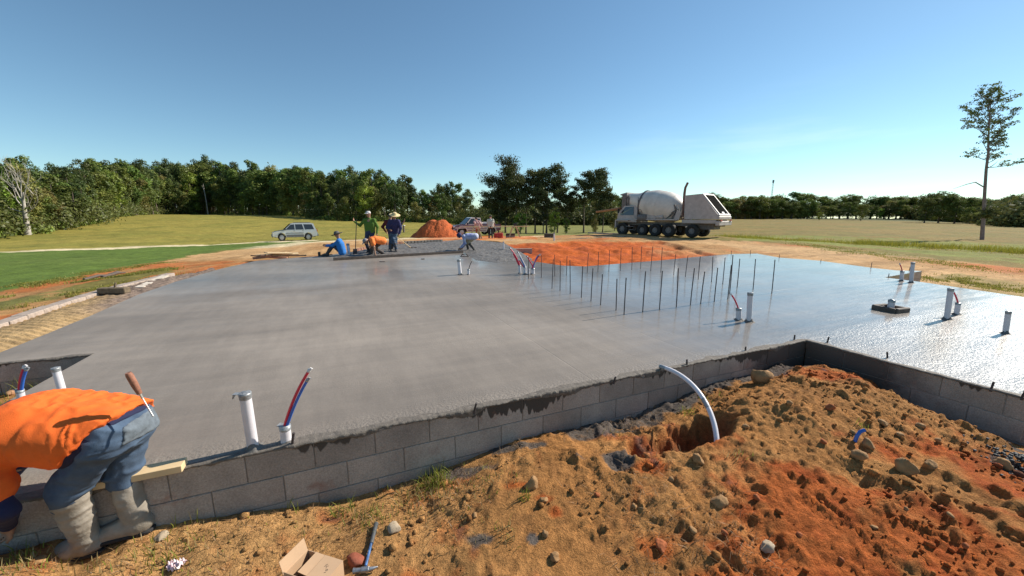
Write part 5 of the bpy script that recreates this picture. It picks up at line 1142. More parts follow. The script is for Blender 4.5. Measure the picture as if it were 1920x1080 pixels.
# ------------------------------------------------------------------ vehicles
M_GLASSD = mat('dark_window', (.03, .035, .04), .08, spec=.8); M_CHROME = mat('chrome', (.6, .6, .62), .2, metal=.9); M_BLACKP = mat('black_plastic', (.03, .03, .032), .6); M_TYRE = mat('tyre_rubber', (.022, .021, .02), .85, noise=.3, nscale=10); M_RIM = mat('alloy_rim', (.5, .5, .52), .35, metal=.7); M_LAMP = mat('headlamp_lens', (.62, .6, .55), .15, spec=.8); M_RLAMP = mat('red_lamp_lens', (.35, .02, .02), .2); M_PLATE = mat('number_plate', (.7, .7, .72), .5)
def wheel(t, x, y, r, w, rimm=None, hub=.62, spokes=6, name='wheel'):
    s = 1 if y > 0 else -1; mb = MB(); V = []; n = 28; prof = [(r * hub, 0), (r * .93, 0), (r, .16 * w), (r, .84 * w), (r * .93, w), (r * hub, w)]
    o = empty(name, (x, y, r)); o.parent = t
    for (rr_, q) in prof:
        for j in range(n): a = 6.2832 * j / n; V.append((rr_ * math.cos(a), s * (w / 2 - q), rr_ * math.sin(a)))
    k = len(prof); mb.add(V, [(i * n + j, i * n + (j + 1) % n, ((i + 1) % k) * n + (j + 1) % n, ((i + 1) % k) * n + j) for i in range(k) for j in range(n)], 0, True); mb.build('tyre', M_TYRE, o)
    mb = MB(); V = [(0, s * w * .30, 0)] + [(r * hub * math.cos(6.2832 * j / n), s * w * .22, r * hub * math.sin(6.2832 * j / n)) for j in range(n)]; mb.add(V, [(0, 1 + j, 1 + (j + 1) % n) for j in range(n)])
    for j in range(spokes): a = 6.2832 * j / spokes; mb.box((math.cos(a) * r * hub * .5, s * w * .36, math.sin(a) * r * hub * .5), (r * hub * .95, .03, r * .13), R=Matrix.Rotation(-a, 3, 'Y'))
    mb.tube([(0, s * w * .28, 0), (0, s * w * .46, 0)], r * .14, 10); mb.build('rim', rimm or M_RIM, o); return o
def arch(cx_, r, z0, n=9): return [(cx_ + r * math.cos(math.pi * k / (n - 1)), z0 + r * math.sin(math.pi * k / (n - 1))) for k in range(n)]
def car_shell(t, name, top_pts, wx, r, zb, W_, m, tuck=.10, zmid=.75):
    """lower body: side profile with wheel arches; skin tapers in towards the roof line"""
    prof = [(p, q) for p, q in top_pts]; lo = []
    for c in wx: lo += arch(c, r, zb)
    prof = prof + lo; mb = MB(); n = len(prof); V = []
    for s in (-1, 1):
        for (x, z) in prof: V.append((x, s * (W_ / 2 - (tuck * max(0, z - zmid))), z))
        for (x, z) in prof: V.append((x * .97, s * (W_ / 2 - .22), z * .98 + .01 if z > zmid else z))
    mb.add(V[:n], [tuple(range(n))]); mb.add(V[2 * n:3 * n], [tuple(range(n))[::-1]])
    mb.add(V[:n] + V[2 * n:3 * n], [(i, n + i, n + (i + 1) % n, (i + 1) % n) for i in range(n)]); return mb.build(name, m, t)
def side_panel(t, name, pts, W_, m, proud=.012, tuck=0.0, zmid=.8, th=.02):
    for s in (-1, 1):
        P = [Vector((x, s * (W_ / 2 - tuck * max(0, z - zmid) + proud), z)) for x, z in pts]; Q = [p - Vector((0, s * th, 0)) for p in P]; n = len(P); mb = MB(); mb.add(P + Q, [tuple(range(n)), tuple(range(n, 2 * n))[::-1]] + [(i, n + i, n + (i + 1) % n, (i + 1) % n) for i in range(n)]); mb.build(name, m, t)
def suv():
    rear = gpt(576, 449.5); front = gpt(532, 452.5); d = Vector((-.84, -.54, 0)); c = (rear + front) / 2; z = min(rear.z, front.z) + .02
    M = mat('silver_paint', (.62, .61, .58), .3, metal=.3, coat=.6); M2 = mat('grey_cladding', (.14, .145, .15), .5); t = empty('parked_suv', (c.x, c.y, z - .02), math.atan2(d.y, d.x), 'silver four door suv parked on the grass beyond the slab at the left', 'car')
    W_ = 1.82; body = [(-2.3, .48), (-2.34, .60), (-2.30, 1.02), (-2.2, 1.08), (.95, 1.05), (1.25, 1.03), (2.12, .92), (2.28, .78), (2.32, .50)]
    car_shell(t, 'body', body + [(2.0, .40)], [1.40, -1.33], .43, .38, W_, M)
    gh = [(-2.20, 1.06), (-1.98, 1.68), (-1.7, 1.74), (.10, 1.74), (.35, 1.68), (1.15, 1.05)]; mb = MB(); n = len(gh); V = [(x, s * (W_ / 2 - .02 - .22 * max(0, z_ - 1.05)), z_) for s in (-1, 1) for x, z_ in gh]; mb.add(V, [tuple(range(n)), tuple(range(n, 2 * n))[::-1]] + [(i, n + i, n + (i + 1) % n, (i + 1) % n) for i in range(n)]); mb.build('cabin', M, t)
    for nm, q in (('window', [(.98, 1.10), (.42, 1.58), (.05, 1.62), (.02, 1.10)]), ('window', [(-.06, 1.10), (-.04, 1.62), (-.78, 1.62), (-.92, 1.10)]), ('window', [(-1.02, 1.10), (-.90, 1.62), (-1.80, 1.60), (-2.0, 1.12)])): side_panel(t, nm, q, W_ - .04, M_GLASSD, .006, .22, 1.05)
    mb = MB(); mb.add([(1.10, -.72, 1.10), (1.10, .72, 1.10), (.43, .62, 1.66), (.43, -.62, 1.66), (1.14, -.72, 1.11), (1.14, .72, 1.11), (.46, .62, 1.67), (.46, -.62, 1.67)], [(4, 5, 6, 7), (0, 3, 2, 1), (0, 1, 5, 4), (2, 3, 7, 6), (1, 2, 6, 5), (0, 4, 7, 3)]); mb.build('windscreen', M_GLASSD, t)
    side_panel(t, 'lower_cladding', [(.92, .40), (.94, .62), (-.86, .62), (-.88, .40)], W_, M2, .015); side_panel(t, 'side_moulding', [(.95, .74), (.95, .80), (-.86, .80), (-.86, .74)], W_, M2, .012)
    mb = MB(); mb.box((2.32, 0, .52), (.16, 1.80, .26), bev=.05); mb.build('front_bumper', M2, t); mb = MB(); mb.box((-2.36, 0, .56), (.14, 1.78, .24), bev=.05); mb.build('rear_bumper', M2, t)
    g = empty('grille', (2.30, 0, .80)); g.parent = t; mb = MB(); mb.box((0, 0, 0), (.04, .95, .20)); mb.build('grille_backing', M_BLACKP, g)
    for k in range(7): mb = MB(); mb.box((.02, -.42 + .14 * k, 0), (.03, .03, .20)); mb.build('grille_bar', M_CHROME, g)
    for s in (-1, 1):
        mb = MB(); mb.box((2.27, s * .70, .80), (.08, .32, .17), bev=.02); mb.build('headlight', M_LAMP, t); mb = MB(); mb.box((-2.30, s * .82, 1.0), (.08, .14, .36), bev=.02); mb.build('tail_light', M_RLAMP, t)
        mb = MB(); mb.box((1.0, s * .98, 1.14), (.10, .20, .14), bev=.03); mb.build('mirror', M_BLACKP, t); mb = MB(); mb.tube([(-1.7, s * .62, 1.77), (.05, s * .62, 1.77)], .02, 6); mb.build('roof_rail', M_BLACKP, t)
        for x in (.1, -.8): mb = MB(); mb.box((x, s * .93, .98), (.16, .02, .03)); mb.build('door_handle', M_BLACKP, t)
    mb = MB(); mb.box((1.62, 0, 1.0), (1.0, 1.30, .03), R=Matrix.Rotation(.12, 3, 'Y'), bev=.01); mb.build('bonnet', mat('bonnet_dark_reflection', (.20, .21, .22), .2, metal=.5, coat=.6), t)  # bonnet is silver; its dark reflection is painted in as colour
    mb = MB(); mb.box((2.41, .1, .52), (.01, .32, .13)); mb.build('number_plate', M_PLATE, t)
    t.scale = (.89, .95, 1.06)
    for x in (1.40, -1.33):
        for s in (-1, 1): wheel(t, x, s * .80, .37, .24)
    mb = MB(); mb.box((0, 0, .42), (4.2, 1.4, .14)); mb.build('underbody', M_BLACKP, t)
suv()
def pickup():
    front = gpt(862, 444); d = Vector((-.90, -.44, 0)).normalized(); c = front - d * 1.55; z = gz(c.x, c.y)
    M = mat('maroon_paint', (.16, .028, .045), .22, coat=.7); MW = mat('cream_paint', (.60, .50, .46), .3, coat=.5); t = empty('pickup_truck', (c.x, c.y, z), math.atan2(d.y, d.x), 'maroon and cream pickup truck parked behind the workers, beside the clay heap', 'pickup truck'); W_ = 1.95
    body = [(-2.6, .52), (-2.65, .62), (-2.62, 1.14), (.55, 1.12), (1.0, 1.12), (2.2, 1.04), (2.38, .9), (2.42, .55)]
    car_shell(t, 'body', body + [(2.1, .46)], [1.6, -1.55], .47, .42, W_, M)
    gh = [(-.55, 1.12), (-.45, 1.80), (.35, 1.84), (.55, 1.80), (1.25, 1.12)]; mb = MB(); n = len(gh); V = [(x, s * (W_ / 2 - .04 - .25 * max(0, z_ - 1.1)), z_) for s in (-1, 1) for x, z_ in gh]; mb.add(V, [tuple(range(n)), tuple(range(n, 2 * n))[::-1]] + [(i, n + i, n + (i + 1) % n, (i + 1) % n) for i in range(n)]); mb.build('cab', MW, t)
    side_panel(t, 'window', [(1.02, 1.18), (.55, 1.70), (.2, 1.72), (.15, 1.18)], W_ - .08, M_GLASSD, .006, .25, 1.1); side_panel(t, 'window', [(.05, 1.18), (.08, 1.72), (-.38, 1.70), (-.42, 1.18)], W_ - .08, M_GLASSD, .006, .25, 1.1)
    mb = MB(); mb.add([(1.22, -.78, 1.15), (1.22, .78, 1.15), (.60, .66, 1.77), (.60, -.66, 1.77), (1.25, -.78, 1.16), (1.25, .78, 1.16), (.63, .66, 1.78), (.63, -.66, 1.78)], [(4, 5, 6, 7), (0, 3, 2, 1), (0, 1, 5, 4), (2, 3, 7, 6), (1, 2, 6, 5), (0, 4, 7, 3)]); mb.build('windscreen', M_GLASSD, t)
    side_panel(t, 'cream_band', [(1.08, .58), (1.08, .70), (-1.02, .70), (-1.02, .58)], W_, MW, .014); side_panel(t, 'cream_sill', [(1.08, .40), (1.08, .50), (-1.02, .50), (-1.02, .40)], W_, MW, .014); side_panel(t, 'cream_band', [(2.3, .74), (2.3, .86), (-2.55, .86), (-2.55, .78)], W_, MW, .010)
    for cx_ in (1.6, -1.55): a1, a2 = arch(cx_, .50, .42), arch(cx_, .60, .42); side_panel(t, 'wheel_arch_trim', a1 + a2[::-1], W_, MW, .03)
    mb = MB(); mb.box((2.44, 0, .60), (.14, 1.96, .22), bev=.04); mb.build('front_bumper', MW, t); g = MB(); g.box((2.42, 0, .84), (.04, 1.1, .22)); g = g.build('grille', M_BLACKP, t)
    for k in range(3): mb = MB(); mb.box((2.45, 0, .77 + .07 * k), (.03, 1.08, .02)); mb.build('grille_bar', M_CHROME, g)
    for s in (-1, 1):
        mb = MB(); mb.box((2.38, s * .76, .86), (.10, .38, .18), bev=.02); mb.build('headlight', M_LAMP, t); mb = MB(); mb.box((1.05, s * 1.08, 1.22), (.12, .22, .2), bev=.03); mb.build('mirror', M_BLACKP, t); mb = MB(); mb.box((.15, s * .985, 1.0), (.16, .02, .035)); mb.build('door_handle', M_BLACKP, t)
        mb = MB(); mb.box((-2.64, s * .88, .98), (.06, .14, .30)); mb.build('tail_light', M_RLAMP, t); mb = MB(); mb.box((-1.6, s * .92, 1.155), (1.95, .08, .04)); mb.build('bed_rail', M_BLACKP, t)
    for x in (1.6, -1.55):
        for s in (-1, 1): wheel(t, x, s * .86, .38, .25)
    mb = MB(); mb.box((0, 0, .46), (4.6, 1.5, .16)); mb.build('underbody', M_BLACKP, t); mb = MB(); mb.box((-1.0, .5, 1.26), (.55, .4, .2), bev=.02); o = mb.build('tool_box', mat('white_box', (.7, .68, .66), .5), None); o.location = (c.x, c.y, z); o.rotation_euler = (0, 0, t.rotation_euler[2]); tag(o, 'white tool box standing in the bed of the pickup truck', 'tool box')
pickup()
def mixer():
    rear = Vector((15.6, 28.6, 0)); front = Vector((9.9, 35.0, 0)); c = (rear + front) / 2; d = (front - rear).normalized(); z = (gz(rear.x, rear.y) + gz(front.x, front.y)) / 2 - .03; K = (front - rear).length / 9.0
    t = empty('concrete_mixer_truck', (c.x, c.y, z), math.atan2(d.y, d.x), 'dusty white front discharge concrete mixer truck parked beyond the slab', 'truck'); t.scale = (K, K, K)
    MW = mat('dusty_white_paint', (.43, .38, .35), .55, noise=.18, nscale=2.5); MD = mat('drum_paint', (.66, .61, .54), .45, noise=.2, nscale=1.0); M_BLK9 = mat('matt_black_grille', (.012, .012, .012), .95, spec=.05); MG = mat('grimy_steel', (.16, .14, .13), .7, noise=.3, nscale=6); MB_ = mat('drum_band', (.11, .11, .12), .6)  # grille and louvres share one flat near-black finish
    # frame and rails
    f = MB(); f.box((-.3, .42, 1.02), (8.2, .12, .28)); f.box((-.3, -.42, 1.02), (8.2, .12, .28)); [f.box((x, 0, 1.02), (.12, .9, .2)) for x in (-4, -2.4, -.6, 1, 2.6, 3.6)]; f.build('chassis_frame', MG, t)
    # engine housing at the rear: sloping back, wide grille
    Wd = 2.4; pr = [(-1.9, 1.45), (-1.75, 3.30), (-3.05, 3.38), (-4.55, 1.62), (-4.55, 1.45)]; mb = MB(); n = len(pr); V = [(x, s * (Wd / 2 - .06 * (z_ - 1.4)), z_) for s in (-1, 1) for x, z_ in pr]; mb.add(V, [tuple(range(n)), tuple(range(n, 2 * n))[::-1]] + [(i, n + i, n + (i + 1) % n, (i + 1) % n) for i in range(n)]); mb.build('engine_housing', MW, t)
    sl = Vector((-1.5, 0, -1.76)).normalized(); nrm = Vector((sl.z, 0, -sl.x)) * (1 if sl.z * 0 - 1 > 0 else 1); nrm = Vector((-.76, 0, .65)).normalized(); top = Vector((-3.05, 0, 3.38)); 
    def on(s, y, o): return top + sl * s + Vector((0, y, 0)) + nrm * o
    def slab_(s0, s1, y0, y1, o0, o1, m, name, par): V = [on(s, y, o) for s in (s0, s1) for y in (y0, y1) for o in (o0, o1)]; mb = MB(); mb.add(V, [(0, 1, 3, 2), (4, 6, 7, 5), (0, 4, 5, 1), (2, 3, 7, 6), (0, 2, 6, 4), (1, 5, 7, 3)]); return mb.build(name, m, par)
    g = slab_(.14, 2.06, -.88, .88, .004, .02, M_BLK9, 'radiator_grille', t); MF = mat('grille_frame_paint', (.62, .58, .55), .5)
    slab_(.02, .14, -1.02, 1.02, .0, .07, MF, 'grille_frame', g); slab_(2.06, 2.2, -1.08, 1.08, .0, .07, MF, 'grille_frame', g); slab_(.14, 2.06, .88, 1.02, .0, .07, MF, 'grille_frame', g); slab_(.14, 2.06, -1.02, -.88, .0, .07, MF, 'grille_frame', g)
    for k in range(19): slab_(.19 + k * .098, .215 + k * .098, -.88, .88, .02, .045, M_BLK9, 'grille_louvre', g)
    slab_(1.85, 2.02, -.18, .18, .05, .06, M_PLATE, 'number_plate', t)
    for k in range(5): mb = MB(); mb.box((-3.0, -.5 + .25 * k, 3.42), (.08, .10, .06)); mb.build('marker_lamp', M_RLAMP, t)
    mb = MB(); mb.box((-4.45, 0, 1.14), (.30, 2.5, .34), bev=.03); rb = mb.build('rear_bumper', MW, t)
    for s in (-1, 1): mb = MB(); mb.box((-4.62, s * .95, 1.36), (.05, .3, .12)); mb.build('tail_light', M_RLAMP, t); mb = MB(); mb.box((-3.0, s * 1.12, 1.26), (2.6, .10, .28), bev=.02); mb.build('side_rail', MW, t)
    for s in (-1, 1):
        for r_ in range(3): mb = MB(); mb.box((-2.25, s * 1.125, 2.2 - .12 * r_), (.24, .012, .06)); mb.build('vent_louvre', M_BLACKP, t)
    # exhaust stack
    mb = MB(); mb.tube([(-1.65, .95, 1.6), (-1.65, .95, 3.5), (-1.68, .95, 3.9), (-1.85, .95, 4.3)], [.10, .10, .09, .085], 10); mb.build('exhaust_stack', mat('rusty_stack', (.17, .10, .08), .7, noise=.3, nscale=8), t)
    # drum
    ax0, ax1 = Vector((-1.3, 0, 2.05)), Vector((3.9, 0, 3.15)); a = (ax1 - ax0).normalized(); L_ = (ax1 - ax0).length; prof = [(0, .55), (.35, .85), (.9, 1.20), (1.5, 1.34), (2.6, 1.36), (3.6, 1.10), (4.3, .80), (L_ - .25, .66), (L_, .60)]
    u = Vector((0, 1, 0)); w = a.cross(u); n = 40; V = []
    for q, r in prof:
        for j in range(n): th = 6.2832 * j / n; V.append(ax0 + a * q + (u * math.cos(th) + w * math.sin(th)) * r)
    k = len(prof); mb = MB(); mb.add(V, [(i * n + j, i * n + (j + 1) % n, (i + 1) * n + (j + 1) % n, (i + 1) * n + j) for i in range(k - 1) for j in range(n)], 0, True); mb.add(V[:n], [tuple(range(n))]); mb.add(V[-n:], [tuple(range(n))[::-1]]); dr = mb.build('drum', MD, t)
    def ring(q, r, wd, m, nm):
        V = []
        for qq, rr_ in ((q, r - .05), (q, r), (q + wd, r), (q + wd, r - .05)):
            for j in range(n): th = 6.2832 * j / n; V.append(ax0 + a * qq + (u * math.cos(th) + w * math.sin(th)) * rr_)
        mb = MB(); mb.add(V, [(i * n + j, i * n + (j + 1) % n, ((i + 1) % 4) * n + (j + 1) % n, ((i + 1) % 4) * n + j) for i in range(4) for j in range(n)], 0, False); mb.build(nm, m, dr)
    ring(3.55, 1.15, .14, MB_, 'drum_track'); ring(2.0, 1.365, .02, MD, 'weld_seam'); ring(.9, 1.21, .02, MD, 'weld_seam')
    # hopper and tower at the front of the drum
    mb = MB(); mb.box((3.95, 0, 3.0), (.5, 1.5, 1.25), bev=.05); mb.box((3.5, .74, 2.35), (.14, .1, 2.3)); mb.box((3.5, -.74, 2.35), (.14, .1, 2.3)); mb.box((4.1, .5, 2.9), (.1, .1, 1.3)); mb.build('hopper_tower', MG, t)
    mb = MB(); mb.box((4.15, 0, 3.68), (.7, 1.1, .12), R=Matrix.Rotation(.2, 3, 'Y')); mb.build('charge_hopper', MW, t)
    # chute: open trough reaching left over the slab
    pts = [Vector((4.1, .1, 2.62)), Vector((4.9, .65, 2.42)), Vector((6.3, 1.75, 2.15))]; V = []; m_ = 8
    for i, p in enumerate(pts):
        dd = (pts[min(i + 1, 2)] - pts[max(i - 1, 0)]).normalized(); sd_ = dd.cross(Vector((0, 0, 1))).normalized(); up = sd_.cross(dd); r = .27 - .05 * i
        for j in range(m_ + 1): th = math.pi + math.pi * j / m_; V.append(p + sd_ * math.cos(th) * r + up * math.sin(th) * r)
    mb = MB(); mb.add(V, [(i * (m_ + 1) + j, i * (m_ + 1) + j + 1, (i + 1) * (m_ + 1) + j + 1, (i + 1) * (m_ + 1) + j) for i in range(2) for j in range(m_)], 0, True); o = mb.build('chute', mat('rusty_chute', (.33, .19, .11), .75, noise=.25, nscale=6), t); md = o.modifiers.new('thickness', 'SOLIDIFY'); md.thickness = .025
    mb = MB(); mb.tube([(4.0, 0, 2.2), (4.9, .6, 2.2)], .05, 6); mb.build('chute_ram', MG, t)
    # cab, low and central, with fenders
    pr = [(2.45, 1.15), (2.45, 2.52), (2.65, 2.60), (3.75, 2.60), (4.35, 1.95), (4.45, 1.15)]; mb = MB(); n2 = len(pr); V = [(x, s * (1.0 - .12 * max(0, z_ - 1.9)), z_) for s in (-1, 1) for x, z_ in pr]; mb.add(V, [tuple(range(n2)), tuple(range(n2, 2 * n2))[::-1]] + [(i, n2 + i, n2 + (i + 1) % n2, (i + 1) % n2) for i in range(n2)]); mb.build('cab', MW, t)
    side_panel(t, 'cab_window', [(2.75, 1.78), (2.78, 2.50), (3.62, 2.50), (4.12, 1.90), (4.08, 1.78)], 2.0, M_GLASSD, .015, .12, 1.9); side_panel(t, 'cab_door', [(2.60, 1.22), (2.60, 1.74), (3.95, 1.74), (3.95, 1.22)], 2.0, MW, .02); mb = MB(); mb.add([(4.36, -.8, 1.98), (4.36, .8, 1.98), (3.82, .75, 2.56), (3.82, -.75, 2.56), (4.40, -.8, 2.0), (4.40, .8, 2.0), (3.86, .75, 2.58), (3.86, -.75, 2.58)], [(4, 5, 6, 7), (0, 3, 2, 1), (0, 1, 5, 4), (2, 3, 7, 6), (1, 2, 6, 5), (0, 4, 7, 3)]); mb.build('windscreen', M_GLASSD, t)
    for s in (-1, 1):
        mb = MB(); mb.box((3.75, s * 1.08, 1.32), (1.35, .42, .10), bev=.02); mb.box((4.40, s * 1.08, .98), (.10, .42, .65)); mb.build('fender', MW, t); mb = MB(); mb.box((2.9, s * 1.12, .78), (.7, .3, .06)); mb.box((2.75, s * 1.12, .5), (.5, .3, .05)); mb.build('step', MG, t)
        mb = MB(); mb.box((4.1, s * 1.35, 2.15), (.05, .2, .4)); mb.tube([(4.1, s * 1.0, 2.3), (4.1, s * 1.35, 2.3)], .02, 5); mb.build('mirror', M_BLACKP, t)
        mb = MB(); mb.tube([(1.4, s * 1.0, 1.55), (2.25, s * 1.0, 1.55)], .30, 16); mb.build('fuel_tank', MG, t); mb = MB(); mb.box((.6, s * 1.05, 1.40), (3.9, .35, .10)); mb.box((1.0, s * 1.0, 1.62), (.9, .3, .34), bev=.03); mb.build('side_deck', MW, t)
        mb = MB(); mb.box((-1.1, s * .9, 2.0), (.12, .1, 1.3), R=Matrix.Rotation(.35, 3, 'Y')); mb.box((-.9, s * .7, 1.7), (.5, .25, .5), bev=.04); mb.tube([(-1.5, s * .8, 1.5), (-1.2, s * .85, 2.3), (-.9, s * .8, 2.0), (-1.3, s * .7, 1.6)], .04, 6); mb.build('drum_drive_bracket', MG, t)
        mb = MB(); mb.box((-1.35, s * 1.15, 1.75), (.42, .06, .7), R=Matrix.Rotation(-.3, 3, 'Y')); mb.build('mud_guard', MW, t)
    for s in (-1, 1):
        lad = MB(); [lad.tube([(2.35, s * 1.05, 1.5), (2.35, s * 1.05, 3.3)], .025, 5), lad.tube([(2.0, s * 1.05, 1.5), (2.0, s * 1.05, 3.3)], .025, 5)]; [lad.tube([(2.0, s * 1.05, 1.7 + .27 * k), (2.35, s * 1.05, 1.7 + .27 * k)], .02, 5) for k in range(6)]; lad.build('ladder', MG, t)
        hz = MB(); [hz.tube([(-1.4 + .1 * k, s * (.9 + .03 * k), 1.5), (-1.1 + .1 * k, s * 1.0, 2.2 - .15 * k), (-.6, s * .95, 1.9 - .1 * k), (-.2, s * .9, 1.45)], .028, 5) for k in range(3)]; hz.build('hydraulic_hose', M_BLACKP, t)
        wt = MB(); wt.tube([(-.1, s * 1.0, 1.62), (.5, s * 1.0, 1.62)], .22, 14); wt.build('water_tank', MW, t)
    MWR = mat('dusty_rim', (.22, .20, .19), .7, noise=.2)
    for x, r in ((3.75, .56), (1.75, .50), (.55, .52), (-.65, .55), (-2.55, .52)):
        for s in (-1, 1): wheel(t, x, s * 1.0, r, .42 if x > 3 else .5, MWR, .5, 8)
    mb = MB(); mb.box((-3.2, 0, .9), (1.6, 1.2, .5)); mb.build('rear_axle_housing', MG, t)
mixer()

# sawhorse bench with things round it
def sawhorse_bench():
    b = gpt(925, 446); t = empty('sawhorse_bench', (b.x, b.y, b.z), .05, 'long plank laid over two sawhorses beside the pickup truck', 'bench'); k = b.y / F
    mb = MB(); mb.box((.3, 0, .92), (5.2, .3, .05), bev=.005); mb.build('plank', M_LUMBER, t)
    for x0 in (-1.4, 1.7):
        for sy in (-1, 1):
            for sx in (-1, 1): mb = MB(); mb.box((x0 + sx * .30, sy * .25, .44), (.09, .05, .98), R=Matrix.Rotation(sx * -.34, 3, 'Y') @ Matrix.Rotation(sy * .15, 3, 'X')); mb.build('leg', M_LUMBER, t)
        mb = MB(); mb.box((x0, 0, .87), (.12, .6, .05)); mb.build('crossbar', M_LUMBER, t)
    p = b + Vector((1.7, 0, .95)); o = empty('circular_saw', p, 0, 'dark circular saw standing on the sawhorse plank', 'saw'); mb = MB(); mb.tube([(0, -.03, .12), (0, .03, .12)], .12, 16); mb.build('blade_guard', M_BLACKP, o); mb = MB(); mb.box((.1, 0, .14), (.25, .14, .12), bev=.02); mb.build('motor', M_BLACKP, o); mb = MB(); mb.tube([(.05, 0, .2), (.15, 0, .28), (.25, 0, .22)], .02, 6); mb.build('handle', M_BLACKP, o)
    MR = mat('red_cloth', (.42, .04, .03), .7, noise=.3, nscale=4)
    for i, (x, y, lab) in enumerate(((931, 446, 'red fuel can under the sawhorse plank'), (938, 447, 'second red container right of the fuel can under the plank'))):
        q = gpt(x, y); o = empty('fuel_can', q, .2, lab, 'fuel can'); mb = MB(); mb.box((0, 0, .2), (.4, .3, .4), bev=.05); mb.build('can_body', MR, o); mb = MB(); mb.tube([(-.1, 0, .42), (0, 0, .5), (.1, 0, .42)], .02, 6); mb.build('handle', MR, o); mb = MB(); mb.tube([(.12, 0, .38), (.22, 0, .5)], .025, 6); mb.build('spout', M_BLACKP, o)
sawhorse_bench()
# small items round the workers
def tagbox(name, x, y, dims, m, label, cat, rz=0, dz=0, ground=False):
    p = gpt(x, y) if ground else px(x, y); mb = MB(); mb.box((0, 0, dims[2] / 2 + dz), dims, bev=min(dims) * .15); mb.box((dims[0] * .1, 0, dims[2] + dz), (dims[0] * .3, dims[1] * .3, dims[2] * .12), bev=.003); o = mb.build(name, m, None, p); o.rotation_euler = (0, 0, rz); return tag(o, label, cat)
for i, (x, y) in enumerate(((957, 444.5), (1030, 445))): p = gpt(x, y); mb = MB(); mb.box((0, 0, .15), (.75, .4, .32), bev=.02); tag(mb.build('loose_block', M_BLOCK, None, p), ('grey block standing on the bare soil right of the sawhorse', 'grey block beside the white pipe behind the courtyard wall')[i], 'block')
p = px(600, 480); t = empty('hammer', p, .2, 'small hammer lying at the slab edge left of the seated man', 'hammer'); mb = MB(); mb.tube([(0, 0, .02), (.45, .05, .05)], .018, 6); mb.build('handle', mat('tool_handle', (.25, .12, .07), .7), t); mb = MB(); mb.box((-.02, 0, .06), (.09, .06, .20), bev=.01); mb.build('head', M_BLACKP, t)
p = px(871, 481); t = empty('hand_trowel', p, .1, 'dark hand float resting on the slab below the stooping man in white and blue', 'trowel'); mb = MB(); mb.box((0, 0, .012), (.34, .10, .012), bev=.003); mb.build('blade', M_STEEL, t); mb = MB(); mb.tube([(-.12, 0, .02), (-.10, 0, .08), (0, 0, .10), (.10, 0, .08), (.12, 0, .02)], .016, 7); mb.build('handle', M_STEEL, t)
tagbox('bucket_lid', 793, 486, (.12, .10, .02), M_STEEL, 'small dark scrap lying on the slab below the screed board', 'scrap')
tagbox('wood_scrap', 717, 491, (.20, .06, .02), M_OLDWOOD, 'small wood scrap on the slab in front of the kneeling man', 'scrap')
p = gpt(752, 437); t = empty('trestle', p, 0, 'small white topped trestle behind the man in the straw hat', 'trestle'); mb = MB(); mb.box((0, 0, 1.0), (1.1, .6, .08)); mb.build('top', M_PVC, t)
for sx in (-.4, .4): mb = MB(); mb.box((sx, 0, .5), (.14, .4, 1.0)); mb.build('leg', M_OLDWOOD, t)
# row of loose bricks along the back edge of the rough concrete
M_BRK = mat('brown_brick', (.30, .15, .10), .9, noise=.25, nscale=10)
for i, (x0, y0, x1, y1, n) in enumerate(((664, 473, 700, 465, 7), (710, 460, 755, 457, 7), (757, 457, 830, 453, 12))):
    p, q = px(x0, y0), px(x1, y1)
    for k in range(n): c = p.lerp(q, (k + .5) / n); mb = MB(); mb.box((0, 0, .07), ((q - p).length / n * .85, .1, .13), bev=.01); o = mb.build('edge_brick', M_BRK if i < 2 else M_MUD, None, c); o.rotation_euler = (0, 0, math.atan2((q - p).y, (q - p).x) + random.uniform(-.1, .1)); tag(o, ('reddish brick set along the rough concrete behind the kneeling man', 'reddish brick along the far rim of the rough concrete, below the straw hat man', 'grey cement splashed brick along the far rim of the rough concrete')[i], 'brick', 'bricks set along the far rim of the rough concrete')

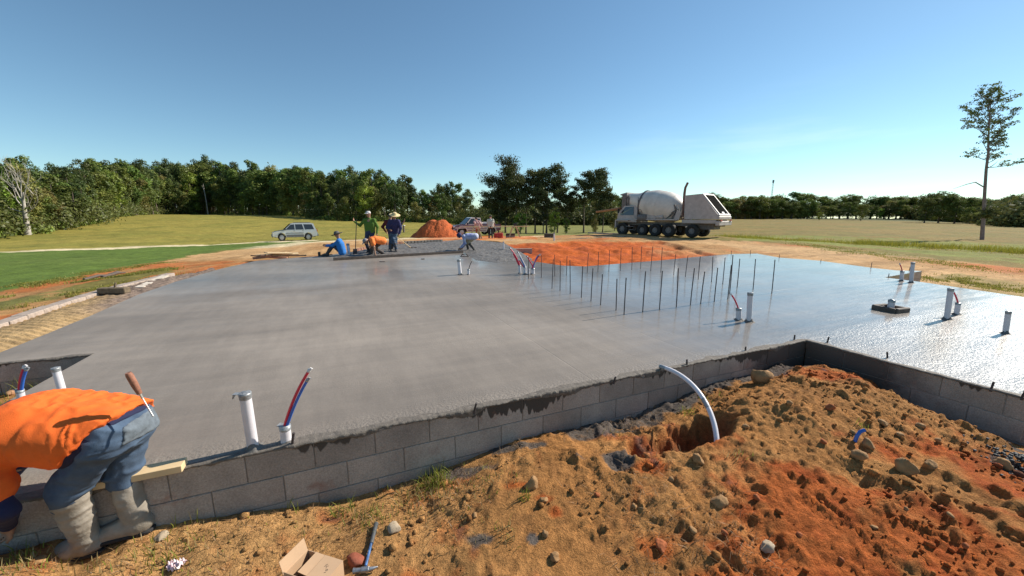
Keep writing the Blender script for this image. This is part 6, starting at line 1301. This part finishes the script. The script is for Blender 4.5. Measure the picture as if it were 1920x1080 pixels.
# ------------------------------------------------------------------ people: distance-field bodies meshed with surface nets
def seg_d(P, a, b, r1, r2):
    ba = b - a; t = np.clip(((P - a) @ ba) / max(ba @ ba, 1e-9), 0, 1); return np.linalg.norm(P - a - t[..., None] * ba, axis=-1) - (r1 + (r2 - r1) * t)
def field(prims, h, k):
    lo = np.min([np.minimum(p[1] - p[3], p[2] - p[3]) if p[0] == 'c' else p[1] - p[2] for p in prims], 0) - 4 * h; hi = np.max([np.maximum(p[1] + max(p[3], p[4]), p[2] + max(p[3], p[4])) if p[0] == 'c' else p[1] + p[2] for p in prims], 0) + 4 * h
    lo = lo - .02; hi = hi + .02; n = np.ceil((hi - lo) / h).astype(int) + 1; ax = [lo[i] + h * np.arange(n[i]) for i in range(3)]; D = np.full(n, 1.0)
    for p in prims:
        kk = p[5] if p[0] == 'c' and len(p) > 5 else (p[3] if p[0] == 'e' and len(p) > 3 else k)
        if p[0] == 'c': a, b, r1, r2 = p[1:5]; R = max(r1, r2); l, u = np.minimum(a, b) - R, np.maximum(a, b) + R
        else: l, u = p[1] - p[2], p[1] + p[2]
        m = kk * 1.2 + 3 * h; s = [slice(max(0, int((l[i] - m - lo[i]) / h)), min(n[i], int((u[i] + m - lo[i]) / h) + 2)) for i in range(3)]
        G = np.stack(np.meshgrid(*[ax[i][s[i]] for i in range(3)], indexing='ij'), -1)
        if p[0] == 'c': d = seg_d(G, a, b, r1, r2)
        else:
            q = (G - p[1]) / p[2]; l0 = np.linalg.norm(q, axis=-1); l1 = np.linalg.norm(q / p[2], axis=-1); d = l0 * (l0 - 1) / np.maximum(l1, 1e-6)
        e = D[s[0], s[1], s[2]]; hh = np.clip(.5 + .5 * (e - d) / max(kk, 1e-5), 0, 1); D[s[0], s[1], s[2]] = e * (1 - hh) + d * hh - kk * hh * (1 - hh)
    return D, lo, h
def nets(D, lo, h):
    ins = D < 0; s = [ins[i:ins.shape[0] - 1 + i, j:ins.shape[1] - 1 + j, k:ins.shape[2] - 1 + k] for i in (0, 1) for j in (0, 1) for k in (0, 1)]; cnt = sum(x.astype(int) for x in s); act = (cnt > 0) & (cnt < 8)
    idx = -np.ones(act.shape, int); I = np.argwhere(act); idx[act] = np.arange(len(I)); acc = np.zeros((len(I), 3)); w = np.zeros(len(I)); C = [(i, j, k) for i in (0, 1) for j in (0, 1) for k in (0, 1)]
    dv = [D[I[:, 0] + c[0], I[:, 1] + c[1], I[:, 2] + c[2]] for c in C]
    for a in range(8):
        for b in range(a + 1, 8):
            if sum(abs(C[a][q] - C[b][q]) for q in range(3)) != 1: continue
            m = (dv[a] < 0) != (dv[b] < 0); t = np.where(m, dv[a] / np.where(m, dv[a] - dv[b], 1), 0); p = np.array(C[a]) + t[:, None] * (np.array(C[b]) - np.array(C[a])); acc += p * m[:, None]; w += m
    V = lo + h * (I + acc / w[:, None]); Fs = []
    for ax_ in range(3):
        o1, o2 = [(1, 2), (2, 0), (0, 1)][ax_]; sl = [slice(None)] * 3; sl2 = [slice(None)] * 3; sl[ax_] = slice(0, -1); sl2[ax_] = slice(1, None); A_, B_ = ins[tuple(sl)], ins[tuple(sl2)]; E = np.argwhere(A_ != B_); E = E[(E[:, o1] > 0) & (E[:, o2] > 0) & (E[:, o1] < ins.shape[o1] - 1) & (E[:, o2] < ins.shape[o2] - 1)]
        u1 = np.zeros(3, int); u1[o1] = 1; u2 = np.zeros(3, int); u2[o2] = 1
        q = np.stack([idx[tuple((E - u).T)] for u in (u1 + u2, u2, 0 * u1, u1)], 1); flip = A_[tuple(E.T)]; q[~flip] = q[~flip][:, ::-1]; Fs.append(q[(q >= 0).all(1)])
    return V, np.concatenate(Fs)
def body_mesh(name, prims, h, k, m, parent=None, loc=None, fold=0, fs=1.0, seed=0, smooth_it=1, stretch=None, hem=None):
    stretch = nv3(stretch) if stretch is not None else None; D, lo, hh = field(prims, h, k)
    if hem is not None:            # cut the cloth open at a plane (point, normal): keep the side the normal points away from
        G = np.stack(np.meshgrid(*[lo[i] + h * np.arange(D.shape[i]) for i in range(3)], indexing='ij'), -1)
        for pt, nn in hem: D = np.maximum(D, (G - pt) @ nn)
    V, Fc = nets(D, lo, hh)
    me = meshdata(name, V, Fc, [m], smooth=True)
    if fold:
        N_ = np.zeros(len(V) * 3); me.vertices.foreach_get('normal', N_) if False else None
        nr = np.array([v.normal[:] for v in me.vertices]); Q = V if stretch is None else V @ stretch
        w1 = .05 * fbm(Q[:, 0] * 5 * fs, Q[:, 1] * 5 * fs, Q[:, 2] * 5 * fs + seed, 2); X_, Y_, Z_ = Q[:, 0] + w1, Q[:, 1] + w1, Q[:, 2] - w1
        f = (1 - np.abs(vnoise(X_ * 9 * fs + seed, Y_ * 9 * fs, Z_ * 9 * fs))) ** 2.5; f2 = (1 - np.abs(vnoise(X_ * 21 * fs + seed, Y_ * 21 * fs, Z_ * 21 * fs))) ** 2.5; g = fbm(Q[:, 0] * 4 * fs + seed, Q[:, 1] * 4 * fs, Q[:, 2] * 4 * fs, 2); k_ = sstep(-.3, .5, vnoise(V[:, 0] * 5, V[:, 1] * 5, V[:, 2] * 5 + seed))
        V = V + nr * (fold * ((f - .45) * 1.3 + (f2 - .4) * .7 * k_ + g * .7))[:, None]; me.vertices.foreach_set('co', V.astype(np.float32).ravel()); me.update()
    return link(name, me, parent, loc)
nv3 = lambda v: np.array(v, float)
def unit(v): v = nv3(v); return v / (np.linalg.norm(v) + 1e-9)
def ik(a, c, l1, l2, pole):
    a, c = nv3(a), nv3(c); d = c - a; L_ = np.linalg.norm(d); L2 = min(L_, (l1 + l2) * .999); d = d / L_; c = a + d * L2; x = (l1 * l1 - l2 * l2 + L2 * L2) / (2 * L2); y = math.sqrt(max(l1 * l1 - x * x, 0)); p = nv3(pole); p = p - d * (p @ d); p = unit(p); return a + d * x + p * y, c
M_SKIN = mat('skin', (.36, .19, .12), .6, noise=.06, nscale=20); M_SKINL = mat('fair_skin', (.55, .30, .24), .6); M_HAIR = mat('dark_hair', (.02, .015, .012), .7)
M_EYE = mat('eye', (.02, .015, .012), .3)
def hand_prims(w, fd, side, curl=.35, thumb=1, k=.012, s=1.0):
    """palm, four unequal bent fingers and a thumb; w wrist, fd finger direction, side = across the palm towards the thumb"""
    fd, side = unit(fd), unit(side); nrm = unit(np.cross(fd, side)); P = [('c', w - fd * .02, w + fd * .05 * s, .026, .030, .02), ('c', w + fd * .03 * s + side * .02, w + fd * .08 * s + side * .028, .018, .014, k), ('c', w + fd * .03 * s - side * .02, w + fd * .08 * s - side * .026, .016, .013, k)]
    for i, (o, l) in enumerate(((.030, .068), (.010, .078), (-.010, .072), (-.030, .056))):
        b = w + fd * .085 * s + side * o; d1 = unit(fd + nrm * curl + side * o * 2); m_ = b + d1 * l * .5 * s; d2 = unit(fd + nrm * curl * 2.6); P += [('c', b - fd * .01, m_, .0105, .0095, .004), ('c', m_, m_ + d2 * l * .5 * s, .0095, .0075, .004)]
    b = w + fd * .025 * s + side * .026; m_ = b + unit(fd + side * 1.1 + nrm * .3) * .04 * s; P += [('c', b, m_, .014, .011, .008), ('c', m_, m_ + unit(fd + side * .3 + nrm * .5) * .032 * s, .011, .009, .005)]
    return P
LAST = {}
def person(label, base, hip, neck, side, front, feet, hands, head, face, shirt, trousers, hat=None, hatm=None, sleeve=2.0, skin=None, boot=None, kneep=None, elbowp=None, h=.0125, fat=1.0, toes=None, group=None, hipw=.10, shw=.185, loose=.022, fingers=True, hfd=None, arms=(1, 1), extra_sleeve=None, bootlen=.2, fold=.006, hands_side=None, boot_r=.066, collar=True, tuck_boot=False, leg=(.44, .43), legfat=1.0, hump=(0, 0, 0), shirt_from=0.0, shirt_hem=None):
    skin = skin or M_SKIN; hip, neck, side, front = nv3(hip), nv3(neck), unit(side), unit(front); up = unit(neck - hip); front = unit(front - up * (front @ up)); kneep = nv3(kneep if kneep is not None else front); elbowp = elbowp if elbowp is not None else (-front, -front)
    H_ = [hip - side * hipw, hip + side * hipw]; S_ = [neck - up * .07 - side * shw, neck - up * .07 + side * shw]; K, An, E, Wr = [], [], [], []
    for i in (0, 1):
        fa = nv3(feet[i]) + np.array((0, 0, .09)); dd_ = np.linalg.norm(fa - H_[i]); lg = leg if not isinstance(leg[0], str) else (dd_ * leg[1][i] * .51, dd_ * leg[1][i] * .49)
        a, c = ik(H_[i], fa, lg[0], lg[1], kneep); K.append(a); An.append(c); e, w = ik(S_[i], hands[i], .30, .27, elbowp[i]); E.append(e); Wr.append(w)
    ch = hip + (neck - hip) * .60 + nv3(hump); wa = hip + (neck - hip) * .28 + nv3(hump) * .6; sf = hip + (ch - hip) * shirt_from; hd = unit(head); face = unit(face); hc = neck + hd * .17 + face * .02; toes = toes or (front, front); T = [An[i] + unit([toes[i][0], toes[i][1], 0]) * .15 + np.array((0, 0, -.055)) for i in (0, 1)]
    b = [('c', hip - side * .07, ch - side * .09, .105 * fat, .115 * fat), ('c', hip + side * .07, ch + side * .09, .105 * fat, .115 * fat), ('c', ch, neck - up * .08, .13, .10), ('c', neck - up * .10, neck + hd * .10, .058, .054), ('c', S_[0], S_[1], .055, .055)]
    for i in (0, 1):
        b += [('c', H_[i], K[i], .085, .056), ('c', K[i], An[i], .054, .036), ('c', An[i] + np.array((0, 0, -.03)), T[i], .035, .028)]
        b += [('c', S_[i], E[i], .050, .040), ('c', E[i], Wr[i], .038, .025)]
        fd = hfd[i] if hfd else unit(Wr[i] - E[i]); hs = hands_side[i] if hands_side else front; hs = hs - fd * (nv3(hs) @ unit(fd)); b += hand_prims(Wr[i], fd, unit(hs), .4)
    sd_ = unit(np.cross(face, hd)); hdx = unit(hd - face * (hd @ face)); 
    b += [('e', hc + hdx * .015 - face * .012, nv3((.083, .083, .098)), .03), ('c', hc - hdx * .055 + face * .030, hc - hdx * .035 + face * .035, .050, .055, .03), ('c', hc + face * .082 + hdx * .01, hc + face * .108 - hdx * .018, .010, .013, .010), ('c', hc + sd_ * .082, hc + sd_ * .088 - hdx * .03, .014, .010, .008), ('c', hc - sd_ * .082, hc - sd_ * .088 - hdx * .03, .014, .010, .008), ('c', hc + face * .078 - hdx * .052 - sd_ * .014, hc + face * .078 - hdx * .052 + sd_ * .014, .008, .008, .006), ('c', hc + face * .070 + hdx * .035 - sd_ * .03, hc + face * .070 + hdx * .035 + sd_ * .03, .012, .012, .012)]
    root = body_mesh('person', b, h, .035, skin, None, base); tag(root, label, 'person', group)
    for s in (-1, 1):
        V, Fc = ICO[2]; me = meshdata('eye', V * .009, Fc, [M_EYE], smooth=True); link('eye', me, root, tuple(hc + face * .086 + hdx * .018 + sd_ * s * .030))
    lo = loose; LAST.update(K=K, H=H_, A=An, hip=hip, side=side, up=up)
    if shirt is not None:
        P = [('c', sf - side * .075, ch - side * .10, .118 * fat + lo, .115 * fat + lo), ('c', sf + side * .075, ch + side * .10, .118 * fat + lo, .115 * fat + lo), ('c', sf + (ch - sf) * .3, ch, .11 * fat + lo, .12 * fat + lo), ('c', ch, neck - up * .075, .125 + lo, .09 + lo * .6), ('c', S_[0], S_[1], .062 + lo * .5, .062 + lo * .5), ('c', neck - up * .08, neck - up * .01, .078, .066)]
        for i in (0, 1):
            if sleeve >= 1: P += [('c', S_[i], E[i], .060 + lo * .6, .050 + lo * .5), ('c', E[i], E[i] + (Wr[i] - E[i]) * min(1, sleeve - 1), .048 + lo * .4, .038 + lo * .2)]
            else: P += [('c', S_[i], S_[i] + (E[i] - S_[i]) * sleeve, .062 + lo * .6, .060 + lo)]
        body_mesh('shirt', P, h, .04, shirt, root, fold=fold, seed=len(label), stretch=np.diag((2.3, 1.6, .7)) if tuck_boot else None, hem=shirt_hem)
        if extra_sleeve is not None:
            P = []
            for i in (0, 1): P += [('c', S_[i] + (E[i] - S_[i]) * .5, E[i], .055, .048), ('c', E[i], Wr[i] - unit(Wr[i] - E[i]) * .01, .048, .034)]
            body_mesh('undershirt_sleeves', P, h, .02, extra_sleeve, root, fold=.005)
    if trousers is not None:
        P = [('c', hip - side * .06, hip + side * .06, .125 * fat + .004, .125 * fat + .004), ('c', hip + up * .0, hip + up * .12, .114 * fat, .104 * fat)]
        for i in (0, 1):
            e = K[i] + (An[i] - K[i]) * (.34 if tuck_boot else .93); P += [('c', H_[i], K[i], .096 * fat, .074 * legfat), ('c', K[i], e, .073 * legfat, .052 * legfat if tuck_boot else .056)]
        body_mesh('trousers', P, h, .035, trousers, root, fold=fold * 1.2, seed=3 + len(label), stretch=np.diag((.7, .7, 1.5)) if tuck_boot else None)
    if boot is not None:
        for i in (0, 1):
            a = An[i]; top = a + unit(K[i] - a) * bootlen; P = [('c', a + unit(K[i] - a) * .03, top, boot_r * .86, boot_r * 1.06, .03), ('c', a + np.array((0, 0, -.035)), a + (T[i] - a) * .55 + np.array((0, 0, .0)), .055, .050, .03), ('c', a + (T[i] - a) * .5, T[i] + (T[i] - a) * .15 + np.array((0, 0, .012)), .048, .044, .03), ('c', a - (T[i] - a) * .25 + np.array((0, 0, -.05)), a + np.array((0, 0, -.03)), .038, .05, .03)]
            body_mesh('boot', P, min(h, .010), .03, boot, root, fold=.006 if tuck_boot else .003, seed=i, stretch=np.diag((.7, .7, 1.8)), hem=[(nv3((0, 0, a[2] - .09)), nv3((0, 0, -1)))])
            sd2 = unit([toes[i][0], toes[i][1], 0]); c = a - sd2 * .03; P = [('c', nv3((c[0], c[1], a[2] - .082)), nv3((T[i][0], T[i][1], a[2] - .082)) + sd2 * .03, .046, .044)]; body_mesh('boot_sole', P, .009, .01, M_DARK, root, hem=[(nv3((0, 0, a[2] - .072)), nv3((0, 0, 1))), (nv3((0, 0, a[2] - .098)), nv3((0, 0, -1)))])
    mb = MB(); q = Matrix((Vector(sd_), Vector(unit(np.cross(hdx, sd_))), Vector(hdx))).transposed(); q = Matrix([[sd_[r], face_[r], hdx[r]] for r in range(3) for face_ in (unit(np.cross(hdx, sd_)),)])
    def ring(prof, m, nm, n=24, off=(0, 0, 0), sx=1.0):
        V = []; 
        for r, z in prof:
            for j in range(n): t = 6.2832 * j / n; V.append(Vector(hc) + q @ (Vector((r * math.cos(t), r * sx * math.sin(t), z)) + Vector(off)))
        k_ = len(prof); mb = MB(); mb.add(V, [(i * n + j, i * n + (j + 1) % n, (i + 1) * n + (j + 1) % n, (i + 1) * n + j) for i in range(k_ - 1) for j in range(n)], 0, True); mb.add(V[-n:], [tuple(range(n))]); return mb.build(nm, m, root)
    if hat == 'straw': ring([(.20, .035), (.235, .05), (.20, .047), (.11, .055), (.10, .12), (.07, .155), (.02, .165)], hatm, 'straw_hat')
    elif hat == 'cap': ring([(.098, .035), (.099, .06), (.088, .10), (.05, .125), (.01, .13)], hatm, 'cap'); mb = MB(); f_ = unit(np.cross(hdx, sd_)); sgn = 1 if f_ @ face > 0 else -1; mb.box(Vector(hc) + q @ Vector((0, sgn * .125, .045)), (.14, .10, .012), R=q.to_3x3() @ Matrix.Rotation(-.15 * sgn, 3, 'X'), bev=.004); mb.build('cap_visor', hatm, root)
    elif hat == 'hair': ring([(.088, -.02), (.097, .03), (.094, .07), (.07, .105), (.02, .118)], M_HAIR, 'hair', off=(0, -.01 * (1 if unit(np.cross(hdx, sd_)) @ face > 0 else -1), 0))
    elif hat == 'hood': ring([(.075, -.10), (.098, -.05), (.104, .03), (.098, .08), (.06, .115), (.01, .125)], hatm, 'head_cloth', off=(0, -.02 * (1 if unit(np.cross(hdx, sd_)) @ face > 0 else -1), 0))
    return root
cl = lambda n, c, r=.9, nz=.08: mat(n, c, r, noise=nz, nscale=18, bump=.0015, bscale=250)
M_ORANGE_S = cl('orange_cotton', (.78, .135, .015)); M_NAVY = cl('navy_cotton', (.012, .014, .05)); M_JEANS = mat('blue_denim', (.035, .06, .105), .9, col2=(.085, .135, .21), nscale=7, bump=.001, bscale=300); M_JEANSD = cl('dark_denim', (.03, .045, .085)); M_GREEN_S = cl('green_cotton', (.075, .16, .018)); M_BLUE_S = cl('bright_blue_cotton', (.02, .16, .48)); M_BLUEW = mat('blue_white_shirt', (.06, .10, .38), .9, col2=(.62, .64, .70), nscale=3.5); M_KHAKI = cl('khaki_cotton', (.36, .30, .20)); M_BROWNT = cl('brown_trousers', (.10, .065, .05)); M_WHITE_S = cl('pale_shirt', (.50, .52, .46)); M_PINK_S = cl('pink_shirt', (.55, .33, .32)); M_DKBLUE = cl('dark_blue_cotton', (.03, .03, .10)); M_MAROON_S = cl('maroon_cotton', (.10, .015, .02)); M_STRAW = mat('straw', (.62, .48, .25), .8, noise=.15, nscale=40); M_BLK = cl('black_cloth', (.015, .015, .017)); M_RUBBER = mat('muddy_rubber_boot', (.21, .18, .14), .75, col2=(.36, .32, .27), nscale=7, bump=.004, bscale=40); M_GCAP = cl('grey_cap', (.22, .22, .24)); M_WCAP = cl('white_cap', (.65, .6, .58)); M_RUB2 = mat('dark_boot', (.05, .045, .045), .7, noise=.3); M_ORANGE2 = cl('orange_vest_cotton', (.90, .22, .045)); M_BRSH = cl('rust_trousers', (.30, .12, .07))

# man in the foreground, stooping over the wall
def foreground_man():
    b = Vector((-2.40, 1.93, -.42)); L = lambda v: nv3((Vector(v) - b)[:])
    nf = px(172, 1046, -.43); ff = px(266, 1012, -.41); nf.z = nz(nf.x, nf.y) + .004; ff.z = nz(ff.x, ff.y) + .004
    hip = pd(218, 806, 2.0); neck = pd(-8, 835, 1.88); hn = pd(14, 985, 1.80); hf = pd(-60, 985, 2.02)
    r = person('stooping man in orange shirt, jeans and muddy rubber boots in front of the wall', b, L(hip), L(neck), (.12, -.97, .10), (-.1, .05, -1), [L(nf) if False else L(ff), L(nf)], [L(hf), L(hn)], (-.95, -.05, -.32), (-.30, -.05, -1), M_ORANGE_S, M_JEANS, hat='hair', sleeve=.55, boot=M_RUBBER, kneep=(-1, -.35, .1), elbowp=((-.2, .3, .2), (.4, -.2, .1)), h=.0095, fat=1.05, toes=((-.90, -.42, 0), (-.92, -.39, 0)), loose=.040, leg=('auto', (1.015, 1.045)), legfat=1.04, hump=(.0, 0, .085), shirt_from=.0, shirt_hem=[(L(pd(214, 804, 2.0)), unit((.72, 0, -.66)))], extra_sleeve=M_NAVY, bootlen=.33, fold=.010, tuck_boot=True, boot_r=.074)
    # back pocket, waistband, wallet, trowel in the pocket
    up = unit(L(neck) - L(hip)); 
    w = pd(262, 772, 1.93); P = [('c', L(pd(250, 752, 1.98)), L(pd(222, 850, 1.86)), .05, .05), ]
    wb = unit(L(neck) - L(hip)); hp = LAST['hip']; body_mesh('waistband', [('c', hp - LAST['side'] * .06, hp + wb * .14 - LAST['side'] * .08, .140, .140), ('c', hp + LAST['side'] * .06, hp + wb * .14 + LAST['side'] * .08, .140, .140)], .0095, .04, M_NAVY, r, hem=[(L(pd(214, 804, 2.0)) + unit((.72, 0, -.66)) * .03, unit((.72, 0, -.66)))])
    K, H_ = LAST['K'], LAST['H']; pc = L(pd(262, 806, 1.97)); n1 = unit(K[0] - H_[0]) * .4 + unit((0, 0, -1)) * .6; n1 = unit(n1); n2 = unit(np.cross(n1, (-.35, 1, 0))); fat = 1.05; P = [('c', LAST['hip'] - LAST['side'] * .06, LAST['hip'] + LAST['side'] * .06, .125 * fat + .011, .125 * fat + .011)]
    for i_ in (0, 1): P.append(('c', H_[i_], K[i_], .096 * fat + .007, .074 * 1.04 + .007))
    body_mesh('back_pocket', P, .009, .035, mat('worn_denim', (.12, .145, .17), .85, noise=.25, nscale=30), r, fold=.010 * 1.2, seed=3 + len(r['label']), stretch=np.diag((.7, .7, 1.5)), hem=[(pc + n1 * .06, n1), (pc - n1 * .05, -n1), (pc + n2 * .035, n2), (pc - n2 * .05, -n2)])
    a, c = pd(262, 738, 1.95), pd(240, 699, 1.93); t = empty('brick_trowel', c, 0, 'trowel with a worn wooden handle stuck in the back pocket of the orange shirted man', 'trowel'); mb = MB(); d = a - c; mb.tube([(0, 0, 0), d * .12, d * .6, d], [.013, .0165, .016, .012], 12); mb.build('handle', mat('worn_handle', (.30, .13, .08), .7, noise=.45, nscale=30), t); mb = MB(); e = pd(286, 779, 1.93) - c; mb.tube([d, d * 1.25], .006, 6); mb.box((d * 1.3 + e) * .5, (.004, .012, (e - d * 1.2).length), R=(e - d * 1.2).to_track_quat('Z', 'Y').to_matrix(), bev=.001); mb.build('blade', mat('bright_steel', (.6, .58, .54), .35, metal=.6), t)
foreground_man()
def P_(x, y): return px(x, y)
# seated man in blue
b = px(640, 480); k = b.y / F
person('seated man in a bright blue shirt and dark hat resting at the far slab edge', b, (0.05, 0, .16), (-.05, 0, .66), (.25, -.97, 0), (-.97, -.25, 0), [(-.62, .12, -.02), (-.50, -.12, 0)], [(-.58, .10, .42), (-.50, -.10, .40)], (-.12, 0, 1), (-1, -.1, -.35), M_BLUE_S, M_JEANSD, 'straw', mat('dark_hat', (.10, .095, .09), .8), boot=M_RUB2, kneep=(-.3, 0, 1), elbowp=((0, .2, -1), (0, -.2, -1)))
# green shirt man with shovel pole
b = px(694, 476)
gm = person('man in a long sleeved green shirt standing and holding a long pole', b, (.06, 0, .90), (.06, 0, 1.46), (-1, -.1, 0), (-.15, -1, 0), [(.16, 0, .02), (-.06, .05, .02)], [(.36, -.05, .86), (-.52, -.12, 1.34)], (-.05, 0, 1), (-.25, -1, -.1), M_GREEN_S, M_JEANSD, 'cap', M_WCAP, boot=M_RUB2, elbowp=((.5, .4, -.2), (-.3, .2, -1)), loose=.008, hfd=(nv3((0, 0, -1)), nv3((-.2, -.2, 1))))
pb = px(666, 478); pt = pd(668.5, 411, b.y - .15); mb = MB(); mb.tube([(0, 0, 0), pt - pb], .017, 8); t = empty('long_pole_tool', pb, 0, 'long thin tool pole held upright by the man in the green shirt', 'tool'); mb.build('pole_shaft', M_OLDWOOD, t); mb = MB(); mb.box((0, 0, .05), (.16, .03, .22), bev=.01); mb.build('blade', M_STEEL, t)
# kneeling man in orange
b = px(703, 479)
person('bent man in an orange shirt and grey cap pressing on the screed board', b, (.30, .12, .58), (-.10, -.15, .66), (-.35, .93, 0), (-.55, -.25, -.9), [(-.10, -.05, .0), (.22, .32, .0)], [(-.02, -.30, .42), (.14, -.36, .10)][::-1], (-.55, -.55, -.35), (-.5, -.6, -.8), M_ORANGE2, M_BROWNT, 'cap', M_GCAP, sleeve=.6, boot=M_RUB2, kneep=(-.6, -.7, .5), elbowp=((.2, -.2, .3), (.3, -.2, -.1)), loose=.03)
# man in straw hat with rake
b = px(740, 473)
person('man in a dark blue shirt and wide straw hat raking the rough concrete', b, (.0, 0, .90), (.10, -.12, 1.40), (-.95, .2, 0), (.3, -.95, 0), [(.10, -.05, .02), (-.16, .1, .02)][::-1], [(-.05, -.30, 1.0), (.32, -.25, .80)][::-1], (.15, -.25, 1), (.45, -.8, -.35), M_DKBLUE, M_JEANS, 'straw', M_STRAW, boot=M_RUB2, bootlen=.3, loose=.03, elbowp=((.5, .2, -.4), (-.5, .2, -.4)))
b2 = px(728, 472.5)
person('man in a dark maroon shirt partly hidden behind the man in the straw hat', Vector((b2.x, b2.y + .55, 0)), (.05, 0, .90), (-.0, -.05, 1.38), (1, .1, 0), (-.1, 1, 0), [(-.10, 0, .02), (.16, .05, .02)], [(-.26, .1, .86), (.55, .1, 1.30)], (.1, .1, 1), (.3, 1, 0), M_MAROON_S, M_JEANS, 'hair', None, boot=M_RUB2, elbowp=((-.5, 0, -.4), (.3, 0, -1)))
a, c = pd(744, 444, b.y - .2), px(770, 466); c.z = .05; t = empty('concrete_rake', c, 0, 'long handled rake drawn through the rough concrete by the straw hat man', 'rake'); mb = MB(); mb.tube([(0, 0, 0), a - c], .016, 7); mb.build('handle', M_LUMBER, t); mb = MB(); mb.box((0, 0, 0), (.62, .10, .04), bev=.01); mb.build('head', M_OLDWOOD, t)
a, c = pd(754, 420, b2.y + .5), pd(745, 444, b2.y + .5); t = empty('shovel', c, 0, 'dark shovel handle held high behind the straw hat man', 'shovel'); mb = MB(); mb.tube([(0, 0, 0), a - c], .02, 7); mb.build('handle', M_BLACKP, t); mb = MB(); mb.tube([a - c, (a - c) + Vector((.0, 0, .08))], .05, 8); mb.build('grip', M_BLACKP, t)
# stooping man in white and blue
b = px(884, 471)
person('stooping man in blue and white at the right end of the screed board', b, (.18, .05, .66), (-.36, -.05, .66), (.1, .99, 0), (-.15, 0, -1), [(-.02, .16, .0), (-.08, -.05, 0)][::-1] if False else [(.14, -.12, .0), (-.16, .14, .0)][::-1], [(-.46, -.22, .18), (-.42, .15, .16)], (-.8, 0, .25), (-.7, -.1, -.7), M_BLUEW, M_KHAKI, 'hood', M_DKBLUE, boot=M_RUB2, bootlen=.32, kneep=(-1, 0, .2), elbowp=((.2, 0, .2), (.2, 0, .2)))
# two men by the pickup
b = gpt(894, 447)
person('man in a pink shirt and rust trousers standing at the sawhorse near the pickup', b, (.1, 0, .93), (-.02, 0, 1.48), (1, .2, 0), (-.2, 1, 0), [(0, .0, .0), (.22, .05, 0)], [(-.1, -.1, 1.0), (.5, .15, .98)], (.1, 0, 1), (-.9, -.3, -.2), M_PINK_S, M_BRSH, 'hair', None, skin=M_SKINL, boot=M_RUB2, h=.016, sleeve=.6)
b = gpt(920, 447)
person('man in a pale shirt and black trousers with his back turned, beside the sawhorse', b, (0, 0, .92), (0, .04, 1.46), (1, 0, 0), (0, 1, 0), [(-.12, 0, 0), (.12, .05, 0)], [(-.24, .3, 1.0), (.26, .3, 1.0)], (0, .1, 1), (.1, 1, -.2), M_WHITE_S, M_BLK, 'hair', None, skin=M_SKINL, boot=M_RUB2, h=.016, sleeve=.6)
